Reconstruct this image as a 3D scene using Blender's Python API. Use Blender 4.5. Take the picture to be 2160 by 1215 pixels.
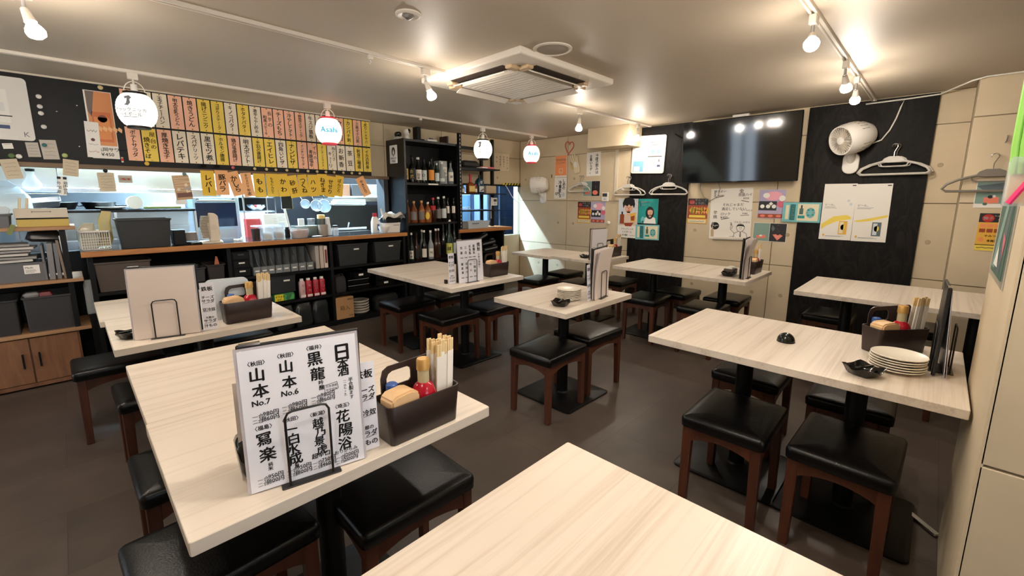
import bpy, bmesh, math, random
from mathutils import Vector, Matrix
random.seed(7)
S = bpy.context.scene
for o in list(bpy.data.objects):
    bpy.data.objects.remove(o)
COL = S.collection
PI = math.pi
def R(d): return math.radians(d)

# ---------------------------------------------------------------- camera, world, exposure, large lights
cam_d = bpy.data.cameras.new('camera')
cam = bpy.data.objects.new('camera', cam_d)
COL.objects.link(cam)
yaw, pitch, roll = 0.774858, 0.171046, 0.002987
fw = Vector((math.cos(pitch)*math.cos(yaw), math.cos(pitch)*math.sin(yaw), -math.sin(pitch)))
rt0 = Vector((math.sin(yaw), -math.cos(yaw), 0))
up0 = rt0.cross(fw)
rt = rt0*math.cos(roll)+up0*math.sin(roll)
up = up0*math.cos(roll)-rt0*math.sin(roll)
M = Matrix(((rt.x, up.x, -fw.x, 0), (rt.y, up.y, -fw.y, 0), (rt.z, up.z, -fw.z, 1.35), (0, 0, 0, 1)))
cam.matrix_world = M
cam_d.sensor_width = 36
cam_d.lens = 914.345/2160*36
cam_d.shift_y = -(607.5-575.98)/2160
cam_d.clip_start = 0.02
S.camera = cam
W = bpy.data.worlds.new('world'); S.world = W; W.use_nodes = True
W.node_tree.nodes['Background'].inputs[0].default_value = (0.72, 0.85, 1.0, 1)
W.node_tree.nodes['Background'].inputs[1].default_value = 2.4
S.view_settings.view_transform = 'Standard'
S.view_settings.look = 'None'
S.view_settings.exposure = 1.68
S.view_settings.gamma = 1.0
S.view_settings.use_curve_mapping = False
BULB = 165.0      # radiance of the spot bulbs
LANT = 0.5        # radiance of the lantern paper
LDISC = 230.0     # radiance of the fill disc added under each lantern
TUBE = 360.0      # radiance of the kitchen tubes
WARM = (1.0, 0.89, 0.765)
COOL = (0.53, 0.78, 1.0)

# ---------------------------------------------------------------- materials
def lin(c):
    return tuple(((v/255)/12.92 if v/255 <= 0.04045 else ((v/255+0.055)/1.055)**2.4) for v in c)
MATS = {}
def mat(name, rgb, rough=0.5, metal=0.0, bump=0.0, bscale=60.0, var=0.0, vscale=8.0, emit=None, estr=0.0, alpha=1.0, trans=0.0, spec=0.5, coat=0.0):
    if name in MATS: return MATS[name]
    m = bpy.data.materials.new(name); m.use_nodes = True
    nt = m.node_tree; b = nt.nodes['Principled BSDF']
    c = lin(rgb)
    b.inputs['Base Color'].default_value = (*c, 1)
    b.inputs['Roughness'].default_value = rough
    b.inputs['Metallic'].default_value = metal
    b.inputs['Specular IOR Level'].default_value = spec
    if coat: b.inputs['Coat Weight'].default_value = coat
    if trans: b.inputs['Transmission Weight'].default_value = trans; b.inputs['IOR'].default_value = 1.2
    if alpha < 1: b.inputs['Alpha'].default_value = alpha
    if emit is not None:
        b.inputs['Emission Color'].default_value = (*emit, 1); b.inputs['Emission Strength'].default_value = estr
    tc = None
    if bump or var:
        tc = nt.nodes.new('ShaderNodeTexCoord')
    if var:
        n = nt.nodes.new('ShaderNodeTexNoise'); n.inputs['Scale'].default_value = vscale; n.inputs['Detail'].default_value = 6
        nt.links.new(tc.outputs['Object'], n.inputs['Vector'])
        r = nt.nodes.new('ShaderNodeMapRange'); r.inputs[1].default_value = .3; r.inputs[2].default_value = .7
        r.inputs[3].default_value = 1-var; r.inputs[4].default_value = 1+var
        nt.links.new(n.outputs['Fac'], r.inputs[0])
        mx = nt.nodes.new('ShaderNodeVectorMath'); mx.operation = 'SCALE'; mx.inputs[0].default_value = c
        nt.links.new(r.outputs[0], mx.inputs['Scale']); nt.links.new(mx.outputs[0], b.inputs['Base Color'])
    if bump:
        n2 = nt.nodes.new('ShaderNodeTexNoise'); n2.inputs['Scale'].default_value = bscale; n2.inputs['Detail'].default_value = 4
        nt.links.new(tc.outputs['Object'], n2.inputs['Vector'])
        bp = nt.nodes.new('ShaderNodeBump'); bp.inputs['Strength'].default_value = bump; bp.inputs['Distance'].default_value = .01
        nt.links.new(n2.outputs['Fac'], bp.inputs['Height']); nt.links.new(bp.outputs[0], b.inputs['Normal'])
    MATS[name] = m
    return m

def wood(name, dark, light, stretch=(1.2, 22, 22), rough=0.4, rings=0.0, bump=0.05, detail=7, lo=.35, hi=.65):
    m = bpy.data.materials.new(name); m.use_nodes = True
    nt = m.node_tree; b = nt.nodes['Principled BSDF']; L = nt.links.new
    tc = nt.nodes.new('ShaderNodeTexCoord'); mp = nt.nodes.new('ShaderNodeMapping')
    mp.inputs['Scale'].default_value = stretch
    oi = nt.nodes.new('ShaderNodeObjectInfo'); ad = nt.nodes.new('ShaderNodeVectorMath'); ad.operation = 'ADD'
    sc = nt.nodes.new('ShaderNodeVectorMath'); sc.operation = 'SCALE'; sc.inputs[0].default_value = (7, 9, 5)
    L(oi.outputs['Random'], sc.inputs['Scale']); L(tc.outputs['Object'], ad.inputs[0]); L(sc.outputs[0], ad.inputs[1])
    L(ad.outputs[0], mp.inputs['Vector'])
    n = nt.nodes.new('ShaderNodeTexNoise'); n.inputs['Scale'].default_value = 1.0; n.inputs['Detail'].default_value = detail
    n.inputs['Roughness'].default_value = .65; n.inputs['Distortion'].default_value = 0.6+rings
    L(mp.outputs[0], n.inputs['Vector'])
    n2 = nt.nodes.new('ShaderNodeTexNoise'); n2.inputs['Scale'].default_value = .35; n2.inputs['Detail'].default_value = 3
    L(mp.outputs[0], n2.inputs['Vector'])
    mxx = nt.nodes.new('ShaderNodeMath'); mxx.operation = 'ADD'; L(n.outputs['Fac'], mxx.inputs[0]); L(n2.outputs['Fac'], mxx.inputs[1])
    hf = nt.nodes.new('ShaderNodeMath'); hf.operation = 'MULTIPLY'; hf.inputs[1].default_value = .5; L(mxx.outputs[0], hf.inputs[0])
    cr = nt.nodes.new('ShaderNodeValToRGB'); e = cr.color_ramp.elements
    e[0].position = lo; e[0].color = (*lin(dark), 1); e[1].position = hi; e[1].color = (*lin(light), 1)
    L(hf.outputs[0], cr.inputs[0]); L(cr.outputs[0], b.inputs['Base Color'])
    b.inputs['Roughness'].default_value = rough
    bp = nt.nodes.new('ShaderNodeBump'); bp.inputs['Strength'].default_value = bump; bp.inputs['Distance'].default_value = .004
    L(hf.outputs[0], bp.inputs['Height']); L(bp.outputs[0], b.inputs['Normal'])
    MATS[name] = m
    return m

M_TABLE = wood('ash_laminate', (200, 184, 166), (225, 213, 198), (1.4, 60, 60), .32, .5, .03, 8, lo=.34, hi=.52)
M_EDGE = wood('laminate_edge', (196, 178, 156), (216, 202, 182), (2.2, 20, 26), .45)
M_STOOL = wood('reddish_stool_wood', (58, 30, 19), (92, 50, 31), (30, 30, 3), .38)
M_LEATHER = mat('black_vinyl', (8, 8, 9), .30, spec=.32, bump=.12, bscale=220)
M_BLACK = mat('black_metal', (11, 11, 12), .42, spec=.3)
M_BLACKG = mat('black_gloss', (10, 10, 11), .12)
M_BLACKP = mat('black_board', (10, 10, 11), .5, spec=.28)
M_PLY = wood('black_plywood', (4, 3, 3), (32, 27, 23), (1, 6, 2.2), .65, 4.5, .3, 3, .46, .63)
M_PLY.node_tree.nodes['Principled BSDF'].inputs['Specular IOR Level'].default_value = .25
M_CONC = mat('concrete', (208, 191, 161), .75, bump=.05, bscale=35, var=.07, vscale=3)
M_CONCJ = mat('concrete_joint', (150, 136, 112), .85)
M_CEIL = mat('ceiling_paper', (190, 177, 158), .55, bump=.05, bscale=160, spec=.35)
M_WHITE = mat('white_plastic', (232, 228, 220), .4)
M_OFFW = mat('cream_trim', (214, 203, 182), .5)
M_COUNTER = wood('counter_edge_wood', (150, 92, 44), (196, 134, 74), (2, 20, 20), .45)
M_PALEWOOD = wood('pale_board_wood', (150, 110, 76), (186, 146, 106), (2, 18, 18), .5)
M_STEEL = mat('stainless_steel', (190, 192, 196), .32, 1.0)
M_CHROME = mat('chrome', (215, 215, 218), .12, 1.0)
M_DGREY = mat('dark_grey_plastic', (58, 58, 60), .5)
M_MGREY = mat('mid_grey_plastic', (105, 108, 112), .5)
M_BROWN = mat('dark_brown_plastic', (46, 33, 29), .38)
M_PAPER = mat('white_paper', (238, 234, 226), .7)
M_INK = mat('black_ink', (16, 14, 14), .7)
M_LAM = mat('laminate_film_paper', (236, 236, 244), .28)
M_GOLD = mat('gold_cap', (196, 152, 84), .4, .3)
M_RED = mat('red_glass', (168, 22, 42), .18)
M_CLEAR = mat('clear_plastic', (225, 232, 236), .12, alpha=.35)
M_GLASS = mat('glass', (240, 246, 250), .04, alpha=.18)

def floor_mat():
    m = bpy.data.materials.new('vinyl_floor'); m.use_nodes = True
    nt = m.node_tree; b = nt.nodes['Principled BSDF']; L = nt.links.new
    tc = nt.nodes.new('ShaderNodeTexCoord')
    br = nt.nodes.new('ShaderNodeTexBrick'); br.inputs['Scale'].default_value = 1.0
    br.inputs['Brick Width'].default_value = .9; br.inputs['Row Height'].default_value = .45; br.inputs['Mortar Size'].default_value = .0015
    br.inputs['Color1'].default_value = (*lin((74, 64, 57)), 1); br.inputs['Color2'].default_value = (*lin((85, 74, 66)), 1)
    br.inputs['Mortar'].default_value = (*lin((60, 52, 47)), 1)
    L(tc.outputs['Object'], br.inputs['Vector'])
    n = nt.nodes.new('ShaderNodeTexNoise'); n.inputs['Scale'].default_value = 5; n.inputs['Detail'].default_value = 8
    L(tc.outputs['Object'], n.inputs['Vector'])
    mr = nt.nodes.new('ShaderNodeMapRange'); mr.inputs[1].default_value = .3; mr.inputs[2].default_value = .7; mr.inputs[3].default_value = .84; mr.inputs[4].default_value = 1.16
    L(n.outputs['Fac'], mr.inputs[0])
    mx = nt.nodes.new('ShaderNodeVectorMath'); mx.operation = 'SCALE'
    L(br.outputs['Color'], mx.inputs[0]); L(mr.outputs[0], mx.inputs['Scale']); L(mx.outputs[0], b.inputs['Base Color'])
    b.inputs['Roughness'].default_value = .42
    bp = nt.nodes.new('ShaderNodeBump'); bp.inputs['Strength'].default_value = .08; bp.inputs['Distance'].default_value = .003
    L(n.outputs['Fac'], bp.inputs['Height']); L(bp.outputs[0], b.inputs['Normal'])
    return m
M_FLOOR = floor_mat()

# ---------------------------------------------------------------- mesh builder
def rrect(hx, hy, r, n=4):
    r = max(min(r, hx-1e-4, hy-1e-4), 1e-4); p = []
    for cx, cy, a0 in ((hx-r, hy-r, 0), (-hx+r, hy-r, 90), (-hx+r, -hy+r, 180), (hx-r, -hy+r, 270)):
        for k in range(n+1):
            a = R(a0+90*k/n); p.append((cx+r*math.cos(a), cy+r*math.sin(a)))
    return p

class MB:
    def __init__(s): s.v = []; s.f = []; s.m = []
    def add(s, vs, fs, m=0):
        o = len(s.v); s.v += [tuple(v) for v in vs]
        s.f += [tuple(i+o for i in f) for f in fs]; s.m += [m]*len(fs); return s
    def box(s, x0, x1, y0, y1, z0, z1, m=0):
        x0, x1 = sorted((x0, x1)); y0, y1 = sorted((y0, y1)); z0, z1 = sorted((z0, z1))
        return s.add([(x0,y0,z0),(x1,y0,z0),(x1,y1,z0),(x0,y1,z0),(x0,y0,z1),(x1,y0,z1),(x1,y1,z1),(x0,y1,z1)],
                     [(3,2,1,0),(4,5,6,7),(0,1,5,4),(1,2,6,5),(2,3,7,6),(3,0,4,7)], m)
    def rings(s, rs, m=0, cap0=True, cap1=True):
        n = len(rs[0]); vs = [p for r in rs for p in r]; fs = []
        for k in range(len(rs)-1):
            for i in range(n):
                j = (i+1) % n; fs.append((k*n+i, k*n+j, (k+1)*n+j, (k+1)*n+i))
        if cap0: fs.append(tuple(reversed(range(n))))
        if cap1: fs.append(tuple((len(rs)-1)*n+i for i in range(n)))
        return s.add(vs, fs, m)
    def rloft(s, cx, cy, hx, hy, r, prof, m=0, n=4):
        return s.rings([[(cx+x, cy+y, z) for x, y in rrect(hx-i, hy-i, max(r-i, .001), n)] for i, z in prof], m)
    def lathe(s, prof, c=(0, 0), n=20, m=0, z0=0):
        return s.rings([[(c[0]+max(r, 1e-5)*math.cos(2*PI*k/n), c[1]+max(r, 1e-5)*math.sin(2*PI*k/n), z0+z) for k in range(n)] for r, z in prof], m)
    def cyl(s, p0, p1, r0, r1=None, n=14, m=0):
        r1 = r0 if r1 is None else r1
        p0 = Vector(p0); p1 = Vector(p1); d = (p1-p0).normalized()
        a = d.orthogonal().normalized(); b = d.cross(a)
        return s.rings([[tuple(p+(a*math.cos(2*PI*k/n)+b*math.sin(2*PI*k/n))*r) for k in range(n)] for p, r in ((p0, r0), (p1, r1))], m)
    def tube(s, pts, r, n=8, closed=False, m=0):
        P = [Vector(p) for p in pts]; rs = []; N = len(P); a = None
        for i in range(N):
            if closed: t = (P[(i+1) % N]-P[i-1]).normalized()
            else: t = (P[min(i+1, N-1)]-P[max(i-1, 0)]).normalized()
            if a is None: a = t.orthogonal().normalized()
            else:
                a = (a-t*a.dot(t)); a = a.normalized() if a.length > 1e-6 else t.orthogonal().normalized()
            b = t.cross(a); rr = r[i] if isinstance(r, (list, tuple)) else r
            rs.append([tuple(P[i]+(a*math.cos(2*PI*k/n)+b*math.sin(2*PI*k/n))*rr) for k in range(n)])
        if closed: rs.append(rs[0])
        return s.rings(rs, m, not closed, not closed)
    def prism(s, pts, axis, a0, a1, m=0):
        def P(p, a): return (a, p[0], p[1]) if axis == 'x' else (p[0], a, p[1]) if axis == 'y' else (p[0], p[1], a)
        return s.rings([[P(p, a0) for p in pts], [P(p, a1) for p in pts]], m)
    def ball(s, c, rx, ry=None, rz=None, n=14, k=8, m=0, lo=-90, hi=90):
        ry = rx if ry is None else ry; rz = rx if rz is None else rz
        rs = []
        for i in range(k+1):
            t = R(lo+(hi-lo)*i/k); w = max(math.cos(t), .002)
            rs.append([(c[0]+rx*w*math.cos(2*PI*j/n), c[1]+ry*w*math.sin(2*PI*j/n), c[2]+rz*math.sin(t)) for j in range(n)])
        return s.rings(rs, m)
    def xf(s, mtx, start=0):
        s.v[start:] = [tuple(mtx @ Vector(v)) for v in s.v[start:]]; return s
    def mesh(s, name, mats, bevel=0, seg=1, smooth=35):
        me = bpy.data.meshes.new(name); me.from_pydata(s.v, [], s.f)
        mats = mats if isinstance(mats, (list, tuple)) else [mats]
        for q in mats: me.materials.append(q)
        for p, i in zip(me.polygons, s.m): p.material_index = i
        bm = bmesh.new(); bm.from_mesh(me)
        bmesh.ops.recalc_face_normals(bm, faces=bm.faces)
        if bevel:
            es = [e for e in bm.edges if len(e.link_faces) == 2 and e.calc_face_angle(0) > .6]
            bmesh.ops.bevel(bm, geom=es, offset=bevel, segments=seg, affect='EDGES', clamp_overlap=True)
        bm.to_mesh(me); bm.free()
        for p in me.polygons: p.use_smooth = True
        me.set_sharp_from_angle(angle=R(smooth))
        me.update(); return me
    def build(s, name, mats, parent=None, loc=None, rot=(0, 0, 0), bevel=0, seg=1, smooth=35, **props):
        if parent is None and loc is None:      # origin to the base centre
            xs, ys, zs = zip(*s.v)
            loc = ((min(xs)+max(xs))/2, (min(ys)+max(ys))/2, min(zs))
            s.xf(Matrix.Translation(-Vector(loc)))
        o = bpy.data.objects.new(name, s.mesh(name, mats, bevel, seg, smooth)); COL.objects.link(o)
        if loc is not None: o.location = loc
        o.rotation_euler = rot if isinstance(rot, (tuple, list)) else (0, 0, rot)
        if parent is not None: o.parent = parent
        for k, v in props.items():
            if v is not None: o[k] = v
        return o

def thing(name, label, cat, loc=(0, 0, 0), rot=0, group=None):
    o = bpy.data.objects.new(name, None); COL.objects.link(o); o.empty_display_size = .05
    o.location = loc; o.rotation_euler = rot if isinstance(rot, (tuple, list)) else (0, 0, rot)
    o['label'] = label; o['category'] = cat
    if group: o['group'] = group
    return o
def tag(o, label, cat, group=None):
    o['label'] = label; o['category'] = cat
    if group: o['group'] = group
    return o
def dup(root, loc, rot=None, label=None, group=None):
    def cp(o, par):
        c = o.copy(); COL.objects.link(c)
        if par is not None: c.parent = par
        for ch in o.children: cp(ch, c)
        return c
    kids = list(root.children)
    r = root.copy(); COL.objects.link(r)
    for k in kids: cp(k, r)
    r.location = loc
    if rot is not None: r.rotation_euler = rot if isinstance(rot, (tuple, list)) else (0, 0, rot)
    if label: r['label'] = label
    if group: r['group'] = group
    return r

# ---------------------------------------------------------------- writing and flat print (real lettering geometry)
GL = {}
def glyph(ch, bold=0):
    bold = 0; k = (ch, bold)
    if k in GL: return GL[k]
    c = bpy.data.curves.new('glyph', 'FONT'); c.body = ch; c.resolution_u = 2; c.offset = bold
    o = bpy.data.objects.new('glyph', c); COL.objects.link(o)
    me = bpy.data.meshes.new_from_object(o.evaluated_get(bpy.context.evaluated_depsgraph_get()))
    v = [(q.co.x, q.co.y) for q in me.vertices]; f = [tuple(p.vertices) for p in me.polygons]
    bpy.data.objects.remove(o); bpy.data.curves.remove(c); bpy.data.meshes.remove(me)
    GL[k] = (v, f); return GL[k]
class Ink:
    """flat print on a sheet: local u to the right, v up, lifted off the sheet by a hair"""
    def __init__(s, y=-.0012): s.v = []; s.f = []; s.m = []; s.y = y; s.lay = 0
    def up(s, k=1): s.lay += k; return s
    def _p(s, pts, fs, m):
        o = len(s.v); y = s.y-s.lay*.00035
        s.v += [(p[0], y, p[1]) for p in pts]; s.f += [tuple(i+o for i in f) for f in fs]; s.m += [m]*len(fs); return s
    def poly(s, pts, m=0): return s._p(pts, [tuple(range(len(pts)))], m)
    def rect(s, x0, x1, z0, z1, m=0): return s.poly([(x0, z0), (x1, z0), (x1, z1), (x0, z1)], m)
    def disc(s, cx, cz, rx, rz=None, m=0, n=18): 
        rz = rx if rz is None else rz
        return s.poly([(cx+rx*math.cos(2*PI*k/n), cz+rz*math.sin(2*PI*k/n)) for k in range(n)], m)
    def line(s, pts, w, m=0):
        for a, b in zip(pts, pts[1:]):
            d = Vector((b[0]-a[0], b[1]-a[1])); 
            if d.length < 1e-6: continue
            d.normalize(); nx, nz = -d.y*w/2, d.x*w/2
            s.poly([(a[0]-nx, a[1]-nz), (b[0]-nx, b[1]-nz), (b[0]+nx, b[1]+nz), (a[0]+nx, a[1]+nz)], m)
        return s
    def ch(s, c, cx, cz, size, rot=0, bold=.02, sx=1, m=0, adv=False):
        v, f = glyph(c)
        if not v: return s
        v0, f0 = v, f
        if bold > .012:         # brush weight: the stroke laid down again a hair to each side
            bb = min(bold, .05)*.62; n0 = len(v0); v = []; f = []
            for q, (dx, dy) in enumerate(((-bb, -bb*.4), (bb, bb*.4), (-bb*.3, bb)) if bold > .025 else ((-bb*.7, 0), (bb*.7, .2*bb))):
                v = v+[(x+dx, y+dy) for x, y in v0]; f = f+[tuple(i+q*n0 for i in g) for g in f0]
        if ord(c) > 0x2000: ox, oz = .5, .38
        else:
            xs = [p[0] for p in v]; ox, oz = (min(xs)+max(xs))/2, .35
        r = R(rot); cr, sr = math.cos(r), math.sin(r); P = []
        for x, y in v:
            a, b = (x-ox)*size*sx, (y-oz)*size
            P.append((cx+a*cr-b*sr, cz+a*sr+b*cr))
        return s._p(P, f, m)
    def vtext(s, t, cx, z1, z0, size=None, bold=.03, m=0, jit=5, sx=1):
        w = [.72 if c in 'ゃゅょャュョッっァィェぃぁ' else .8 if c in 'ーのしくつト' else 1 for c in t]
        pitch = (z1-z0)/sum(w); size = min(size or 9, pitch*1.06) if size else pitch*1.02; z = z1
        for c, k in zip(t, w):
            q = pitch*k; zc = z-q/2; z -= q
            sm = .72 if k == .72 else 1
            rot = -90 if c in 'ー〜（）' else random.uniform(-jit, jit)
            s.ch(c, cx+random.uniform(-.04, .04)*size, zc, size*sm*random.uniform(.94, 1.06), rot, bold, sx*random.uniform(.93, 1.05), m)
        return s
    def htext(s, t, x0, cz, size, bold=.02, m=0, jit=0, align='l'):
        ws = []
        for c in t:
            if c == ' ': ws.append(.3*size); continue
            if ord(c) > 0x2000: ws.append(size)
            else:
                v, f = glyph(c, bold); xs = [p[0] for p in v]; ws.append((max(xs)-min(xs)+.09)*size)
        T = sum(ws); x = x0 if align == 'l' else x0-T/2 if align == 'c' else x0-T
        for c, w in zip(t, ws):
            if c != ' ': s.ch(c, x+w/2, cz, size, random.uniform(-jit, jit), bold, 1, m)
            x += w
        return s
    def scribble(s, x0, x1, cz, h, w, n=8, m=0):
        pts = [(x0+(x1-x0)*k/n+random.uniform(-.3, .3)*(x1-x0)/n, cz+random.uniform(-.5, .5)*h) for k in range(n+1)]
        return s.line(pts, w, m)
    def build(s, name, mats, parent, label=None):
        me = bpy.data.meshes.new(name); me.from_pydata(s.v, [], s.f)
        for q in (mats if isinstance(mats, (list, tuple)) else [mats]): me.materials.append(q)
        for p, i in zip(me.polygons, s.m): p.material_index = i
        o = bpy.data.objects.new(name, me); COL.objects.link(o); o.parent = parent
        if label: o['label'] = label
        return o
M_ = mat
def ink_mat(rgb): return mat('print_%d_%d_%d' % rgb, rgb, .6)

def sheet(name, label, cat, side, plane, tl, br, m, tilt=0, group=None, t=.0016, r=0, lean=0):
    """flat sheet on the kitchen wall (side 'y', facing -Y) or the back wall (side 'x', facing -X); tl/br are (along, z)"""
    w = abs(br[0]-tl[0]); h = abs(tl[1]-br[1]); ca = (tl[0]+br[0])/2; cz = (tl[1]+br[1])/2
    b = MB()
    if r: b.rings([[(x, y, z) for x, z in rrect(w/2, h/2, r)] for y in (0, -t)])
    else: b.box(-w/2, w/2, -t, 0, -h/2, h/2)
    loc = (ca, plane, cz) if side == 'y' else (plane, ca, cz)
    o = b.build(name, m, None, loc, (R(lean), R(tilt), 0 if side == 'y' else -PI/2))
    tag(o, label, cat, group); o['_w'] = w; o['_h'] = h
    return o

# ================================================================ THE SETTING
KY, BX, CZ = 4.92, 5.20, 2.235          # kitchen wall plane, back wall plane, ceiling height
def struct(b, name, m, label=None, bevel=0):
    o = b.build(name, m, bevel=bevel); o['kind'] = 'structure'
    if label: o['label'] = label
    return o
struct(MB().box(-2.2, 6.4, -3.2, 7.4, -.1, 0), 'floor', M_FLOOR)
struct(MB().box(-2.2, 5.4, -3.2, KY+.12, CZ, 2.52), 'ceiling', M_CEIL)
struct(MB().box(-2.2, 6.4, KY+.12, 7.4, 2.42, 2.52), 'ceiling', mat('kitchen_ceiling', (200, 204, 208), .6))
M_KWALL = mat('kitchen_white_wall', (206, 214, 220), .35)
struct(MB().box(-2.2, 6.4, 7.3, 7.4, 0, 2.42), 'wall_kitchen_back', M_KWALL)
struct(MB().box(-2.3, -2.2, -3.2, 3.45, 0, 2.5).box(-2.3, -2.2, 4.15, 7.4, 0, 2.5).box(-2.3, -2.2, 3.45, 4.15, 2.10, 2.5), 'wall_near', M_CONC)
def glazed(name, x0, x1, y0, y1, z0, z1, ax):
    o = MB().box(x0, x1, y0, y1, z0, z1).build(name, M_GLASS); o['kind'] = 'structure'
    f = MB(); e = .05; h0 = (-(x1-x0)/2, (x1-x0)/2) if ax == 'y' else (-(y1-y0)/2, (y1-y0)/2)
    for a0, a1, c0, c1 in ((h0[0]-e, h0[0]+e, 0, z1-z0), (h0[1]-e, h0[1]+e, 0, z1-z0), (h0[0], h0[1], 0, e), (h0[0], h0[1], z1-z0-e, z1-z0), (-e/2, e/2, 0, z1-z0)):
        if ax == 'y': f.box(a0, a1, -.03, .03, c0, c1)
        else: f.box(-.03, .03, a0, a1, c0, c1)
    f.build('frame', M_BLACK, o, loc=(0, 0, 0))
    return o
glazed('door_1', -2.256, -2.25, 3.45, 4.15, .02, 2.10, 'x')
glazed('window_1', -.5, 1.45, -3.256, -3.25, .75, 2.12, 'y')
struct(MB().box(5.28, 6.4, KY+.10, KY+.22, 0, 2.52), 'wall_leak_stop', M_KWALL)  # unseen wall piece added to stop sky light leaking in
struct(MB().box(6.3, 6.4, KY+.2, 7.4, 0, 2.5), 'wall_kitchen_end', M_KWALL)
struct(MB().box(-2.3, -.5, -3.3, -3.2, 0, 2.5).box(1.45, 5.4, -3.3, -3.2, 0, 2.5).box(-.5, 1.45, -3.3, -3.2, 0, .75).box(-.5, 1.45, -3.3, -3.2, 2.12, 2.5), 'wall_right', M_CONC)

# back wall: slab, cast panels with sunken joints, tie plugs
wb = MB().box(BX+.012, BX+.2, -3.2, KY+.06, 0, CZ+.02).build('wall_back', M_CONCJ); wb['kind'] = 'structure'
def panels(parent, side, plane, cuts_a, cuts_z, g=.0035, t=.012, m=M_CONC, sgn=1, base=None):
    org = parent.location
    for a0, a1 in zip(cuts_a, cuts_a[1:]):
        for z0, z1 in zip(cuts_z, cuts_z[1:]):
            b = MB()
            A0, A1, Z0, Z1 = a0+g, a1-g, z0+g, z1-g
            if side == 'x': b.box(plane, plane+t*sgn, A0, A1, Z0, Z1)
            else: b.box(A0, A1, plane, plane+t*sgn, Z0, Z1)
            o = b.build('concrete_panel', m, bevel=.002)
            o.parent = parent; o.location = o.location-org
def plugs(parent, side, plane, spots, r=.019):
    org = parent.location; me = None
    for a, z in spots:
        if me is None:
            me = MB().cyl((0, 0, 0), (0, 0, .004), r, r*.9, 14).mesh('concrete_plug', mat('plug_mortar', (176, 160, 132), .85, bump=.1, bscale=80))
        o = bpy.data.objects.new('concrete_plug', me); COL.objects.link(o); o.parent = parent
        if side == 'x': o.location = Vector((plane, a, z))-org; o.rotation_euler = (0, -PI/2, 0)
        else: o.location = Vector((a, plane, z))-org; o.rotation_euler = (PI/2, 0, 0)
ZC = [0, .658, 1.315, 1.968, CZ]
panels(wb, 'x', BX, [-.10, 1.24, 3.965, KY-.002], ZC)
plugs(wb, 'x', BX, [(2.06, .985), (1.105, .985), (.05, 1.635), (.05, .985), (4.79, 1.64), (3.84, 1.63), (3.84, .985), (4.12, .99), (4.79, .985), (2.05, .34), (1.385, .34), (1.11, .34), (4.12, .34), (4.5, .34)])
# pilaster at the right of the back wall
pl = MB().box(4.812, BX+.01, -3.2, -.085, 0, CZ).build('wall_back_pilaster', M_CONCJ); pl['kind'] = 'structure'
panels(pl, 'x', 4.80, [-1.2, -.088], [0, .690, 1.322, 1.952, CZ])
# near pillar on the right (a stub of wall with two visible faces)
pr = MB().box(1.632, 2.288, -3.2, -.162, 0, CZ).build('wall_right_pillar', M_CONCJ); pr['kind'] = 'structure'
panels(pr, 'x', 1.62, [-1.6, -.152], [0, .655, 1.31, 1.968, CZ])
panels(pr, 'y', -.150, [1.62, 2.30], [0, CZ], g=.0, t=-.012)

# kitchen wall pieces around the openings
def wl(x0, x1, z0, z1, y0=KY, y1=KY+.12):
    o = MB().box(x0, x1, y0+.012, y1, z0, z1).build('wall_left', M_CONCJ); o['kind'] = 'structure'; return o
w1 = wl(-2.2, 2.80, 1.60, CZ); panels(w1, 'y', KY, [-2.2, 2.60, 2.80], [1.60, 1.968, CZ])
w2 = wl(2.80, 3.66, 0, CZ); panels(w2, 'y', KY, [2.80, 3.66], ZC)
w3 = wl(3.66, BX+.2, 1.555, CZ); panels(w3, 'y', KY, [3.66, BX], [1.555, 1.968, CZ])
plugs(w3, 'y', KY, [(4.70, 1.66)])
w4 = wl(3.66, BX+.2, 0, .765); panels(w4, 'y', KY, [3.66, 4.75, BX], [0, .765], m=mat('sill_wall', (196, 180, 152), .7, bump=.04, bscale=30, var=.05))
w5 = MB().box(-2.2, 2.80, KY+.02, KY+.12, 0, .92).build('wall_left', mat('counter_backing', (22, 21, 21), .7)); w5['kind'] = 'structure'
# dark jamb at the right end of the pass, trims above and below the menu board
struct(MB().box(2.745, 2.80, 4.87, 5.05, .95, 1.605), 'trim_1', M_DGREY, 'dark grey window jamb at the right end of the kitchen pass')
struct(MB().box(-2.2, 2.60, 4.852, KY, 2.222, CZ), 'trim_2', M_OFFW, 'cream strip between the menu board and the ceiling')
struct(MB().box(-2.2, 2.80, 4.835, KY, 1.568, 1.603), 'trim_3', wood('ledge_wood', (96, 74, 52), (128, 102, 74), (2, 20, 20), .5), 'brown wooden ledge under the black menu board', .003)
struct(MB().box(3.66, BX, 4.905, KY+.12, 1.535, 1.555), 'trim_4', M_BLACKP, 'dark edge under the lintel of the right kitchen opening')
# yellow and black hazard tape on the lintel edge: a thing with slanted stripes
tp = MB().box(4.80, 5.19, 4.900, 4.906, 1.552, 1.582).build('hazard_tape', mat('tape_yellow', (226, 206, 60), .5))
tag(tp, 'yellow and black striped tape over the dark window in the far corner', 'tape')
for k in range(6):
    x = -.17+.064*k
    b = MB(); b.prism([(x, -.0005), (x+.028, -.0005), (x+.05, .0305), (x+.022, .0305)], 'y', -.0042, -.003); b.build('stripe', M_INK, tp)
# black stained plywood boards on the back wall
def ply(n, y0, y1, x=BX-.02):
    o = MB().box(x, BX, y0, y1, .0, CZ-.012).build('trim_%d' % n, M_PLY); o['kind'] = 'structure'; return o
p5 = ply(5, 2.17, 2.93); p5['label'] = 'black stained plywood board between the television and the wall corner'
p6 = ply(6, .118, 1.028); p6['label'] = 'black stained plywood board behind the round wall fan'
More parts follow.
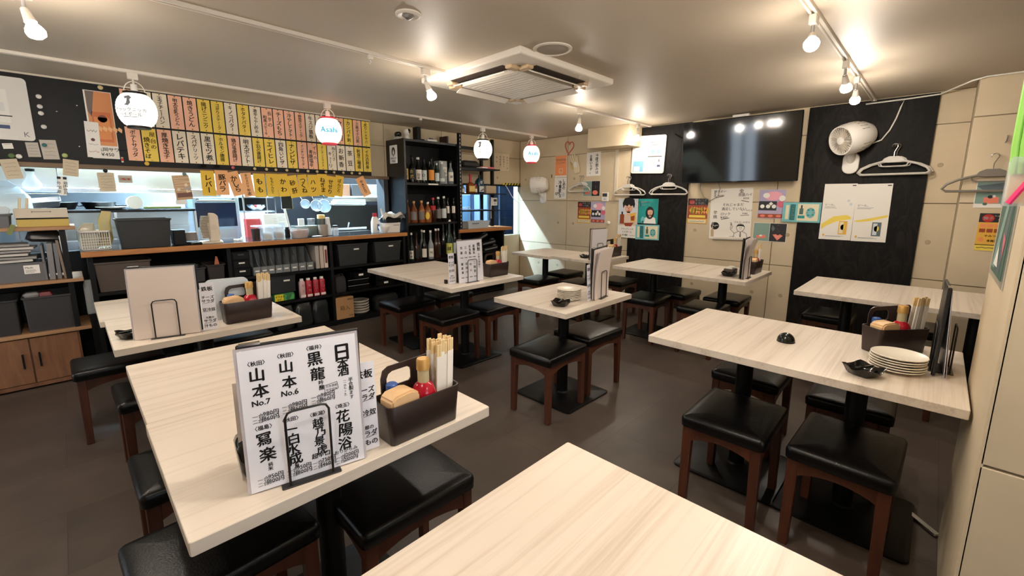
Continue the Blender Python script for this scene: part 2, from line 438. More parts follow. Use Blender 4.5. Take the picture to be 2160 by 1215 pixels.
# boxed beam / duct under the ceiling
struct(MB().box(4.86, BX, 2.80, 3.39, 1.99, CZ), 'trim_7', M_CONC, 'boxed duct under the ceiling near the far corner', .003)
struct(MB().box(BX-.018, BX, 3.125, 3.165, 1.42, 1.99), 'trim_8', M_OFFW, 'white cable cover running down from the boxed duct')

# ================================================================ TABLES AND STOOLS
TZ = .70
def make_table(name, label, x0, x1, y0, y1, bases, dz=0, group='pale wooden dining tables'):
    cx, cy = (x0+x1)/2, (y0+y1)/2
    t = thing(name, label, 'table', (cx, cy, 0), 0, group)
    hx, hy = (x1-x0)/2, (y1-y0)/2
    MB().rloft(0, 0, hx, hy, .006, [(.0015, TZ-.032+dz), (0, TZ-.0305+dz), (0, TZ-.0015+dz), (.0015, TZ+dz)], n=2).build('tabletop', [M_TABLE], t)
    for bx, by in bases:
        px, py = bx-cx, by-cy
        MB().rloft(px, py, .235, .235, .03, [(.002, 0), (0, .004), (0, .010), (.012, .014)]).build('base_plate', M_BLACK, t)
        MB().lathe([(.045, .012), (.037, .022), (.037, TZ-.045+dz)], (px, py), 20).build('pole', M_BLACK, t)
        MB().box(px-.15, px+.15, py-.03, py+.03, TZ-.045+dz, TZ-.034+dz).build('bracket', M_BLACK, t)
    return t
make_table('dining_table', 'near left table unit carrying the white handwritten sake menu', .088, .866, .945, 1.572, [(.47, 1.26)], 0)
make_table('dining_table', 'bare table unit pushed against the far side of the sake menu table', .092, .868, 1.578, 2.207, [(.48, 1.89)], -.002)
make_table('dining_table', 'left table unit beside the counter with blank backed menus on it', .074, .85, 2.465, 3.10, [(.45, 2.78)], 0)
make_table('dining_table', 'bare left table unit nearest the counter shelves, behind the blank menus', .056, .836, 3.106, 3.735, [(.45, 3.43)], -.003)
make_table('dining_table', 'centre left table unit with a standing menu and brown caddy on its near end', 1.893, 2.663, 2.468, 3.10, [(2.30, 2.82)], 0)
make_table('dining_table', 'bare centre left table unit next to the black bookcase', 1.896, 2.663, 3.104, 3.737, [(2.28, 3.46)], -.001)
make_table('dining_table', 'small single centre table with plates and a black ashtray', 1.925, 2.672, 1.455, 2.055, [(2.303, 1.757)], 0)
make_table('dining_table', 'far table unit by the corner carrying menus and a caddy', 3.83, 4.46, 2.49, 3.10, [(4.10, 2.79)], 0)
make_table('dining_table', 'bare far table unit in the corner lit by kitchen light', 3.752, 4.40, 3.104, 3.68, [(4.06, 3.40)], .001)
make_table('dining_table', 'far table unit under the handwritten poster with menus and ashtray', 3.702, 4.45, 1.034, 1.640, [(4.09, 1.33)], 0)
make_table('dining_table', 'bare far table unit in front of the black board with two posters', 3.703, 4.44, 1.644, 2.245, [(4.06, 1.98)], .001)
make_table('dining_table', 'far right table against the black board, half behind the near pillar', 3.613, 4.432, -.52, .69, [(4.03, .42), (4.03, -.25)], 0)
make_table('dining_table', 'right table butting the concrete pillar with plates, caddy and bell', 1.899, 2.638, -.142, .938, [(2.27, .60), (2.27, .16)], 0)
make_table('dining_table', 'empty near table cut off by the lower edge of the view', .105, .879, -.60, .647, [(.49, .33), (.49, -.3)], 0)

def stool_proto():
    t = thing('stool', '', 'stool', (0, 0, 0), 0, 'black topped wooden stools')
    hx, hy = .205, .165
    MB().rloft(0, 0, hx, hy, .022, [(.008, .368), (.001, .373), (0, .404), (.003, .413), (.010, .419), (.035, .424), (.10, .427)], n=4).build('seat', M_LEATHER, t, smooth=60)
    lg = MB().rings([[(x-.0175, y-.0175, 0) for x, y in ((.003, .003), (.035, .003), (.035, .035), (.003, .035))],
                     [(x-.0175, y-.0175, .37) for x, y in ((0, 0), (.039, 0), (.039, .039), (0, .039))]]).mesh('leg', M_STOOL, .003)
    for sx in (-1, 1):
        for sy in (-1, 1):
            o = bpy.data.objects.new('leg', lg); COL.objects.link(o); o.parent = t
            o.location = (sx*(hx-.026), sy*(hy-.026), 0); o.rotation_euler = (R(.7*sy), R(-.7*sx), 0)
    def arch(L):
        p = [(-L/2, .372), (-L/2, .300)]
        for k in range(9):
            u = k/8; p.append((-L/2+L*u*.999+.0005, .300+.036*math.sin(PI*u)**.7))
        p += [(L/2, .300), (L/2, .372)]
        q = []
        for a in p:
            if not q or (abs(a[0]-q[-1][0])+abs(a[1]-q[-1][1])) > .002: q.append(a)
        return q
    for s in (-1, 1):
        MB().prism(arch(2*hx-.07), 'y', s*(hy-.026)-.010, s*(hy-.026)+.010).build('apron', M_STOOL, t)
        MB().prism(arch(2*hy-.07), 'x', s*(hx-.026)-.010, s*(hx-.026)+.010).build('apron', M_STOOL, t)
    return t
ST = stool_proto(); used = [False]
def stool(x, y, label, rot=0):
    if not used[0]:
        used[0] = True; ST.location = (x, y, 0); ST.rotation_euler = (0, 0, rot); ST['label'] = label; return ST
    return dup(ST, (x, y, 0), rot, label)
stool(1.985, .545, 'stool on the near side of the right table, second from the pillar', R(1))
stool(2.025, .15, 'large looking stool in the right foreground, nearest the concrete pillar', R(-1))
stool(2.60, .64, 'stool on the far side of the right table, behind its left pole', 0)
stool(2.60, .20, 'stool tucked under the far side of the right table near the caddy', R(1))
stool(2.065, 1.69, 'stool in front of the small centre table', R(2))
stool(2.55, 1.72, 'stool at the right end of the small centre table', R(-2))
stool(2.10, 3.40, 'stool with blue sheen left of the centre left table, near the shelves', R(2))
stool(2.12, 2.80, 'stool with dark seat at the front of the centre left table', R(2))
stool(2.575, 2.775, 'stool right of the pole of the centre left table', R(1))
stool(2.58, 3.43, 'stool half hidden behind the centre left table', R(-1))
stool(3.84, 3.32, 'stool with blue sheen at the near side of the corner table', R(2))
stool(4.42, 3.38, 'stool by the concrete wall behind the corner table', R(1))
stool(4.02, 2.86, 'stool under the corner table behind the small centre table', R(-1))
stool(4.44, 2.62, 'stool behind the corner table partly hidden by standing menus', R(1))
stool(3.86, 1.94, 'stool at the near left of the far table under the black board', R(3))
stool(4.32, 1.84, 'stool beside the black board behind the far middle table', R(-2))
stool(3.86, 1.40, 'stool under the near side of the far table below the handwritten poster', R(0))
stool(4.40, 1.38, 'stool against the concrete wall below the handwritten poster', R(1))
stool(4.36, .56, 'stool in the dark under the far right table', R(0))
stool(4.36, .05, 'stool under the far right table behind the standing black menu', R(0))
stool(3.75, .05, 'stool on the near side of the far right table behind the plates', R(0))
stool(.20, 1.33, 'stool at the bottom left under the sake menu table', R(3))
stool(.675, 1.195, 'stool with sheen at the right side of the sake menu table', R(-1))
stool(.255, 1.85, 'stool on the left side of the sake menu table pair, farther one', R(1))
stool(.26, 2.72, 'stool on the left side of the blank menu table', R(1))
stool(.12, 3.36, 'stool left of the counter end table beside the wooden cabinet', R(1))
stool(.72, 3.40, 'stool on the right of the counter end table below the spray cans', R(-1))
stool(.70, 2.75, 'stool on the right of the blank menu table, mostly hidden', R(0))
# slanted metal floor edging by the pillar
e = MB(); e.box(-.17, .17, -.014, .014, 0, .012)
o = e.build('floor_edging', M_CHROME, loc=(2.44, -.035, 0), rot=(0, 0, R(43)), bevel=.003); tag(o, 'slanted bright metal edging strip on the floor at the pillar foot', 'edging')

# ================================================================ CEILING FIXTURES
M_BULB = mat('lit_bulb', (255, 240, 210), .3, emit=WARM, estr=BULB)
M_BULBN = mat('lit_bulb_neck', (255, 240, 210), .3, emit=WARM, estr=BULB*.10)
M_PAPERLIT = mat('lit_lantern_paper', (250, 248, 240), .7, emit=(1.0, .93, .82), estr=LANT)
M_LDISC = mat('lantern_fill_disc', (255, 245, 225), .3, emit=(1.0, .90, .76), estr=LDISC)
M_TRACK = mat('track_white', (222, 214, 202), .35)
def track(label, x0, x1, y):
    t = thing('lighting_track', label, 'track', ((x0+x1)/2, y, CZ-.02), 0, 'lighting tracks on the ceiling')
    h = (x1-x0)/2
    MB().box(-h, h, -.017, -.006, 0, .02).box(-h, h, .006, .017, 0, .02).box(-h, h, -.007, .007, .012, .02).build('rail', M_TRACK, t, bevel=.0015)
    for s in (-1, 1): MB().box(s*h-.012, s*h+.012, -.019, .019, -.002, .02).build('end_cap', M_TRACK, t, bevel=.002)
    return t
track('long ceiling track carrying the round lanterns along the menu board', -1.4, 5.0, 4.215)
track('ceiling track between the smoke sensor and the menu board', -.6, 2.02, 2.62)
track('ceiling track beyond the air conditioner towards the corner', 3.10, 5.12, 2.665)
track('ceiling track at upper right running to the black board', -.6, 5.17, .545)
track('ceiling track above the left tables, out of view but for its lamp', -1.6, .10, 2.86)
track('ceiling track behind the viewer over the near table', -1.6, 1.4, -1.0)

def spot(x, y, label, aim=(0, -.04), drop=.165, group='track spot lamps'):
    t = thing('spot_lamp', label, 'lamp', (x, y, CZ-.02), 0, group)
    MB().box(-.03, .03, -.016, .016, -.045, 0).build('adapter', M_TRACK, t, bevel=.003)
    k = Vector((0, 0, -.085)); e = Vector((aim[0], aim[1], -drop))
    d = (e-k).normalized()
    MB().cyl((0, 0, -.045), k, .008, n=10).ball(k, .011).build('stem', M_STEEL, t)
    s0 = k; s1 = k+d*.055
    MB().cyl(s0, s1, .013, .021, 16).build('socket', M_TRACK, t)
    n0 = len(MB().v)
    b = MB(); 
    prof = [(.014, 0), (.018, .012), (.029, .032), (.033, .045), (.030, .060), (.018, .069), (.001, .071)]
    b.lathe([(r, z) for r, z in prof], n=18)
    q = Vector((0, 0, 1)).rotation_difference(d).to_matrix().to_4x4()
    b.xf(Matrix.Translation(s1-d*.004) @ q)
    b.m = [0 if sum(b.v[i][2] for i in f)/len(f) < (s1.z+d.z*.036) else 1 for f in b.f]
    b.build('bulb', [M_BULB, M_BULBN], t, label='glowing bulb')
    return t
spot(1.829, 2.62, 'spot lamp left of the air conditioner on the middle track', (.03, -.015))
spot(3.673, 2.665, 'spot lamp just beyond the air conditioner', (.005, .01))
spot(4.83, 2.665, 'spot lamp in front of the whiteboard by the boxed duct', (-.03, -.015))
spot(2.615, .545, 'nearest spot lamp on the upper right track', (-.09, -.02))
spot(3.60, .545, 'second spot lamp on the upper right track', (.09, -.005))
spot(4.10, .545, 'farthest spot lamp on the upper right track', (.10, .01))
spot(-.02, 2.86, 'spot lamp at the top left edge of the view', (.02, -.02))
spot(-.9, 2.86, 'spot lamp left of the view over the wooden cabinet', (.02, -.02))
spot(-.45, 2.62, 'spot lamp left of the view on the middle track', (.02, -.02))
spot(.9, .545, 'spot lamp above the sake menu table, just out of view', (.02, .04))
spot(1.35, .545, 'added unseen spot lamp above the aisle on the right track', (-.03, -.03))  # unseen lamp added to brighten the near tables
spot(-.2, .545, 'spot lamp behind the viewer on the upper right track', (.02, .0))
spot(.9, -1.0, 'spot lamp behind the viewer over the empty near table', (.0, .04))

def lantern(x, y, zc, r, h, label, red, text, face):
    t = thing('paper_lantern', label, 'lantern', (x, y, zc), 0, 'round paper lanterns')
    prof = [(.45*r, -h/2-.012)]
    N = 26
    for k in range(N+1):
        a = R(-66+132*k/N); z = h/2*math.sin(a)/math.sin(R(66)); rr = r*math.cos(a)**.72
        prof.append((rr*(1.0 if k % 2 else .985), z))
    prof.append((.45*r, h/2+.012))
    MB().lathe(prof, n=32).build('shade', M_PAPERLIT, t, smooth=180)
    MB().lathe([(.001, -h/2-.0135), (.045, -h/2-.0135), (.045, -h/2-.0125), (.001, -h/2-.0125)], n=20).build('bulb', M_LDISC, t, label='lit disc added under the shade')  # added disc makes up for light the dimmed paper no longer gives
    rm = mat('lantern_red_ring', (224, 40, 60), .5, emit=(1, .05, .08), estr=.05) if red else M_BLACK  # faint glow put into the red ring, which is no lamp
    for s in (-1, 1):
        z = s*(h/2+.004)
        MB().lathe([(.52*r, z-.010), (.585*r, z-.009), (.575*r, z+.007), (.52*r, z+.008)], n=28).build('rim', rm, t)
    zt = h/2+.01; top = CZ-zc
    pts = [(.5*r*math.cos(R(a)), 0, zt+.075*math.sin(R(a))) for a in range(0, 181, 15)]
    b = MB().tube(pts, .0035); b.xf(Matrix.Rotation(R(face), 4, 'Z')); b.build('handle', M_WHITE, t)
    MB().cyl((0, 0, zt-.005), (0, 0, zt+.055), .021, .019, 14).build('socket', M_WHITE, t)
    MB().cyl((0, 0, zt+.055), (0, 0, top-.062), .007, n=10).build('stem', M_TRACK, t)
    MB().box(-.03, .03, -.016, .016, top-.064, top-.018).build('adapter', M_TRACK, t, bevel=.003)
    k = Ink(0); text(k, r)
    def wrap(p):
        u, _, v = p; a = u/r
        s = max(-1, min(1, v/(h/2)*math.sin(R(66)))); rr = r*max(math.cos(math.asin(s)), .3)**.72+.004
        return ((rr*math.sin(a)), -rr*math.cos(a), v)
    k.v = [wrap(p) for p in k.v]
    # face the writing towards the room
    f = R(face); k.v = [(p[0]*math.cos(f)-p[1]*math.sin(f), p[0]*math.sin(f)+p[1]*math.cos(f), p[2]) for p in k.v]
    k.build('writing', [mat('lantern_ink_grey', (60, 60, 60), .8, emit=(.04, .04, .04), estr=1.0), mat('lantern_ink_blue', (60, 150, 170), .8, emit=(.01, .10, .15), estr=1.0)], t, 'printed writing on the lit paper')
def t_emblem(k, r):
    s = r/.115
    for q in ([(-.062, .075), (-.046, .080), (-.040, .064), (-.052, .060)], [(-.046, .080), (-.030, .085), (-.024, .068), (-.040, .064)], [(-.030, .085), (-.012, .07), (-.022, .055), (-.024, .068)], [(-.040, .064), (-.024, .068), (-.022, .050), (-.040, .046)], [(-.040, .046), (-.022, .050), (-.018, .034), (-.042, .030)], [(-.042, .030), (-.018, .034), (-.032, .014), (-.056, .018)]): k.poly([(x*s, z*s) for x, z in q])
    k.htext('ブラックニッカ', -.03*s, -.012*s, .027*s, .05, align='c'); k.htext('ハイボール', -.03*s, -.042*s, .027*s, .05, align='c')
    [k.rect((-.075+.018*q)*s, (-.057+.018*q)*s, -.060*s, -.056*s) for q in range(5)]
def t_asahi(k, r):
    s = r/.115
    k.htext('Asahi', .012*s, 0, .066*s, .05, m=1, align='c')
lantern(.447, 4.215, 1.962, .117, .225, 'largest round lantern hanging before the menu board at left, grey print', 0, t_emblem, -12)
lantern(1.829, 4.215, 1.968, .117, .225, 'red-rimmed lantern with blue lettering hanging before the menu strips', 1, t_asahi, -28)
lantern(3.775, 4.215, 1.952, .117, .225, 'black-rimmed round lantern hanging by the steel rack', 0, t_emblem, -45)
lantern(4.69, 4.215, 1.962, .117, .225, 'red-rimmed lantern hanging in the far corner', 1, t_asahi, -42)
for x, y, lb in ((1.427, 2.62, 'small white track hook left of the spot lamp'), (2.858, 4.215, 'small white track hook between two lanterns')):
    h = thing('track_hook', lb, 'hook', (x, y, CZ-.02))
    MB().box(-.014, .014, -.012, .012, -.022, 0).build('clip', M_TRACK, h, bevel=.002)
    MB().tube([(0, 0, -.022), (0, 0, -.035), (.006, 0, -.045), (.0, 0, -.055), (-.009, 0, -.048), (-.009, 0, -.042)], .0022).build('hook', M_CHROME, h)

# ceiling cassette air conditioner
M_AC = mat('air_conditioner_white', (226, 218, 206), .4)
ac = thing('air_conditioner', 'white ceiling cassette air conditioner with open louvres', 'air conditioner', (2.495, 2.39, CZ))
b = MB(); hw = .51
prf = [(hw, 0), (hw, -.034), (hw-.008, -.042), (hw-.16, -.046), (hw-.165, -.030)]
rs = [[(x*q, y*q, z) for x, y in ((1, 1), (-1, 1), (-1, -1), (1, -1))] for q, z in prf]
b.rings(rs, 0, True, True).build('panel', M_AC, ac, bevel=.002, smooth=25)
g = MB().rloft(0, 0, .30, .30, .02, [(.0, -.062), (.0, -.03)], n=3).build('grille', M_AC, ac, bevel=.003)
b = MB()
for i in range(13):
    x = -.27+.54*i/12; b.box(x-.0035, x+.0035, -.26, .26, -.0635, -.0615)
b.build('grille_slats', mat('grille_grey', (206, 198, 188), .5), ac)['kind'] = 'stuff'
for k in range(4):
    rt_ = Matrix.Rotation(k*PI/2, 4, 'Z')
    MB().box(-.27, .27, -.425, -.325, -.0475, -.042).xf(rt_).build('air_outlet', mat('outlet_dark', (60, 46, 38), .7), ac)
    lv = MB().box(-.265, .265, -.034, .034, -.004, .004)
    lv.xf(rt_ @ Matrix.Translation((0, -.372, -.066)) @ Matrix.Rotation(R(24), 4, 'X')).build('louvre', M_AC, ac, bevel=.0015)
    for s in (-1, 1):
        MB().box(-.03, .03, -.05, .05, -.022, 0).xf(rt_ @ Matrix.Translation((s*.305, -.36, -.043))).build('louvre_end', mat('louvre_end_tan', (204, 176, 140), .5), ac, bevel=.006)
sp = thing('ceiling_speaker', 'round flush ceiling speaker behind the air conditioner', 'speaker', (2.165, 1.785, CZ))
MB().lathe([(.118, 0), (.118, -.006), (.106, -.010), (.104, -.004)], n=40).build('rim', M_AC, sp)
MB().lathe([(.104, -.002), (.08, -.007), (.001, -.009)], n=40).build('grille', mat('speaker_grille', (176, 166, 154), .6, bump=.4, bscale=700), sp)
sm = thing('smoke_sensor', 'round smoke sensor on the ceiling at upper left centre', 'sensor', (1.287, 1.975, CZ))
MB().lathe([(.062, 0), (.062, -.006), (.050, -.012), (.030, -.008), (.028, -.004)], n=32).build('rim', M_AC, sm)
MB().lathe([(.03, -.003), (.022, -.016), (.009, -.026), (.001, -.027)], n=24).build('sensor_head', M_STEEL, sm)

# kitchen tubes (the cool light behind the pass)
M_TUBE = mat('lit_tube', (240, 248, 255), .3, emit=COOL, estr=TUBE)
for x, y, lb in ((.6, 5.75, 'left'), (2.3, 5.75, 'middle'), (3.9, 5.75, 'right')):
    t = thing('fluorescent_lamp', lb+' fluorescent tube on the kitchen ceiling', 'lamp', (x, y, 2.42), 0, 'kitchen ceiling tubes')
    MB().box(-.66, .66, -.05, .05, -.035, 0).build('housing', M_WHITE, t, bevel=.004)
    MB().cyl((-.62, 0, -.055), (.62, 0, -.055), .019, n=12).build('tube', M_TUBE, t, label='lit tube')
    for s in (-1, 1): MB().box(s*.635-.012, s*.635+.012, -.02, .02, -.08, -.035).build('end_socket', M_WHITE, t)

# ================================================================ MENU BOARD AND PAPER STRIPS
mb = MB().box(-2.0, 2.585, 4.858, KY-.0005, 1.603, 2.222).build('menu_board', M_BLACKP, bevel=.002)
tag(mb, 'long black board over the kitchen pass holding the paper menu strips', 'board')
PY = 4.857
M_SY = mat('strip_yellow', (240, 208, 92), .7); M_SP = mat('strip_pink', (248, 190, 160), .7); M_SW = mat('strip_cream', (240, 226, 202), .7)
M_HY = mat('hanging_strip_yellow', (232, 188, 62), .7); M_HP = mat('hanging_strip_orange', (240, 176, 118), .7)
CLR = {'y': ('yellow', M_SY), 'p': ('pink', M_SP), 'w': ('cream', M_SW)}
ORD = ['first', 'second', 'third', 'fourth', 'fifth', 'sixth', 'seventh', 'eighth', 'ninth', 'tenth', 'eleventh', 'twelfth', 'thirteenth', 'fourteenth', 'fifteenth', 'sixteenth', 'seventeenth', 'eighteenth', 'nineteenth', 'twentieth', 'twenty-first']
def strip(text, x, z1, z0, w, c, row, i):
    n, m = CLR[c]
    o = sheet('menu_strip', '%s paper strip lettered %s, %s from the left in the %s menu row' % (n, text.replace('|', ''), ORD[i], row), 'menu strip', 'y', PY, (x-w/2, z1), (x+w/2, z0), m, group='paper menu strips on the board')
    h = z1-z0; k = Ink(-.002)
    if '|' in text:
        a, b = text.split('|')
        k.vtext(a, .022, h/2-.02, -h/2+.10, .042, .025); k.vtext(b, -.02, h/2-.07, -h/2+.02, .045, .03)
    else:
        k.vtext(text, 0, h/2-.022, -h/2+.030, .064 if len(text) < 6 else .056, .032)
    for q in (h/2-.008, -h/2+.010): k.disc(0, q, .006, m=1, n=10)
    k.build('lettering', [M_INK, mat('brass_pin', (150, 120, 60), .3, .8)], o)
TOP = [('餃子ライス', 'p'), ('海老チャーハン', 'w'), ('玉子チャーハン', 'w'), ('明太豆乳うどん', 'p'), ('焼きうどん', 'p'), ('揚げニンニク', 'y'), ('ゴボウスティック', 'y'), ('キノコバター', 'w'), ('ホタテバター', 'y'), ('激辛もやし炒め', 'w'), ('長芋の|和風ステーキ', 'p'), ('チーズもち', 'p'), ('冷やしトマト', 'p'), ('野菜スティック', 'p'), ('牛スジ鉄板', 'w'), ('牛スジ煮込み', 'w'), ('つぶ貝の刺身', 'y'), ('タコ刺', 'p'), ('カンパチ刺', 'y'), ('三崎マグロ刺', 'p'), ('炙りシメサバ', 'y')]
BOT = [('ポテトサラダ', 'p'), ('屋台の|焼きそば', 'y'), ('厚焼き玉子', 'p'), ('レバテキ', 'w'), ('スパゲリッツ', 'w'), ('黒モツ煮', 'w'), ('ホルモン唐揚', 'y'), ('鶏の塩唐揚げ', 'p'), ('明太ポテト', 'w'), ('手羽の唐揚げ', 'y'), ('エイヒレ', 'y'), ('四角いピザ', 'w'), ('ナンピザ', 'y'), ('インチリサラダ', 'p'), ('イカの|青唐塩辛', 'p'), ('オニオンスライス', 'y'), ('梅たたき|キューリ', 'w'), ('お新香', 'w'), ('茶豆', 'w'), ('刺身三種盛', 'y'), ('イカの刺身', 'y')]
for i in range(21):
    x = .415+.1035*(i+.5)
    strip(TOP[i][0], x, 2.214, 1.936, .094, TOP[i][1], 'upper', i); strip(BOT[i][0], x, 1.920, 1.650, .094, BOT[i][1], 'lower', i)
# pins on the lower edge of the board and the hanging strips of skewers
M_PIN = mat('pin_cream', (206, 186, 140), .4)
def magnet(x, z, m, label, r=.013, y=PY):
    b = MB().cyl((0, 0, 0), (0, -.012, 0), r*.75, r*.55, 14).ball((0, -.018, 0), r, r*.6, r, 14, 6)
    return tag(b.build('magnet', m, None, (x, y, z)), label, 'magnet')
HANG = [('レバー', 'y', (0.91, 1.10), 0, 'dark clip'), ('豚バラ', 'p', 0, 0, ''), ('かしら', 'p', 0, 0, ''), ('串おまかせ10本', 'p', 0, 0, ''), ('もも', 'y', 0, 0, ''), ('ももにんにく', 'y', 0, 0, ''), ('かわ', 'y', 0, 0, ''), ('砂肝', 'y', 0, 0, ''), ('つくね', 'y', 0, 0, ''), ('ハツ', 'y', 0, 0, ''), ('ねぎま', 'y', 0, 0, ''), ('せせり', 'y', 0, 0, ''), ('ぼんじり', 'y', 0, 0, ''), ('やきとり', 'o', 0, 0, '')]
HP = [(0.948, 1.477), (1.057, 1.484), (1.165, 1.478), (1.267, 1.471), (1.372, 1.468), (1.484, 1.471), (1.589, 1.473), (1.688, 1.462), (1.787, 1.474), (1.889, 1.476), (1.989, 1.488), (2.07, 1.47), (2.17, 1.477), (2.458, 1.478)]
HT = [0, 0, -14, -6, -1, -1, -4, -10, -6, -2, -1, 7, 8, -24]
for i, (tx, c, _, _, _) in enumerate(HANG):
    x, z = HP[i]; w = .104 if i not in (3, 8, 12) else .092; h = .225
    m = M_HY if c == 'y' else M_HP
    pl_ = 4.829-.0022*(i % 3)
    o = sheet('hanging_strip', '%s strip lettered %s, %s from the left hanging under the menu board' % ('yellow' if c == 'y' else 'orange', tx, ORD[i]), 'menu strip', 'y', pl_, (x-w/2, z+h/2), (x+w/2, z-h/2), m, tilt=HT[i], group='skewer strips hanging in the pass')
    k = Ink(-.002)
    if tx == '串おまかせ10本': k.vtext('串おまかせ', 0, h/2-.01, -h/2+.085, .04, .025); k.htext('10', 0, -h/2+.062, .036, .03, align='c'); k.ch('本', 0, -h/2+.026, .042, 0, .03)
    else: k.vtext(tx, 0, h/2-.035, -h/2+.03, .062, .04)
    k.build('lettering', M_INK, o)
PX = [(1.12, 'pin'), (1.235, 'pin'), (1.33, 'pin'), (1.43, 'pin')]
for k, x in enumerate([1.345, 1.45, 1.535, 1.64, 1.745, 1.85, 1.945, 2.04, 2.13, 2.235, 2.335, 2.43]):
    magnet(x, 1.626, M_PIN, 'cream ball pin on the menu board edge, %s from the left' % ORD[k], .014)['group'] = 'cream pins under the menu strips'
magnet(1.16, 1.628, mat('pin_pink', (214, 96, 110), .4), 'pink pin above the strip lettered かしら', .014)
magnet(*(0.53, 1.629), mat('pin_yellow', (224, 180, 60), .4), 'yellow ball pin at the left end of the menu board edge', .017)
for k, x in enumerate((.925, 1.03)):
    b = MB().prism([(-.013, -.012), (.013, -.012), (.006, .012), (-.006, .012)], 'x', -.018, .018)
    b.xf(Matrix.Rotation(0, 4, 'Z'))
    tag(b.build('binder_clip', M_BLACKG, None, (x, 4.818, 1.632)), 'black clip holding the %s hanging strip from the left' % ORD[k], 'clip')
# white plug pins and screws at the left of the board
for k, (u, v) in enumerate([(-0.037, 2.076), (-0.04, 2.006), (-0.04, 1.958), (-0.037, 1.863)]):
    magnet(u, v, M_WHITE, ('topmost', 'second', 'third', 'lowest')[k]+' white push pin beside the left whiteboard', .016)
for k, (u, v) in enumerate([(0.044, 1.985), (0.159, 2.044), (0.137, 1.736)]):
    tag(MB().ball((0, 0, 0), .006, .004, .006, 10, 6).build('screw', M_CHROME, None, (u, PY-.001, v)), ('left', 'upper right', 'lower right')[k]+' small bright screw head on the black board by the orange poster', 'screw')

# ---- posters, whiteboard and notes at the left end of the board
def doc_print(k, x0, x1, z0, z1, n, m=0, w=.002):
    for i in range(n):
        z = z1-(z1-z0)*(i+.5)/n; k.line([(x0, z), (x0+(x1-x0)*random.uniform(.6, 1), z)], w, m)
def whiteboard(side, plane, tl, br, label, tilt, left):
    o = sheet('whiteboard', label, 'whiteboard', side, plane, tl, br, mat('whiteboard_panel', (216, 212, 205), .4), tilt=tilt, t=.014, r=.025)
    w, h = o['_w'], o['_h']
    MB().rings([[(x, y, z) for x, z in rrect(w/2, h/2, .025)] for y in (-.006, -.018)]).rings([[(x, -.0175, z) for x, z in rrect(w/2-.007, h/2-.007, .02)] for _ in (0,)]+[[(x, -.0182, z) for x, z in rrect(w/2-.008, h/2-.008, .02)]]).build('frame', mat('whiteboard_rim', (222, 218, 210), .45), o, smooth=20)
    k = Ink(-.0186)
    return o, k, w, h
ow, k, w, h = whiteboard('y', PY-.001, (-0.406, 2.189), (-0.09, 1.753), 'white magnetic board with printed notices at the left end of the menu board', 0, True)
gx = w/2-.075
k.rect(gx-.30, gx-.03, -.10, h/2-.09, 0).up()
doc_print(k, gx-.28, gx-.08, h/2-.16, h/2-.10, 3, 1, .006); k.rect(gx-.28, gx-.05, h/2-.24, h/2-.18, 2); k.up().disc(gx-.245, h/2-.21, .022, m=3).disc(gx-.19, h/2-.21, .022, m=3)
k.rect(gx-.30, gx-.02, h/2-.275, h/2-.268, 4); doc_print(k, gx-.28, gx-.10, h/2-.36, h/2-.29, 4, 1, .004); k.rect(gx-.13, gx-.04, h/2-.36, h/2-.335, 5)
k.htext('K', w/2-.055, -h/2+.045, .05, .0, 1)
k.build('notices', [M_PAPER, mat('ink_grey', (120, 120, 124), .7), mat('print_light', (222, 222, 218), .6), mat('print_teal', (130, 178, 190), .6), M_INK, mat('print_navy', (70, 84, 120), .6)], ow)

ps = sheet('poster', 'orange drink poster with a glass on the black board left of the strips', 'poster', 'y', PY, (0.204, 2.17), (0.365, 1.655), M_PAPER)
w, h = ps['_w'], ps['_h']; k = Ink(-.002)
k.rect(-w/2+.01, w/2-.004, -h/2+.10, h/2-.004, 0).up()
k.poly([(-w/2+.01, h/2-.004), (-.02, h/2-.004), (-w/2+.03, .06), (-w/2+.01, .10)], 1)
k.rect(-.05, w/2-.02, -h/2+.13, .10, 2).up(); k.rect(-.04, w/2-.03, -h/2+.15, .06, 3); k.disc(.01, .05, .028, m=4); k.up()
for q in range(5): k.poly([(-.03+.03*q, -.03), (-.005+.03*q, -.05), (.0+.03*q, -.02), (-.02+.03*q, -.005)], 5)
k.htext('丸岡サワー', -.05, -h/2+.072, .034, .02, 6); k.htext('¥450', -.03, -h/2+.032, .036, .02, 6)
k.build('print', [mat('print_orange', (216, 140, 84), .5), mat('print_smoke', (112, 96, 88), .5), mat('print_amber', (206, 110, 56), .5), mat('print_amber2', (226, 142, 76), .5), mat('print_brown', (120, 60, 34), .5), mat('print_peach', (240, 184, 130), .5), M_INK], ps)
nt_ = sheet('notice', 'small white notice hanging over the lower left of the orange poster', 'notice', 'y', PY-.004, (0.179, 1.932), (0.261, 1.659), M_PAPER, tilt=2)
w, h = nt_['_w'], nt_['_h']; k = Ink(-.002); k.scribble(-.03, .03, h/4, .02, .003, m=0).disc(0, .0, .012, m=1); k.scribble(-.03, .03, -h/8, .012, .002).scribble(-.03, .03, -h/3, .014, .003, m=2)
k.build('print', [mat('ink_grey', (120, 120, 124), .7), mat('print_maroon', (90, 50, 60), .6), mat('print_pink', (190, 120, 140), .6)], nt_)
magnet(*(0.308, 2.198), M_PIN, 'cream pin at the top of the orange drink poster', .017)
mz = thing('mascot_magnet', 'tiny red and white figure magnet at the lower corner of the orange poster', 'magnet', (*(0.378, 1.658), 0)[:1]+(PY-.008,)+((0.376, 1.644)[1],))
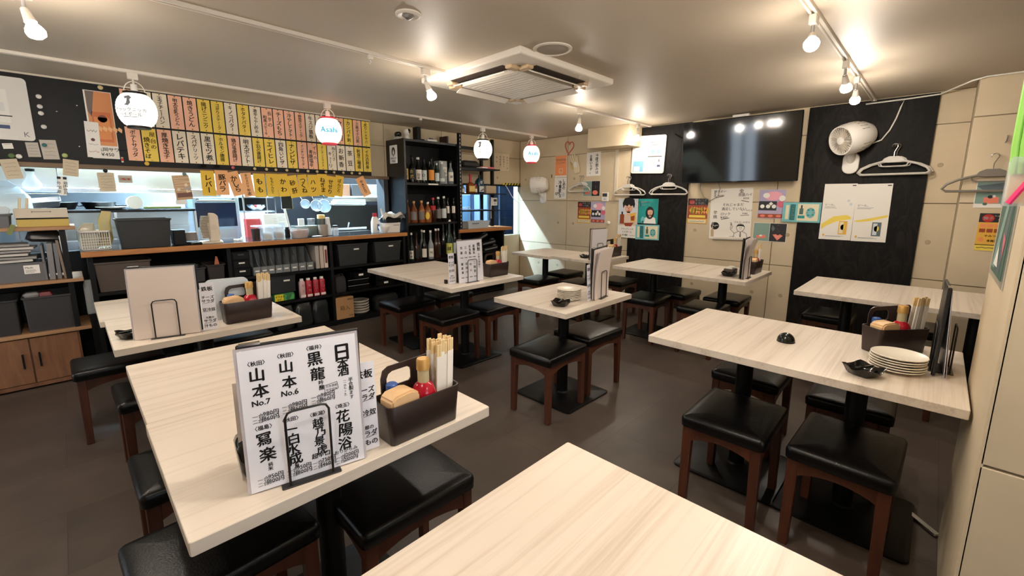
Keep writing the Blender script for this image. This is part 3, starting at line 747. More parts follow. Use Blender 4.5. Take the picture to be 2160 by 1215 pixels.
MB().ball((0, 0, .006), .010, .006, .010).build('body', mat('magnet_red', (190, 50, 50), .4), mz); MB().ball((0, 0, .022), .008).build('head', mat('magnet_pink', (230, 190, 170), .4), mz); MB().ball((0, 0, -.008), .008, .006, .007).build('base', M_WHITE, mz)
NB = mat('note_paper_tan', (206, 190, 164), .7); NG = mat('note_paper_grey', (196, 188, 176), .7)
def note(label, tl, br, tilt, m, y=4.83, n=4, tone=0):
    o = sheet('paper_note', label, 'note', 'y', y, tl, br, m, tilt=tilt)
    w, h = o['_w'], o['_h']; k = Ink(-.002)
    for i in range(n): k.scribble(-w*.35, w*.35, h*.3-h*.6*i/max(n-1, 1), h*.06, .0018, 7)
    k.build('handwriting', mat('note_ink', (120, 108, 96), .7), o); return o
note('crumpled paper note at the far left under the whiteboard', (-0.278, 1.617), (-0.192, 1.477), -8, NB)
note('paper note pinned with a green magnet over the left of the pass', (0.026, 1.632), (0.112, 1.508), 7, NB)
note('larger grey note under the right corner of the whiteboard', (-0.071, 1.77), (0.015, 1.629), -3, NG, 4.85)
note('smaller grey note left of the round blue magnet', (-0.145, 1.745), (-0.08, 1.641), -3, NG, 4.852)
note('folded white card at the far left below the whiteboard', (-0.259, 1.728), (-0.209, 1.69), -6, M_PAPER, 4.85, 1)
tn = note('narrow white tag with two black squares hanging in the pass', (-0.015, 1.503), (0.03, 1.362), 5, M_PAPER, 4.82, 0)
k = Ink(-.002); k.rect(-.028, -.008, .05, .068).rect(.004, .024, .05, .068); k.vtext('外国産', -.018, .035, -.06, .026, .02).vtext('鶏肉使用', .016, .035, -.065, .026, .02); k.build('lettering', M_INK, tn)
note('tan paper tag hung by a black clip in front of the steel hood', (0.211, 1.543), (0.311, 1.395), -1, NB, n=5)
pc = note('small red and green picture card on the steel hood', (0.334, 1.525), (0.42, 1.466), -1, NG, n=0)
k = Ink(-.002); k.rect(-.036, .036, -.012, .012, 0).up().poly([(-.03, 0), (-.008, .009), (.006, -.004), (.0, -.009)], 1).poly([(.01, .008), (.03, .004), (.026, -.008), (.014, -.006)], 1); k.build('print', [mat('print_sage', (150, 160, 140), .6), mat('print_red', (186, 66, 60), .6)], pc)
bag = note('tan menu card in a shiny plastic sleeve with a brown label, in the pass', (0.69, 1.54), (0.811, 1.329), -5, mat('sleeve_tan', (190, 150, 104), .25), 4.82, 0)
k = Ink(-.002); k.rect(-.05, .06, -.085, -.045, 1)
for i in range(6): k.line([(-.05, .08-.02*i), (.06, .075-.02*i+random.uniform(-.01, .01))], .003, 0)
for i in range(8):
    a, b_ = random.uniform(-.05, .05), random.uniform(-.04, .04); k.up().poly([(a, b_), (a+.02, b_+.012), (a+.028, b_-.014), (a+.006, b_-.02)], 2 if i % 2 else 0)
k.build('print', [mat('print_cream', (226, 206, 172), .3), mat('print_choc', (110, 66, 48), .4), mat('foil_grey', (176, 168, 160), .15, .4)], bag)
note('white paper scrap under the brown-labelled sleeve in the pass', (0.69, 1.329), (0.769, 1.287), 0, M_PAPER, 4.822, 0)
magnet(*(0.048, 1.662), mat('magnet_green', (176, 190, 120), .4), 'pale green round magnet over a paper note', .017)
magnet(*(-0.189, 1.639), M_WHITE, 'white round magnet at the left under the whiteboard', .017)
magnet(*(-0.225, 1.641), mat('magnet_leaf', (96, 120, 70), .5), 'green leafy magnet beside a white magnet at far left', .018)
magnet(*(-0.051, 1.73), mat('magnet_teal', (60, 110, 110), .4), 'dark teal ringed magnet on the grey note', .014, 4.846)
magnet(*(0.262, 1.556), M_BLACKG, 'black clip magnet on top of the tan paper tag', .015, 4.828)
magnet(*(0.773, 1.55), mat('magnet_slate', (120, 136, 130), .4), 'slate magnet holding the shiny plastic sleeve', .016, 4.818)

# ================================================================ BEHIND THE PASS: KITCHEN
hd = thing('range_hood', 'stainless steel hood hanging behind the upper part of the pass', 'hood', (.40, 5.8, 1.42))
MB().box(-2.0, .75, 0, .9, 0, .95).build('canopy', mat('hood_steel', (186, 184, 180), .28, .9, bump=.02, bscale=4), hd, bevel=.006)
MB().box(-2.0, .75, -.02, .01, -.03, .012).build('gutter', M_STEEL, hd, bevel=.004)
sh = thing('wall_shelf', 'steel kitchen shelf below the hood with pale tiles behind', 'shelf', (.3, 6.3, 1.16))
MB().box(-1.6, .9, -.15, .3, 0, .03).build('board', M_STEEL, sh, bevel=.003)
for x in (-1.5, -.4, .7): MB().box(x-.015, x+.015, -.12, .28, -.1, 0).build('bracket', M_STEEL, sh)
kt = thing('kitchen_counter', 'stainless kitchen worktop running behind the pass', 'counter', (.8, 5.45, 0))
MB().box(-2.6, 1.22, -.30, .35, .84, .88).build('worktop', M_STEEL, kt, bevel=.004)
MB().box(-2.6, 1.22, -.28, .33, .0, .84).build('cabinet', mat('kitchen_cabinet', (120, 126, 132), .4, .6), kt)
sc_ = thing('display_fridge', 'refrigerated glass counter case behind the left of the pass', 'display case', (.40, 5.42, .88))
MB().box(-.70, .50, -.17, .17, .335, .362).build('top', M_BLACK, sc_, bevel=.006)
MB().box(-.70, .50, -.17, .17, 0, .10).build('base', M_STEEL, sc_, bevel=.004)
MB().box(-.68, .48, -.165, -.158, .10, .335).build('glass', M_GLASS, sc_)
for x in (-.70, -.1, .485): MB().box(x, x+.018, -.17, -.15, .10, .335).build('post', M_STEEL, sc_)
MB().box(-.68, .48, -.13, .15, .19, .198).build('shelf', M_GLASS, sc_)
MB().box(-.68, .48, .15, .165, .10, .335).build('back', mat('case_back', (180, 200, 214), .3), sc_)
for i, (x, nm, m_) in enumerate(((-.5, 'pale', M_WHITE), (-.25, 'steel', M_STEEL), (.1, 'clear', M_CLEAR), (.3, 'white', M_WHITE))):
    o = MB().rloft(0, 0, .09, .07, .015, [(.01, 0), (0, .04), (.004, .04), (.012, .006)]).build('food_tray', m_, None, (.40+x, 5.42, .981)); tag(o, nm+' food tray inside the glass counter case, %s' % ('leftmost', 'second', 'third', 'rightmost')[i], 'tray', 'trays in the glass case')
# things on top of the case and shelf
def pan(x, y, z, r, label):
    t = thing('frying_pan', label, 'pan', (x, y, z), R(random.uniform(-30, 30)), 'black pans on the glass case')
    MB().lathe([(r*.75, 0), (r, .06), (r*.97, .062), (r*.72, .006), (.001, .005)], n=24).build('bowl', M_BLACK, t)
    MB().box(r*.9, r*.9+.14, -.012, .012, .025, .037).build('handle', M_BLACKP, t, bevel=.004)
pan(-.02, 5.40, 1.243, .11, 'left black pan on the glass case'); pan(.22, 5.45, 1.243, .12, 'right black pan on the glass case')
o = MB().lathe([(.06, 0), (.115, .018), (.113, .021), (.06, .006), (.001, .005)], n=26).build('serving_dish', M_WHITE, None, (.30, 5.34, 1.243)); tag(o, 'white shallow dish on the glass case left of the paper roll', 'dish')
b = MB(); b.lathe([(.022, -.05), (.058, -.05), (.058, .05), (.022, .05)], n=24); b.add(*[[], []]); b.xf(Matrix.Rotation(PI/2, 4, 'X'))
o = b.build('paper_roll', M_WHITE, None, (.455, 5.33, 1.243+.058)); tag(o, 'white paper roll lying with its end facing out on the glass case', 'paper roll')
o = MB().box(-.13, .13, -.09, .09, 0, .022).build('cutting_board', mat('board_green', (120, 140, 76), .5), None, (.66, 5.37, 1.243), (0, 0, R(3)), bevel=.004); tag(o, 'green cutting board lying on the glass case', 'cutting board')
o = MB().rloft(0, 0, .07, .05, .01, [(0, 0), (0, .028), (.004, .03)]).build('food_container', M_CLEAR, None, (.66, 5.37, 1.266)); tag(o, 'clear lidded container on the green cutting board', 'container')
# left end: bag, carafe, tray
o = MB().rloft(0, 0, .16, .07, .05, [(.02, 0), (0, .06), (.01, .24), (.06, .31), (.11, .36)]).build('plastic_bag', mat('bag_white', (206, 224, 236), .25, alpha=.8), None, (-.33, 5.15, 1.11)); tag(o, 'pale plastic bag bulging at the far left of the pass', 'bag')
cf = thing('carafe', 'round glass carafe behind the notes at the left of the pass', 'carafe', (-.16, 5.22, 1.40))
MB().lathe([(.03, 0), (.055, .02), (.058, .05), (.03, .10), (.02, .13), (.024, .15)], n=20).build('flask', M_GLASS, cf); MB().lathe([(.026, .15), (.028, .17), (.01, .175)], n=16).build('lid', M_BLACK, cf)
wsf = thing('hanging_shelf', 'thin wire shelf holding the carafe at left of the pass', 'shelf', (-.3, 5.2, 1.375))
for i in range(7): MB().cyl((-.35, -.09+.03*i, 0), (.30, -.09+.03*i, 0), .0025, n=6).build('wire', M_CHROME, wsf)
for x in (-.34, .29): MB().cyl((x, -.1, 0), (x, -.1, .32), .004, n=6).build('hanger_rod', M_CHROME, wsf)
tr_ = MB().rloft(0, 0, .12, .09, .02, [(.02, 0), (0, .05), (.004, .052), (.02, .008)]).build('steel_tray', M_STEEL, None, (-.13, 5.25, 1.275), (R(12), R(-6), 0)); tag(tr_, 'tilted steel tray under the carafe at the left of the pass', 'tray')
for i, (a, b_) in enumerate(((-.235, -.215), (-.20, -.175))):
    o = MB().cyl((0, 0, 0), (.02-.03*i*0, .02, .14), .0075, n=8).build('wooden_spatula_handle', mat('spatula_wood', (222, 206, 170), .6), None, (a, 4.62, 1.20)); tag(o, ('left', 'right')[i]+' pale spatula handle standing at the left end of the counter', 'spatula')
# oven
ov = thing('kitchen_oven', 'steel framed kitchen oven with a dark glass door behind the fan', 'oven', (1.13, 5.72, .88))
MB().box(-.205, .215, -.2, .2, 0, .47).build('body', mat('oven_steel', (176, 200, 216), .3, .6), ov, bevel=.006)
MB().box(-.185, .180, -.212, -.195, .16, .415).build('door_glass', mat('oven_glass', (24, 36, 58), .08), ov, bevel=.004)
MB().cyl((-.17, -.225, .435), (.17, -.225, .435), .009, n=10).build('handle', M_CHROME, ov)
MB().box(-.17, .17, -.205, -.199, .03, .13).build('panel', M_STEEL, ov, bevel=.003)
for x in (-.16, .16): MB().cyl((x, -.2, .445), (x, -.216, .445), .012, n=14).build('knob', M_DGREY, ov)
o = MB().box(-.12, .14, -.15, .15, 0, .08).build('steel_box', M_STEEL, None, (1.06, 5.72, 1.352), bevel=.006); tag(o, 'steel box on top of the kitchen oven', 'box')
# steel shelf unit with bowl and cartons
ms = thing('steel_shelf_unit', 'steel shelf unit with a bowl right of the oven', 'shelf unit', (1.57, 5.75, .88))
for z in (.30, .465): MB().box(-.17, .17, -.16, .16, z, z+.016).build('shelf', M_STEEL, ms, bevel=.002)
for x in (-.17, .155):
    for y in (-.16, .145): MB().box(x, x+.015, y, y+.015, 0, .55).build('post', M_STEEL, ms)
MB().box(-.155, .155, .14, .155, .316, .465).build('back', M_BLACK, ms)
o = MB().lathe([(.04, 0), (.095, .05), (.10, .07), (.095, .07), (.04, .006), (.001, .005)], n=24).build('mixing_bowl', M_CHROME, None, (1.56, 5.68, 1.197)); tag(o, 'shiny steel bowl on the shelf right of the oven', 'bowl')
ct = thing('carton', 'white printed carton behind the clear tubs on the counter', 'carton', (1.63, 5.35, .88))
MB().box(-.12, .12, -.06, .06, 0, .29).build('box', M_WHITE, ct, bevel=.003)
k = Ink(-.061); k.rect(.03, .09, .14, .19, 1); doc_print(k, -.02, .02, .12, .25, 7, 0); doc_print(k, .03, .10, .21, .26, 3, 0); k.disc(-.07, .14, .006, m=0); k.build('print', [mat('ink_grey', (120, 120, 124), .7), mat('print_light2', (196, 200, 204), .6)], ct)
o = MB().box(-.07, .07, -.05, .05, 0, .24).build('carton', mat('carton_red', (176, 60, 58), .5), None, (1.43, 5.42, .88), bevel=.003); tag(o, 'red carton left of the white printed carton in the kitchen', 'carton')
rg = thing('wire_rack', 'small wire rack hanging on the dark kitchen panel', 'rack', (1.80, 5.4, 1.22))
MB().tube([(-.06, 0, .20), (-.06, 0, .005), (-.055, 0, 0), (.055, 0, 0), (.06, 0, .005), (.06, 0, .20)], .004).build('frame', M_CHROME, rg); MB().box(-.055, .055, .002, .006, .005, .2).build('panel', M_BLACK, rg)
# dark splash panel and things hung on it
sb = thing('splash_panel', 'black splash panel at the back of the kitchen on the right', 'panel', (2.75, 6.2, 0))
MB().box(-.95, 1.7, 0, .03, 0, 1.85).build('panel', mat('splash_black', (16, 18, 24), .35), sb)
for x in (-.8, 0, .8): MB().cyl((x, -.002, 1.6), (x, .01, 1.6), .012, n=12).build('fixing', M_CHROME, sb)
sr = thing('steel_shelf', 'long steel shelf under the right part of the pass lintel', 'shelf', (3.0, 5.85, 1.345))
MB().box(-.6, .9, -.16, .3, 0, .025).build('board', M_STEEL, sr, bevel=.003)
MB().box(-.6, .9, .28, .3, -.05, .0).build('rail', M_STEEL, sr)
for i, (x, w_, m_, lb) in enumerate(((2.62, .12, mat('carton_brown', (132, 90, 66), .6), 'brown carton on the steel shelf at the right of the pass'), (2.86, .09, M_DGREY, 'dark grey box on the steel shelf behind the skewer strips'), (3.1, .12, M_STEEL, 'steel pan lid box on the steel shelf at far right of the pass'))):
    o = MB().box(-w_, w_, -.1, .1, 0, .16).build('storage_box', m_, None, (x, 5.87, 1.371), bevel=.005); tag(o, lb, 'box')
tw = thing('folded_towels', 'stack of folded white cloths hanging over the steel shelf edge', 'towels', (2.62, 5.6, 1.262))
for i, dz in enumerate((0, .022, .044)): MB().rloft(.01*i, 0, .22-.012*i, .08, .02, [(.004, 0), (0, .005), (0, .016), (.004, .02)]).xf(Matrix.Translation((0, 0, dz))).build('cloth', mat('cloth_white', (216, 230, 240), .8), tw)
MB().box(-.2, .2, -.08, .12, -.012, -.001).build('rack', M_STEEL, tw)
rl = thing('utensil_rail', 'steel rail carrying strainers in the kitchen', 'rail', (2.2, 5.66, 1.395))
MB().cyl((-.25, 0, 0), (.35, 0, 0), .006, n=10).build('bar', M_CHROME, rl)
for x in (-.24, .34): MB().cyl((x, 0, 0), (x, .47, .0), .005, n=8).build('bracket', M_CHROME, rl)
def strainer(x, z, r, tilt, label, deep=.6):
    t = thing('strainer', label, 'strainer', (x, 5.66, z), (R(78), R(tilt), 0), 'strainers on the rail')
    MB().tube([(r*math.cos(2*PI*k/24), r*math.sin(2*PI*k/24), 0) for k in range(24)], .004, closed=True).build('rim', M_CHROME, t)
    MB().ball((0, 0, 0), r*.97, r*.97, r*deep, 20, 6, lo=-88, hi=0).build('mesh', mat('strainer_mesh', (170, 190, 210), .3, .6, alpha=.55), t)
    MB().tube([(0, r, 0), (0, r+.06, .01), (0, r+.10, .012)], .005).build('handle', M_CHROME, t)
strainer(2.335, 1.245, .083, 0, 'large round strainer hanging right on the rail'); strainer(2.235, 1.25, .07, -20, 'middle strainer overlapping the large one'); strainer(2.10, 1.272, .055, -30, 'small pot strainer hanging left on the rail', 1.2)
# sink edge and pipes at the back right
sk = thing('kitchen_sink', 'steel sink with pipes behind the right end of the counter', 'sink', (2.55, 5.55, 0))
MB().box(-.45, .45, -.3, .3, .82, .90).build('basin', M_STEEL, sk, bevel=.01)
MB().box(-.43, .43, -.27, .29, .03, .82).build('cabinet', mat('kitchen_cabinet', (120, 126, 132), .4, .6), sk)
MB().cyl((-.4, .27, .93), (.42, .27, .93), .02, n=12).build('pipe', M_CHROME, sk)
for x in (-.2, .15): MB().cyl((x, .27, .93), (x, .22, 1.02), .012, n=10).build('tap', M_CHROME, sk)
# glass refrigerator seen through the right opening
gf = thing('glass_refrigerator', 'tall dark glass-door refrigerator with wire shelves in the corner opening', 'refrigerator', (5.42, 5.75, 0))
MB().box(-.50, .62, -.02, .35, 0, 1.75).build('body', mat('fridge_dark', (30, 40, 62), .3), gf, bevel=.005)
for x0, x1 in ((-.50, -.235), (-.20, .28)): MB().box(x0+.015, x1-.015, -.345, -.338, .2, 1.62).build('door_glass', mat('fridge_glass', (40, 58, 90), .05, alpha=.5), gf)
for x in (-.5, -.235, .27): MB().box(x, x+.03, -.35, -.02, .1, 1.7).build('post', mat('fridge_frame', (120, 140, 170), .3, .4), gf)
MB().box(-.5, .3, -.35, -.02, .1, .2).box(-.5, .3, -.35, -.02, 1.62, 1.7).build('frame', mat('fridge_dark', (30, 40, 62), .3), gf)
for k_ in range(8): MB().cyl((-.48, -.32, .76+.125*k_), (.28, -.32, .76+.125*k_), .006, n=6).cyl((-.48, -.05, .76+.125*k_), (.28, -.05, .76+.125*k_), .004, n=6).build('wire_shelf', M_CHROME, gf)
wf = thing('glass_display_cooler', 'white lit drink cooler glimpsed through the steel rack', 'cooler', (4.73, 5.85, 0))
MB().box(-.20, .20, -.02, .25, 0, 1.45).build('body', M_WHITE, wf, bevel=.01)
MB().box(-.18, .18, -.028, -.018, 1.20, 1.40).box(-.18, .18, -.028, -.018, .95, 1.16).build('door_glass', mat('cooler_glass', (120, 165, 200), .1), wf)
for z in (1.18, .93): MB().cyl((-.15, -.04, z), (.15, -.04, z), .008, n=8).build('handle', M_CHROME, wf)

# ================================================================ COUNTER AND WHAT STANDS ON IT
CT = .953
cn = thing('service_counter', 'long wooden edged service counter with dark glossy top below the pass', 'counter', (1.4, 4.66, 0))
MB().box(-1.36, 1.357, -.255, -.215, CT-.040, CT).build('front_edge', M_COUNTER, cn, bevel=.003)
MB().box(-1.36, 1.357, -.215, .35, CT-.036, CT-.002).build('worktop', mat('dark_glossy_top', (32, 30, 31), .16), cn)
# shelf carcass under it: boards and uprights
cs = thing('shelf_unit', 'black open shelving under the service counter', 'shelf unit', (1.4, 4.69, 0))
X = lambda v: v-1.4
for x in (.07, .955, 1.865, 2.735): MB().box(X(x), X(x+.03), -.22, .22, 0, CT-.042).build('upright', M_BLACKP, cs)
for x0, x1 in ((.10, .955), (.985, 1.865), (1.895, 2.735)):
    for z in (.045, .335, .618): MB().box(X(x0), X(x1), -.215, .21, z-.012, z+.012).build('board', M_BLACKP, cs)
    MB().box(X(x0), X(x1), .205, .215, .0, .90).build('back_panel', mat('shelf_back', (10, 10, 11), .7, spec=.2), cs)
MB().box(X(.07), X(2.765), -.205, -.19, 0, .035).build('kick_board', M_BLACKP, cs)
def tub(name, label, x0, x1, z0, z1, y, d, m, taper=.02, tagz=None, cat='bin', group=None, lid=None, fold=True):
    t = thing(name, label, cat, ((x0+x1)/2, y+d/2, z0), 0, group)
    hx, hy, h = (x1-x0)/2, d/2, z1-z0
    MB().rloft(0, 0, hx, hy, .015, [(taper, 0), (.002, h-.014), (-.006, h-.012), (-.006, h), (.004, h), (taper+.006, .01)]).build('body', m, t)
    if tagz is not None: MB().box(-.028+.03, .028+.03, -hy-.004, -hy+.012, h*tagz-.007, h*tagz+.007).build('label_holder', M_PAPER, t)
    return t
M_BIN = mat('charcoal_bin', (42, 44, 45), .55)
tub('storage_bin', 'charcoal bin with white tag under the counter right end, left one', 1.955, 2.30, .632, .862, 4.475, .32, M_BIN, .02, .74, group='charcoal bins under the counter')
tub('storage_bin', 'charcoal bin with white tag under the counter right end, right one', 2.375, 2.715, .632, .860, 4.475, .32, M_BIN, .02, .76, group='charcoal bins under the counter')
tub('storage_bin', 'brown-grey fabric bin under the left end of the counter', .095, .43, .632, .860, 4.475, .32, mat('fabric_bin', (84, 74, 68), .8), .02)
tub('storage_bin', 'small dark bin with an orange packet in the left shelf bay', .80, .935, .632, .77, 4.48, .25, mat('fabric_bin_dark', (50, 44, 42), .8), .012)
o = MB().prism([(-.02, 0), (.03, 0), (.012, .11), (.0, .115)], 'y', -.006, .006).build('orange_packet', mat('packet_orange', (198, 110, 76), .5), None, (.885, 4.56, .72)); tag(o, 'orange paper packet sticking up from the small dark bin', 'packet')
tub('storage_bin', 'low grey tray bin left of the orange packet', .60, .79, .632, .755, 4.48, .25, M_DGREY, .012)
for i, x in enumerate((.50, .60, .70)):
    o = MB().lathe([(.032, 0), (.045, .03), (.045, .04), (.03, .04), (.03, .05)], n=16).build('dish_stack', M_DGREY, None, (x, 4.66, .632 if i != 1 else .632)); tag(o, 'small dark dish stack deep in the left shelf bay, %s' % ('left', 'middle', 'right')[i], 'dishes')
du = thing('drawer_unit', 'black drawer unit with two white tags left of the grey file boxes', 'drawer unit', (1.063, 4.63, .632))
MB().box(-.072, .072, -.14, .14, 0, .235).build('body', M_BLACKP, du, bevel=.003)
for z in (.008, .084, .160):
    d = MB().box(-.064, .064, -.150, -.138, z, z+.068).build('drawer', M_BLACK, du, bevel=.003)
    MB().box(-.022, .026, -.1535, -.149, z+.040, z+.052).build('label_tag', M_PAPER if z < .15 else M_DGREY, d)
# grey magazine files
def file_box(x, label, w=.058, y=4.48):
    t = thing('magazine_file', label, 'file box', (x, y, .632), 0, 'grey magazine files under the counter')
    d = .23; side = [(0, 0), (d, 0), (d, .22), (d-.05, .215), (.09, .10), (.06, .082), (0, .078)]
    for s in (-1, 1): MB().prism(side, 'x', s*w/2-.0015, s*w/2+.0015).build('side', mat('file_grey', (122, 126, 126), .45), t)
    MB().box(-w/2, w/2, 0, .003, 0, .078).build('front', mat('file_grey', (122, 126, 126), .45), t)
    MB().box(-w/2, w/2, d-.003, d, 0, .22).build('back', mat('file_grey', (122, 126, 126), .45), t)
    MB().box(-w/2, w/2, 0, d, 0, .003).build('base', mat('file_grey', (122, 126, 126), .45), t)
    MB().box(-.018, .018, -.003, .0005, .034, .046).build('label_tag', M_PAPER, t)
    return t
for i, x in enumerate((1.185, 1.246, 1.307, 1.375, 1.44, 1.515, 1.59, 1.665)):
    file_box(x, 'grey magazine file with white tag under the counter, %s from the left' % ORD[i], .058 if i < 3 else .064)
for i, (x, m_, h) in enumerate(((1.745, mat('folder_grey', (176, 166, 156), .6), .235), (1.79, mat('folder_tan', (196, 180, 164), .6), .235), (1.832, mat('folder_white', (222, 208, 196), .6), .23))):
    t = thing('document_folder', ('pale grey', 'tan', 'white and brown spined')[i]+' document folder standing right of the magazine files', 'folder', (x, 4.62, .632))
    MB().box(-.018, .018, -.13, .12, 0, h).build('cover', m_, t, bevel=.003)
    if i == 2: MB().box(-.010, .010, -.132, -.129, .05, .19).build('spine_label', mat('spine_brown', (120, 62, 40), .6), t)
# lower shelf: grey-black bin, sponge pack, red spray cans, black bags
tub('storage_bin', 'black bin with a white tag left of the red cans', 1.29, 1.525, .430, .60, 4.50, .28, mat('bin_black', (36, 37, 38), .5), .008, .7)
sgp = thing('sponge_pack', 'yellow and green kitchen sponge packet with lettering under the black bin', 'packet', (1.405, 4.54, .349))
MB().box(-.095, .095, -.05, .05, 0, .075).build('body', mat('sponge_green', (44, 112, 60), .6), sgp, bevel=.01)
k = Ink(-.0505); k.rect(-.09, -.005, .006, .07, 0).up().poly([(-.012, .006), (.02, .006), (.008, .03), (.022, .05), (.004, .07), (-.012, .07)], 2); k.htext('ぞうさん', -.086, .048, .022, .05, 1); k.htext('zo!', -.07, .022, .03, .04, 1); k.poly([(.04, .01), (.08, .01), (.09, .05), (.07, .065), (.06, .04)], 2); k.build('print', [mat('sponge_yellow', (226, 206, 40), .6), M_INK, mat('sponge_green2', (84, 160, 84), .6)], sgp)
for i, x in enumerate((1.585, 1.65, 1.72, 1.785)):
    red = mat('can_red', (176, 34, 52), .3) if i else mat('can_pink', (206, 168, 166), .35)
    t = thing('gas_can', ('pink-white', 'red', 'red', 'dark red')[i]+' gas can under the counter, %s of four' % ('leftmost', 'second', 'third', 'rightmost')[i], 'can', (x, 4.53, .349), 0, 'gas cans under the counter')
    MB().rloft(0, 0, .029, .029, .02, [(.002, 0), (0, .004), (0, .155), (.006, .168), (.014, .172)], n=6).build('body', red, t)
    MB().lathe([(.018, .170), (.018, .19), (.015, .193)], n=16).build('cap', M_WHITE, t)
    k = Ink(-.0295); k.rect(-.024, .024, .006, .03, 1).up(); k.vtext(('ガス', '火力', 'COOL', 'VOV')[i], 0, .15, .04, .034, .03, 0, 3)
    k.build('lettering', [mat('can_print', (240, 226, 220), .5) if i != 0 else mat('print_pink', (190, 120, 140), .6), mat('can_band', (230, 214, 206), .5)], t)
M_BAG = mat('black_bag', (40, 42, 42), .22, alpha=.92, bump=.3, bscale=18)
for i, x in enumerate((1.40, 1.575, 1.745)):
    b = MB().rloft(0, 0, .085, .12, .04, [(.01, 0), (0, .03), (-.004, .12), (.004, .2), (.02, .235), (.06, .25)], n=6)
    b.v = [(v[0]+.008*math.sin(31*v[2]+5*v[1]+i), v[1]+.010*math.sin(27*v[2]+17*v[0]+i), v[2]) for v in b.v]
    o = b.build('plastic_bag', M_BAG, None, (x, 4.60, .058)); tag(o, 'shiny black plastic bag on the bottom shelf, %s' % ('left', 'middle', 'right')[i], 'bag', 'black bags on the bottom shelf')
cb = thing('cardboard_box', 'brown cardboard box with black print on the bottom shelf', 'box', (1.99, 4.58, .058))
MB().box(-.10, .10, -.11, .11, 0, .235).build('carton', mat('cardboard', (178, 134, 88), .75), cb, bevel=.003)
k = Ink(-.111); k.htext('業務用', .095, .21, .022, .02, align='r'); k.htext('箱入', 0, .12, .055, .0, align='c'); k.htext('20枚', .09, .03, .024, .02, align='r'); k.build('lettering', mat('carton_ink', (84, 58, 36), .7), cb)
for i in range(5):
    o = MB().lathe([(.075, 0), (.10, .02), (.102, .032), (.096, .034), (.07, .012), (.001, .010)], n=28).build('bowl', mat('bowl_white', (206, 198, 186), .35), None, (2.22, 4.60, .058+.03*i)); tag(o, 'white bowl stacked on the bottom shelf, %s from the bottom' % ('first', 'second', 'third', 'fourth', 'top one, fifth')[i], 'bowl', 'stack of white bowls')
o = MB().rloft(0, 0, .15, .11, .03, [(.01, 0), (0, .02), (0, .15), (.03, .18)], n=5).build('plastic_bag', M_BAG, None, (2.52, 4.61, .058)); tag(o, 'black bag on the bottom shelf right of the white bowls', 'bag')
bx = thing('cloth_bag', 'dark cloth bag at the left of the black trays', 'bag', (1.97, 4.58, .349))
MB().rloft(0, 0, .06, .1, .02, [(.01, 0), (0, .03), (.004, .14), (.015, .17)]).build('body', mat('cloth_dark', (44, 42, 42), .9), bx); MB().tube([(-.03, -.09, .15), (-.02, -.1, .2), (.02, -.1, .2), (.03, -.09, .15)], .004).build('handle', mat('cloth_dark', (44, 42, 42), .9), bx)
for i, (x, z, h) in enumerate(((2.17, .349, .06), (2.17, .412, .06), (2.20, .476, .07), (2.50, .349, .07), (2.50, .423, .07))):
    t = thing('plastic_tray', 'black stacking tray with bright rim, %s' % ('lower left', 'middle left', 'top left with white tag', 'lower right with white tag', 'upper right')[i], 'tray', (x, 4.60, z), 0, 'black trays under the counter')
    MB().rloft(0, 0, .125, .11, .01, [(.008, 0), (0, h-.006), (-.003, h-.006), (-.003, h), (.006, h), (.012, .006)]).build('body', M_BLACKG, t)
    if i in (2, 3): MB().box(-.025, .025, -.117, -.109, h*.4, h*.4+.02).build('label_tag', M_PAPER, t)
    if i in (0, 1): MB().box(-.12, .12, -.1145, -.110, h*.85, h*.85+.004).build('rim', mat('rim_grey', (150, 150, 150), .4), t)

# on the counter
bk = thing('wire_basket', 'white plastic basket with square holes at the left end of the counter', 'basket', (.135, 4.63, CT))
hw, hd_, H_ = .085, .075, .145
b = MB()
for s in (-1, 1):
    for kx in range(13):
        x = -hw+2*hw*kx/12; b.box(x*.92-.0018, x*.92+.0018, s*hd_*.95-.002, s*hd_*.95+.002, .006, H_-.012)
    for ky in range(11):
        y = -hd_+2*hd_*ky/10; b.box(s*hw*.95-.002, s*hw*.95+.002, y*.92-.0018, y*.92+.0018, .006, H_-.012)
for z in (.025, .045, .065, .085): b.rings([[(x, y, q) for x, y in rrect(hw*.95+d, hd_*.95+d, .01)] for q, d in ((z, 0), (z, .002), (z+.005, .002), (z+.005, 0))], 0, False, False)
b.build('lattice', M_WHITE, bk)['kind'] = 'stuff'
MB().rloft(0, 0, hw, hd_, .012, [(.002, H_-.014), (-.006, H_-.012), (-.006, H_), (.004, H_), (.004, H_-.014)]).build('rim', M_WHITE, bk)
MB().rloft(0, 0, hw*.95, hd_*.95, .01, [(.0, 0), (0, .006)]).build('base', M_WHITE, bk)
b = MB().rloft(0, 0, .06, .05, .03, [(.01, 0), (0, .08), (.01, .14), (.03, .19)], n=6); b.v = [(v[0]+.012*math.sin(40*v[2]+20*v[1]), v[1]+.01*math.sin(33*v[2]+9*v[0]), v[2]) for v in b.v]
o = b.build('snack_bag', mat('bag_film', (206, 200, 176), .2, alpha=.75), None, (.10, 4.63, CT+.01)); tag(o, 'crumpled clear packet standing up out of the white basket', 'packet')
b = MB().rloft(0, 0, .04, .02, .012, [(.005, 0), (0, .05), (.004, .20), (.012, .27)], n=5); b.v = [(v[0]+.01*math.sin(30*v[2]), v[1], v[2]) for v in b.v]
o = b.build('snack_bag', mat('bag_yellow', (200, 182, 110), .25, alpha=.85), None, (.185, 4.66, CT+.02), (0, R(6), 0)); tag(o, 'tall yellowish packet standing in the white basket', 'packet')
tub('storage_bin', 'large charcoal box without lid at the left of the counter top', .262, .592, CT, CT+.228, 4.47, .26, M_BIN, .02)
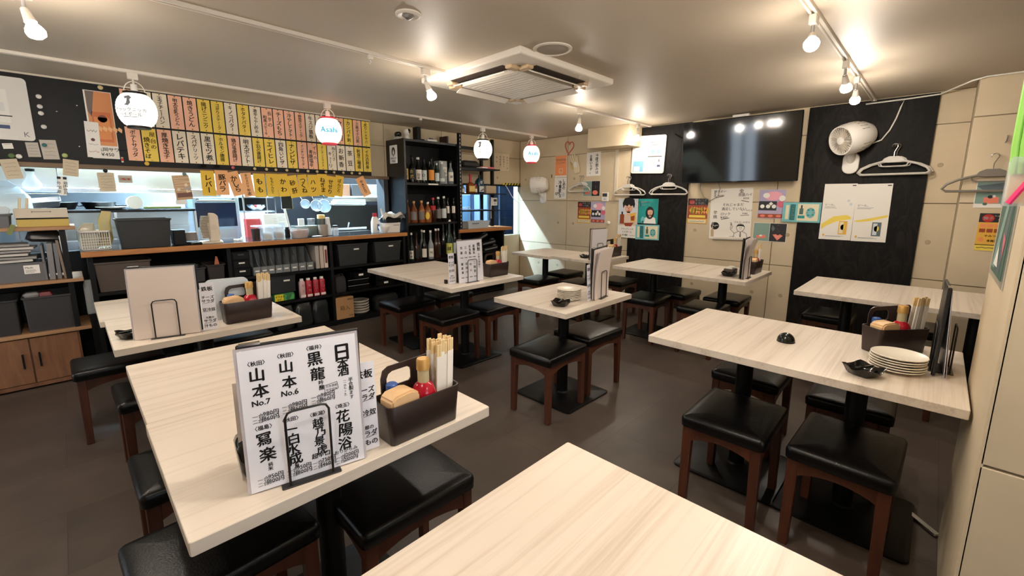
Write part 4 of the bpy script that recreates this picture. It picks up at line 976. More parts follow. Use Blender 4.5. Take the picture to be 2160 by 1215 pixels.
o = MB().box(-.042, .042, -.07, .07, 0, .125).build('black_box', M_BLACKP, None, (.645, 4.60, CT), bevel=.004); tag(o, 'black box between the charcoal box and the card reader', 'box')
cr_ = thing('card_reader', 'small grey card reader tilted on the counter beside the beige fan', 'card reader', (.73, 4.57, CT))
MB().box(-.04, .04, -.045, .045, 0, .02).build('base', M_BLACK, cr_, bevel=.005)
b = MB().box(-.045, .045, -.006, .006, 0, .075); b.xf(Matrix.Translation((0, .0, .03)) @ Matrix.Rotation(R(-20), 4, 'X')); b.build('screen', mat('reader_grey', (122, 116, 110), .4), cr_, bevel=.004)
o = MB().rloft(0, 0, .045, .03, .02, [(.008, 0), (0, .006), (.006, .022), (.02, .026)]).build('stapler', M_BLACKG, None, (.74, 4.46, CT)); tag(o, 'flat black object on the counter edge below the card reader', 'stapler')
# beige desk fan seen from the side
fn = thing('desk_fan', 'beige box fan with ribbed back on the counter', 'fan', (.872, 4.58, CT), R(-8))
bz = mat('fan_beige', (212, 198, 176), .5)
MB().prism([(-.012, .016), (.068, .016), (.066, .235), (.045, .258), (.0, .262), (-.004, .19), (-.024, .175)], 'y', -.05, .06).build('housing', bz, fn, bevel=.006)
MB().rloft(0, 0, .085, .075, .02, [(.0, 0), (0, .012), (.008, .018)]).build('base', bz, fn)
b = MB()
for i in range(15):
    z = .05+.013*i; rr = .075*math.cos((i-7)/11)
    b.box(-.006-rr*.85, .0, -.055, .055, z-.0035, z+.0035)
b.build('grille_ribs', mat('fan_rib', (186, 172, 150), .5), fn)['kind'] = 'stuff'
MB().prism([(-.005, .04), (-.045, .06), (-.060, .12), (-.055, .19), (-.03, .235), (-.005, .24)], 'y', -.05, .05).build('grille_back', mat('fan_dark', (96, 86, 74), .6), fn)
k = Ink(-.0512); k.disc(.03, .135, .024, m=0, n=24); k.build('dial', mat('fan_disc', (204, 190, 168), .5), fn)
# cups, tubs, jars in a row
def cupy(name, label, cat, x, y, prof, m, n=22, **kw):
    o = MB().lathe(prof, n=n).build(name, m, None, (x, y, CT), **kw); return tag(o, label, cat)
for i in range(5):
    a = i*1.3; o = MB().rloft(0, 0, .013, .010, .004, [(.002, 0), (0, .004), (0, .012), (.003, .016)]).build('wrapped_sweet', M_PAPER, None, (1.10+.03*math.cos(a), 4.64+.03*math.sin(a), CT+(.0 if i else .016)), (0, 0, a)); tag(o, 'tiny white wrapped piece in the little heap right of the fan', 'sweet', 'white wrapped pieces on the counter')
cupy('brown_cup', 'dark brown square cup left of the clear tubs', 'cup', 1.235, 4.60, [(.032, 0), (.038, .105), (.034, .105), (.029, .006), (.001, .006)], M_BROWN)
def ctub(x0, x1, h, y, d, label, fill):
    t = thing('clear_tub', label, 'container', ((x0+x1)/2, y, CT))
    MB().rloft(0, 0, (x1-x0)/2, d/2, .02, [(.012, 0), (0, h-.006), (-.004, h-.006), (-.004, h), (.003, h), (.014, .005)]).build('body', M_CLEAR, t)
    MB().rloft(0, 0, (x1-x0)/2-.016, d/2-.014, .015, [(.004, .006), (0, .012), (.004, h*.6), (.02, h*.66)]).build('contents', fill, t)
    return t
ctub(1.275, 1.375, .11, 4.60, .12, 'clear plastic tub with pale contents, left one on the counter', mat('fill_pale', (206, 206, 200), .6)); ctub(1.382, 1.48, .115, 4.60, .12, 'clear plastic tub with brown contents, right one on the counter', mat('fill_brown', (150, 116, 90), .6))
o = MB().rloft(0, 0, .12, .09, .02, [(.0, 0), (-.004, .004), (-.004, .012), (.01, .016)]).build('tub_lid', M_CLEAR, None, (1.35, 4.66, CT+.117)); tag(o, 'clear lid lying across the two plastic tubs', 'lid')
cupy('sauce_jar', 'short black jar with a steel lid beside the clear tubs', 'jar', 1.515, 4.60, [(.020, 0), (.023, .005), (.023, .085), (.018, .09), (.018, .108), (.001, .11)], M_BLACKG)
dn = thing('dessert_tub', 'round clear tub of brown food at the front of the counter', 'container', (1.615, 4.555, CT))
MB().lathe([(.07, 0), (.084, .05), (.086, .085), (.08, .095), (.001, .097)], n=28).build('tub', M_CLEAR, dn); MB().lathe([(.066, .004), (.078, .06), (.07, .078), (.02, .08), (.018, .07), (.001, .07)], n=24).build('food', mat('food_brown', (164, 112, 84), .6, var=.3, vscale=60), dn)
gt = MB().rloft(0, 0, .12, .09, .035, [(.02, 0), (.004, .05), (0, .11), (.005, .112), (.012, .05), (.03, .006)], n=6).build('steel_basin', mat('basin_greygreen', (128, 138, 130), .35, .4), None, (1.73, 4.72, CT)); tag(gt, 'grey-green basin behind the dessert tub on the counter', 'basin')
jr = thing('glass_jar', 'glass jar with steel lid inside the grey-green basin', 'jar', (1.80, 4.73, CT+.008))
MB().lathe([(.036, 0), (.038, .1), (.034, .15), (.036, .15)], n=20).build('jar', M_GLASS, jr); MB().lathe([(.037, .15), (.037, .172), (.001, .174)], n=20).build('lid', M_STEEL, jr)
o = MB().box(-.028, .028, -.02, .02, 0, .17).build('milk_carton', M_WHITE, None, (1.72, 4.79, CT+.01), bevel=.004); tag(o, 'white carton behind the basin on the counter', 'carton')
cupy('tumbler', 'grey stoneware tumbler right of the basin', 'cup', 1.868, 4.60, [(.040, 0), (.046, .02), (.049, .118), (.044, .118), (.040, .01), (.001, .01)], mat('stoneware', (160, 146, 132), .6))
yl = thing('seasoning_jar', 'dark seasoning jar with a yellow lid standing behind the tumbler', 'jar', (1.885, 4.68, CT))
MB().lathe([(.034, 0), (.036, .01), (.036, .15), (.030, .17), (.030, .178)], n=20).build('jar', mat('jar_dark', (60, 64, 58), .2), yl); MB().lathe([(.038, .178), (.038, .215), (.034, .219), (.001, .219)], n=20).build('lid', mat('lid_yellow', (232, 196, 120), .5), yl)
o = MB().prism([(-.012, 0), (.03, 0), (.03, .06), (.018, .13), (.014, .19), (-.016, .19), (-.02, .13), (-.012, .06)], 'y', -.02, .02).build('spray_bottle', M_WHITE, None, (1.945, 4.66, CT), bevel=.004); tag(o, 'white plastic bottle right of the yellow lidded jar', 'bottle')
sl = thing('salt_shaker', 'small clear shaker with black lid at the counter edge', 'shaker', (1.995, 4.60, CT))
MB().rloft(0, 0, .028, .028, .012, [(.002, 0), (0, .004), (0, .08), (.004, .088)]).build('body', M_CLEAR, sl); MB().lathe([(.026, .088), (.027, .104), (.02, .108), (.001, .108)], n=18).build('lid', M_BLACK, sl)
o = MB().ball((0, 0, .008), .05, .02, .008, 16, 6).build('spoon', M_WHITE, None, (1.77, 4.52, CT), (0, 0, R(-10))); tag(o, 'white spoon lying on the counter before the basin', 'spoon')
o = MB().box(-.012, .012, -.006, .006, 0, .30).build('steel_ruler', M_WHITE, None, (1.75, 5.20, .93), (0, R(-9), 0), bevel=.002); tag(o, 'white upright handle leaning in the kitchen behind the basin', 'handle')
rb_ = thing('detergent_bottle', 'white bottle with red cap near the right end of the counter', 'bottle', (2.47, 4.62, CT))
MB().rloft(0, 0, .045, .03, .02, [(.003, 0), (0, .006), (0, .12), (.014, .17), (.022, .185)], n=5).build('body', M_WHITE, rb_); MB().lathe([(.022, .185), (.024, .19), (.024, .22), (.02, .224), (.001, .224)], n=18).build('cap', mat('cap_red', (200, 40, 60), .4), rb_); MB().box(.01, .036, -.0315, -.029, .03, .10).build('label', mat('label_navy', (90, 100, 140), .5), rb_)
cupy('bowl', 'small white bowl at the right end of the counter', 'bowl', 2.53, 4.53, [(.03, 0), (.034, .006), (.06, .05), (.064, .075), (.06, .075), (.03, .012), (.001, .010)], M_WHITE)
wb_ = thing('white_bin', 'white plastic box at the right end of the counter holding a dark caddy', 'box', (2.63, 4.63, CT))
MB().rloft(0, 0, .105, .12, .012, [(.008, 0), (0, .10), (-.004, .10), (-.004, .112), (.004, .112), (.014, .008)]).build('body', M_WHITE, wb_); MB().box(.01, .085, -.121, -.117, .082, .088).build('slot', M_MGREY, wb_)
o = MB().rloft(0, 0, .10, .08, .015, [(.006, 0), (0, .06), (.004, .06), (.01, .008)]).build('dark_caddy', M_BLACKP, None, (2.68, 4.64, CT+.103)); tag(o, 'black tray sitting in the white box at the counter end', 'tray')
b = MB(); n = 22; vs = []; fs = []
for i in range(n+1):
    for j in range(9):
        u, v = i/n, j/8; x = -.135+.27*u; y = -.09+.16*v
        e_ = max(abs(2*u-1), abs(2*v-1)*.8); z = .05+.018*math.sin(9*u+3*v)+.014*math.sin(6*v-7*u)-.075*max(0, e_-.62)**1.2*2.2+.022*math.exp(-((u-.3)**2+(v-.5)**2)*20)
        vs.append((x, y, z))
for i in range(n):
    for j in range(8): fs.append((i*9+j, (i+1)*9+j, (i+1)*9+j+1, i*9+j+1))
nv = len(vs); vs += [(a, c, d-.006) for a, c, d in vs]; fs += [tuple(q+nv for q in reversed(f)) for f in fs]
b.add(vs, fs); o = b.build('cloth', mat('cloth_cream', (222, 212, 198), .85), None, (2.69, 4.63, CT+.155), smooth=180); tag(o, 'crumpled cream cloth draped over the black tray at the counter end', 'cloth')
o = MB().cyl((0, 0, 0), (-.045, 0, .16), .011, n=12).build('rolling_pin', M_WHITE, None, (2.60, 4.63, CT+.115)); tag(o, 'white tool handle sticking out beside the cream cloth', 'handle')

# ================================================================ LEFT WOODEN SHELF UNIT
ls = thing('wooden_shelf', 'black framed wooden shelf unit with a two-door cabinet at the left edge', 'shelf unit', (-.45, 4.66, 0))
for z in (.39, .752, 1.13): MB().box(-.75, .485, -.215, .22, z-.012, z+.012).build('board', M_PALEWOOD, ls, bevel=.002)
for x in (.43, -.72):
    for y in (-.17, .18): MB().box(x-.03, x, y-.02, y+.02, .40, 1.12).build('post', M_BLACKP, ls)
M_CAB = wood('cabinet_wood', (84, 54, 36), (146, 102, 70), (9, 9, 1.6), .5, 1.0)
cab = MB().box(-.75, .415, -.18, .20, .02, .378).build('cabinet', M_CAB, ls)
for x0, x1, hx in ((-.39, .158, .12), (.165, .405, .20), (-.75, -.397, -.5)):
    d = MB().box(x0, x1, -.200, -.181, .045, .370).build('door', M_CAB, ls, bevel=.002)
    MB().box(hx-.005, hx+.005, -.218, -.203, .16, .265).build('handle', M_BLACK, d, bevel=.002)
MB().box(-.75, .43, -.203, -.18, .015, .042).build('plinth', M_CAB, ls)
t = thing('paper_tray_box', 'white and yellow cardboard box on top of the left wooden shelf', 'box', (-.12, 4.64, 1.142))
MB().box(-.125, .13, -.12, .12, 0, .052).build('lower', mat('box_yellow', (196, 172, 92), .6), t, bevel=.002); MB().box(-.13, .13, -.125, .12, .062, .125).build('upper', mat('box_cream', (206, 196, 178), .6), t, bevel=.002)
MB().prism([(-.125, .052), (.13, .052), (.13, .062), (.0, .068), (-.125, .062)], 'y', -.11, .1).build('gap', M_BLACKP, t)
k = Ink(-.1262); k.line([(-.045, .105), (.045, .105)], .004).rect(-.047, -.043, .099, .109).rect(.043, .047, .099, .109); k.build('print', mat('note_ink', (120, 108, 96), .7), t)
tub('storage_bin', 'grey box at the far left on the wooden shelf top, cut by the view edge', -.50, -.27, 1.142, 1.235, 4.50, .22, M_MGREY, .01)
o = MB().rloft(0, 0, .05, .04, .02, [(.01, 0), (0, .03), (.02, .05)]).build('plastic_bag', M_CLEAR, None, (-.31, 4.50, 1.235)); tag(o, 'clear crumpled plastic on the grey box at far left', 'bag')
o = MB().box(-.012, .012, -.003, .003, 0, .07).build('leaf_cutting', mat('leaf_green', (120, 128, 70), .6), None, (-.285, 4.435, 1.10), (0, R(25), 0)); tag(o, 'dried green sprig hanging over the shelf edge at left', 'sprig')
pt = thing('document_tray', 'grey document box with a printed label on the middle shelf at left', 'box', (-.33, 4.62, .765))
MB().rloft(0, 0, .19, .13, .012, [(.004, 0), (0, .125), (-.004, .127), (-.004, .133), (.005, .133), (.012, .008)]).build('box', mat('tray_grey', (104, 104, 106), .45), pt)
k = Ink(-.1335); k.rect(.08, .155, .055, .115, 0).up().htext('Made', .086, .098, .018, .02, 1); doc_print(k, .086, .15, .06, .085, 3, 1); k.build('label_print', [M_PAPER, M_INK], pt)
for i in range(6):
    o = MB().box(-.16, .15, -.11, .11, 0, .016).build('paper_stack', mat('paper_grey_%d' % (i % 2), ((196, 192, 186), (150, 148, 146))[i % 2], .7), None, (-.35+.02*math.sin(i*2), 4.60, .902+.022*i), (0, R(random.uniform(-1, 1)), R(6*math.sin(i*3))), bevel=.002); tag(o, 'bundle of papers piled on the grey document box, %s from the bottom' % ORD[i], 'papers', 'papers on the left shelf')
b = MB().rloft(0, 0, .09, .07, .03, [(.02, 0), (0, .02), (.01, .06), (.05, .085)], n=5); b.v = [(v[0]+.012*math.sin(50*v[1]+30*v[2]), v[1], v[2]+.008*math.sin(60*v[0])) for v in b.v]
o = b.build('black_pouch', mat('pouch_black', (32, 32, 34), .3), None, (-.12, 4.58, 1.035)); tag(o, 'crumpled black pouch on top of the left paper pile', 'pouch')
for i, (x, w_, m_, tl_) in enumerate(((-.150, .012, mat('binder_grey', (110, 110, 112), .5), 0), (-.120, .030, mat('binder_clear', (128, 126, 126), .3), 2), (-.085, .022, mat('binder_clear2', (112, 110, 110), .3), 1), (-.055, .014, mat('binder_tan', (140, 122, 104), .6), -3), (-.033, .016, M_WHITE, -3))):
    o = MB().box(-w_/2, w_/2, -.13, .12, 0, (.25, .26, .26, .28, .31)[i]).build('binder', m_, None, (x, 4.62, .765), (0, R(tl_), 0), bevel=.002); tag(o, ('thin grey', 'clear grey', 'smoky grey', 'tan', 'tall white')[i]+' binder standing on the middle shelf at left', 'binder')
tub('storage_bin', 'dark bin on the lower shelf of the wooden unit, right one', -.285, -.035, .403, .655, 4.475, .32, mat('bin_dark2', (52, 50, 50), .5), .008)
tub('storage_bin', 'dark bin on the lower shelf of the wooden unit, cut by the view edge', -.60, -.31, .403, .65, 4.475, .32, mat('bin_dark3', (44, 42, 42), .5), .008)
o = MB().rloft(0, 0, .045, .04, .02, [(.01, 0), (0, .02), (.02, .035)]).build('plastic_bag', mat('film_white', (190, 190, 190), .3, alpha=.7), None, (-.24, 4.56, .645)); tag(o, 'white plastic film poking out of the dark bin at left', 'bag')
o = MB().rloft(0, 0, .035, .05, .015, [(.006, 0), (0, .04), (.01, .06)]).build('red_pouch', mat('pouch_red', (110, 36, 42), .5), None, (-.17, 4.53, .62)); tag(o, 'dull red pouch hanging over the rim of the dark bin', 'pouch')
o = MB().rloft(0, 0, .03, .03, .012, [(.003, 0), (0, .005), (0, .22), (.012, .26)]).build('clear_bottle', M_CLEAR, None, (.055, 4.56, .47)); tag(o, 'clear bottle standing between the wooden shelf and the counter shelves', 'bottle')
st_ = MB().box(-.02, .02, -.03, .03, 0, .47).build('stand', M_BLACKP, None, (.055, 4.56, 0)); tag(st_, 'narrow black stand between the wooden unit and the counter shelves', 'stand')

# ================================================================ BOOKCASE OF BOTTLES
bc = thing('bookcase', 'tall black bookcase of bottles right of the kitchen pass', 'bookcase', (3.22, 4.70, 0))
for s in (-1, 1): MB().box(s*.39-.012, s*.39+.012, -.19, .205, 0, 2.03).build('side_panel', mat('bookcase_black', (13, 13, 15), .3), bc, bevel=.001)
for z in (.02, .545, .575-.0, 1.035, 1.515, 2.015):
    if z == .545: continue
    MB().box(-.378, .378, -.18, .195, z-.013, z+.013).build('shelf', mat('bookcase_black', (13, 13, 15), .3), bc)
MB().box(-.378, .378, .19, .204, .03, 2.0).build('back_panel', M_BLACKP, bc)
MB().box(-.07, .075, -.1835, -.1795, 1.508, 1.524).build('label_strip', M_PAPER, bc)
nt2 = thing('notice', 'white notice with a black round emblem on the side of the bookcase', 'notice', (2.815, 4.735, 1.86), -PI/2)
MB().rings([[(x, y, z) for x, z in rrect(.085, .105, .012)] for y in (0, -.0015)]).build('card', M_PAPER, nt2)
k = Ink(-.002); k.disc(0, .03, .038, .052, 0, 24).up(); k.poly([(-.02, .02), (0, .06), (.02, .02), (.012, .0), (-.012, 0)], 1).rect(-.03, .03, -.012, -.006, 1); k.htext('感染防止宣言', 0, -.045, .022, .02, align='c'); k.htext('実施店', 0, -.078, .03, .02, align='c'); k.build('print', [M_INK, M_PAPER], nt2)
G = {n: mat('bottle_'+n, c, .08) for n, c in dict(black=(14, 14, 16), brown=(52, 26, 14), green=(24, 46, 38), amber=(130, 70, 26), clear=(120, 132, 132), frost=(150, 156, 156), navy=(26, 34, 60), red=(120, 24, 30), whisky=(104, 56, 28)).items()}
LB = {n: mat('label_'+n, c, .6) for n, c in dict(white=(232, 226, 212), yellow=(226, 196, 120), orange=(226, 146, 62), black=(26, 24, 24), pale=(206, 214, 212), gold=(190, 166, 90), red=(190, 40, 44), lime=(196, 196, 96), grey=(120, 116, 112), oval=(236, 196, 70)).items()}
def bottle(x, y, z, r, h, g, lab, cap, label, txt='', neck=.45, lr=(.12, .52), lw=.85, group=None, ov=False):
    t = thing('bottle', label, 'bottle', (x, y, z), R(random.uniform(-45, -25)), group)
    sh_ = h*(1-neck)
    MB().lathe([(r*.9, 0), (r, .006), (r, sh_*.88), (r*.9, sh_), (r*.45, sh_+.16*h), (r*.34, sh_+.2*h), (r*.34, h-.02), (r*.38, h-.02)], n=18).build('glass', G[g], t)
    MB().lathe([(r*.40, h-.022), (r*.40, h), (r*.34, h+.004), (.0005, h+.004)], n=14).build('cap', cap, t)
    if lab:
        a0, a1 = -90-62*lw, -90+62*lw; z0, z1 = h*lr[0], h*lr[1]; n = 8
        vs = []
        for k_ in range(n+1):
            a = R(a0+(a1-a0)*k_/n)
            f = math.sqrt(max(0, 1-((k_/n-.5)*2)**2)) if ov else 1
            zm = (z0+z1)/2; hh = (z1-z0)/2*max(f, .02)
            vs += [((r+.0008)*math.cos(a), (r+.0008)*math.sin(a), zm-hh), ((r+.0008)*math.cos(a), (r+.0008)*math.sin(a), zm+hh)]
        l_ = MB().add(vs, [(2*q, 2*q+2, 2*q+3, 2*q+1) for q in range(n)]).build('label', LB[lab], t)
        if txt:
            k = Ink(0); k.vtext(txt, 0, z1-.006, z0+.006, r*1.0, .03, 0, 2)
            k.v = [((r+.0016)*math.sin(p[0]/r), -(r+.0016)*math.cos(p[0]/r), p[2]) for p in k.v]
            k.build('lettering', [LB['gold'] if lab == 'black' else M_INK], l_)
    return t
C_K, C_W, C_G, C_R, C_S = M_BLACK, M_WHITE, M_GOLD, mat('cap_red', (200, 40, 60), .4), M_STEEL
GR1, GR2, GR3 = 'bottles on the top bookcase shelf', 'bottles on the middle bookcase shelf', 'bottles on the lower bookcase shelf'
Z1, Z2, Z3 = 1.529, 1.049, .589
for a in ((2.885, 4.60, .040, .31, 'black', 'gold', C_K, 'dark bottle with gold label at the left end of the top shelf', '黒麹'),
          (2.965, 4.58, .046, .315, 'black', 'black', C_K, 'black bottle with gold lettering, second on the top shelf', '金黒'),
          (3.055, 4.59, .046, .30, 'black', 'white', C_W, 'dark bottle with white lettered label, third on the top shelf', '一刻者'),
          (3.145, 4.60, .045, .295, 'black', 'pale', C_K, 'dark bottle with a pale label, fourth on the top shelf', '○'),
          (3.235, 4.57, .042, .31, 'black', 'orange', C_K, 'slim black bottle with a bright orange label on the top shelf', ''),
          (3.33, 4.60, .045, .25, 'green', 'pale', C_S, 'green bottle with a white label right of the orange labelled one', ''),
          (3.54, 4.58, .038, .285, 'clear', 'white', C_K, 'white bottle with a red patch at the right end of the top shelf', '酒')):
    bottle(a[0], a[1], Z1, a[2], a[3], a[4], a[5], a[6], a[7], a[8], group=GR1)
bottle(3.29, 4.68, Z1, .040, .27, 'clear', None, C_S, 'pale bottle standing in the second row of the top shelf', group=GR1)
bottle(3.40, 4.58, Z1, .042, .265, 'frost', 'pale', C_W, 'frosted bottle standing before the white gift box on the top shelf', '', lr=(.1, .25), group=GR1)
gb = thing('gift_box', 'tall pale grey sake gift box on the top bookcase shelf', 'box', (3.455, 4.66, Z1))
MB().box(-.075, .045, -.06, .06, 0, .285).build('carton', mat('giftbox_grey', (170, 174, 172), .5), gb, bevel=.002); MB().box(-.02, .042, -.062, -.059, .10, .21).build('label', LB['white'], gb)
k = Ink(-.0625); k.vtext('久保', .012, .20, .11, .035, .02); k.build('lettering', M_INK, gb)
for a in ((2.885, 4.60, .043, .27, 'whisky', None, C_S, 'whisky bottle at the left end of the middle shelf'),
          (2.955, 4.56, .045, .26, 'whisky', 'grey', C_G, 'whisky bottle with grey label, second on the middle shelf'),
          (3.065, 4.56, .043, .265, 'amber', 'grey', C_G, 'amber whisky bottle, third on the middle shelf'),
          (3.15, 4.55, .047, .25, 'amber', 'oval', C_S, 'square-shouldered whisky bottle with an oval yellow label'),
          (3.245, 4.57, .042, .30, 'brown', 'red', C_R, 'brown bottle with an orange red shoulder label on the middle shelf'),
          (3.325, 4.57, .040, .31, 'black', 'grey', C_W, 'black bottle with white cap, left one on the middle shelf'),
          (3.405, 4.56, .040, .32, 'black', 'pale', C_W, 'black bottle with white cap and pale square label on the middle shelf'),
          (3.475, 4.57, .037, .30, 'black', 'white', C_K, 'black bottle with a rounded white label, left of two'),
          (3.57, 4.57, .037, .30, 'black', 'white', C_K, 'black bottle with a rounded white label at the right end of the middle shelf')):
    n_ = a[7]; rl_ = 'rounded' in n_
    bottle(a[0], a[1], Z2, a[2], a[3], a[4], a[5], a[6], n_, '', .38 if 'whisky' in n_ else .45, (.36, .66) if rl_ else (.5, .68) if 'red shoulder' in n_ else (.15, .52), .55 if rl_ or 'oval' in n_ else .85, GR2, 'oval' in n_)
bottle(3.515, 4.68, Z2, .035, .30, 'black', None, C_K, 'plain black bottle between the two rounded labels, behind', group=GR2)
for a in ((2.905, 4.56, .032, .34, 'green', 'white', C_W, 'slim sake bottle with a white label at the left of the lower shelf', '菊水'),
          (2.99, 4.58, .036, .33, 'brown', 'black', C_K, 'brown sake bottle with dark label, second on the lower shelf', ''),
          (3.095, 4.57, .036, .36, 'black', 'white', C_W, 'black bottle with a small white label on the lower shelf', ''),
          (3.135, 4.68, .033, .36, 'clear', None, C_W, 'clear bottle standing in the second row of the lower shelf', ''),
          (3.185, 4.56, .038, .355, 'frost', 'white', C_W, 'frosted grey sake bottle on the lower shelf', '雪'),
          (3.28, 4.58, .036, .37, 'brown', None, C_W, 'reddish brown bottle on the lower shelf, left of two', ''),
          (3.335, 4.60, .036, .37, 'brown', 'black', C_W, 'reddish brown bottle with white cap on the lower shelf, right of two', ''),
          (3.40, 4.58, .038, .46, 'black', None, C_K, 'tall dark bottle left of the lime labelled sake bottle', ''),
          (3.475, 4.55, .052, .48, 'green', 'lime', C_W, 'big green sake bottle with a lime yellow label on the lower shelf', '越'),
          (3.53, 4.68, .045, .47, 'black', None, C_K, 'tall black bottle at the back of the lower shelf', ''),
          (3.57, 4.57, .045, .48, 'black', 'pale', C_W, 'tall black bottle at the right end of the lower shelf', '')):
    bottle(a[0], a[1], Z3, a[2], a[3], a[4], a[5], a[6], a[7], a[8], .5, (.08, .38), .8, GR3)
# on top of the bookcase
wc = thing('webcam', 'small black and white network camera on top of the bookcase', 'camera', (2.95, 4.64, 2.03))
MB().lathe([(.035, 0), (.032, .02), (.022, .045), (.028, .06)], n=20).build('base', M_WHITE, wc); MB().ball((0, 0, .095), .038, .036, .038, 18, 10).build('head', M_WHITE, wc); MB().ball((.012, -.022, .10), .022, .018, .026, 14, 8).build('lens', M_BLACKG, wc)
sp_ = thing('desk_phone', 'black rounded device beside the white camera on the bookcase', 'device', (2.875, 4.72, 2.03))
MB().rloft(0, 0, .045, .05, .02, [(.006, 0), (0, .01), (.004, .03), (.02, .04)]).build('base', M_CLEAR, sp_); MB().rloft(0, 0, .032, .04, .02, [(.008, .038), (0, .05), (0, .075), (.012, .09)]).build('head', M_BLACKG, sp_)
ro = thing('router', 'upright black router on top of the bookcase', 'router', (3.10, 4.66, 2.03))
MB().box(-.028, .028, -.05, .05, 0, .165).build('body', M_BLACKP, ro, bevel=.006); MB().rloft(.03, 0, .05, .06, .02, [(0, 0), (0, .018), (.01, .026)]).build('foot', M_BLACK, ro)
wd = thing('modem', 'low white device on the front edge of the bookcase top', 'device', (3.24, 4.57, 2.03))
MB().box(-.07, .07, -.035, .035, 0, .022).build('body', M_WHITE, wd, bevel=.005); MB().rloft(.0, 0, .03, .025, .012, [(0, .022), (.004, .034), (.014, .042)]).build('lens', M_MGREY, wd)
o = MB().box(-.012, .012, -.08, .08, 0, .09).build('notebook', mat('book_maroon', (60, 34, 38), .6), None, (3.49, 4.64, 2.03), bevel=.002); tag(o, 'dark maroon notebook standing at the right of the bookcase top', 'book')

# ================================================================ STEEL RACK AND SIDE COUNTER
sr2 = thing('steel_rack', 'black slotted steel rack right of the bookcase', 'rack', (3.98, 4.64, .95))
for x, y, h in ((-.355, -.15, 1.215), (-.355, .21, 1.2), (.34, -.02, 1.21), (.34, .21, 1.2)):
    MB().box(x-.022, x+.022, y-.003, y+.003, 0, h).box(x-.022, x-.018, y-.003, y+.03, 0, h).build('post', M_BLACK, sr2)
b = MB()
for i in range(26): b.box(-.355-.005, -.355+.005, -.1545, -.1525, .02+.046*i, .042+.046*i)
b.build('post_slots', mat('slot_pale', (176, 176, 172), .6), sr2)['kind'] = 'stuff'
for z, x1 in ((.795, .36), (.465, .48), (.238, .36), (1.06, .36)):
    if z == 1.06: MB().box(-.37, .36, -.02, .0, z-.02, z+.02).build('cross_bar', M_BLACK, sr2)
    else: MB().box(-.375, x1, -.15 if z != .465 else -.15, .22, z-.016, z).build('shelf', M_BLACKP, sr2)
bg = MB().rloft(0, 0, .15, .10, .05, [(.02, 0), (0, .03), (.01, .07), (.05, .10)], n=6).build('black_bag', mat('bag_black2', (36, 34, 36), .5), None, (3.90, 4.66, 1.747)); tag(bg, 'black bag lying on the top shelf of the steel rack', 'bag')
o = MB().rloft(0, 0, .12, .09, .02, [(.01, 0), (0, .012), (0, .03), (.01, .032)]).build('pink_tray', mat('tray_pink', (226, 120, 126), .5), None, (4.20, 4.66, 1.747)); tag(o, 'pink plastic tray on the top shelf of the steel rack', 'tray')
o = MB().box(-.05, .05, -.08, .08, 0, .012).build('white_packet', M_PAPER, None, (4.03, 4.54, 1.747)); tag(o, 'flat white packet at the edge of the rack top shelf', 'packet')
wb2 = thing('whisky_bottle', 'whisky bottle with red wax neck on the steel rack', 'bottle', (3.885, 4.60, 1.416))
MB().rloft(0, 0, .058, .04, .02, [(.004, 0), (0, .006), (0, .10), (.02, .13), (.045, .15)], n=5).build('glass', G['amber'], wb2); MB().lathe([(.017, .145), (.017, .22), (.019, .22), (.019, .25), (.001, .25)], n=16).build('wax_neck', mat('wax_red', (190, 30, 44), .35), wb2)
MB().box(-.05, .05, -.0415, -.0395, .02, .095).build('label', LB['yellow'], wb2)
nb = thing('gin_bottle', 'navy bottle with round white mark on the steel rack', 'bottle', (4.05, 4.60, 1.416))
MB().rloft(0, 0, .050, .045, .015, [(.003, 0), (0, .005), (0, .16), (.025, .20), (.036, .21)], n=5).build('glass', mat('bottle_teal', (34, 66, 86), .15), nb); MB().lathe([(.016, .205), (.016, .245), (.001, .247)], n=14).build('cap', C_K, nb)
k = Ink(-.0455); k.rect(-.04, .04, .02, .095, 0).up().poly([(-.035, .03), (.035, .07), (.035, .04), (-.01, .024)], 1); k.disc(-.005, .145, .018, m=0).up().disc(-.005, .145, .009, m=2); k.build('label', [LB['pale'], mat('label_mauve', (120, 100, 120), .6), mat('bottle_teal', (34, 66, 86), .15)], nb)
bottle(3.755, 4.60, 1.416, .022, .11, 'clear', 'white', C_K, 'tiny white labelled bottle at the left of the rack shelf', '', .3)
bottle(3.965, 4.58, 1.416, .022, .115, 'amber', 'white', C_R, 'small pale labelled bottle right of the red wax bottle', '', .3)
bottle(3.79, 4.72, 1.416, .045, .26, 'frost', None, C_W, 'large pale bottle behind the red wax whisky bottle', '', .3)
o = MB().box(-.095, .095, -.08, .08, 0, .105).build('cardboard_box', mat('box_beige', (186, 166, 136), .7), None, (4.255, 4.66, 1.416), bevel=.004); tag(o, 'plain beige box on the middle shelf of the steel rack', 'box')
tl2 = MB().box(-.09, .09, -.06, .06, 0, .105).build('tool_box', mat('box_taupe', (120, 104, 88), .7), None, (4.39, 4.80, 1.416), bevel=.004); tag(tl2, 'taupe box at the right end of the rack shelf', 'box')
sc2 = thing('water_heater_remote', 'white wall controller with a small display hanging on the steel rack', 'controller', (4.335, 4.60, 1.30))
MB().box(-.05, .05, -.012, .012, -.055, .055).build('case', M_WHITE, sc2, bevel=.006); MB().box(-.03, .03, -.0135, -.0115, .0, .035).build('screen', M_DGREY, sc2); MB().box(-.02, .02, -.0135, -.0115, -.035, -.015).build('button', mat('btn_grey', (190, 196, 200), .5), sc2)
MB().tube([(-.06, 0, .06), (-.07, 0, -.1), (-.05, .02, -.24)], .007).build('cable', M_WHITE, sc2)
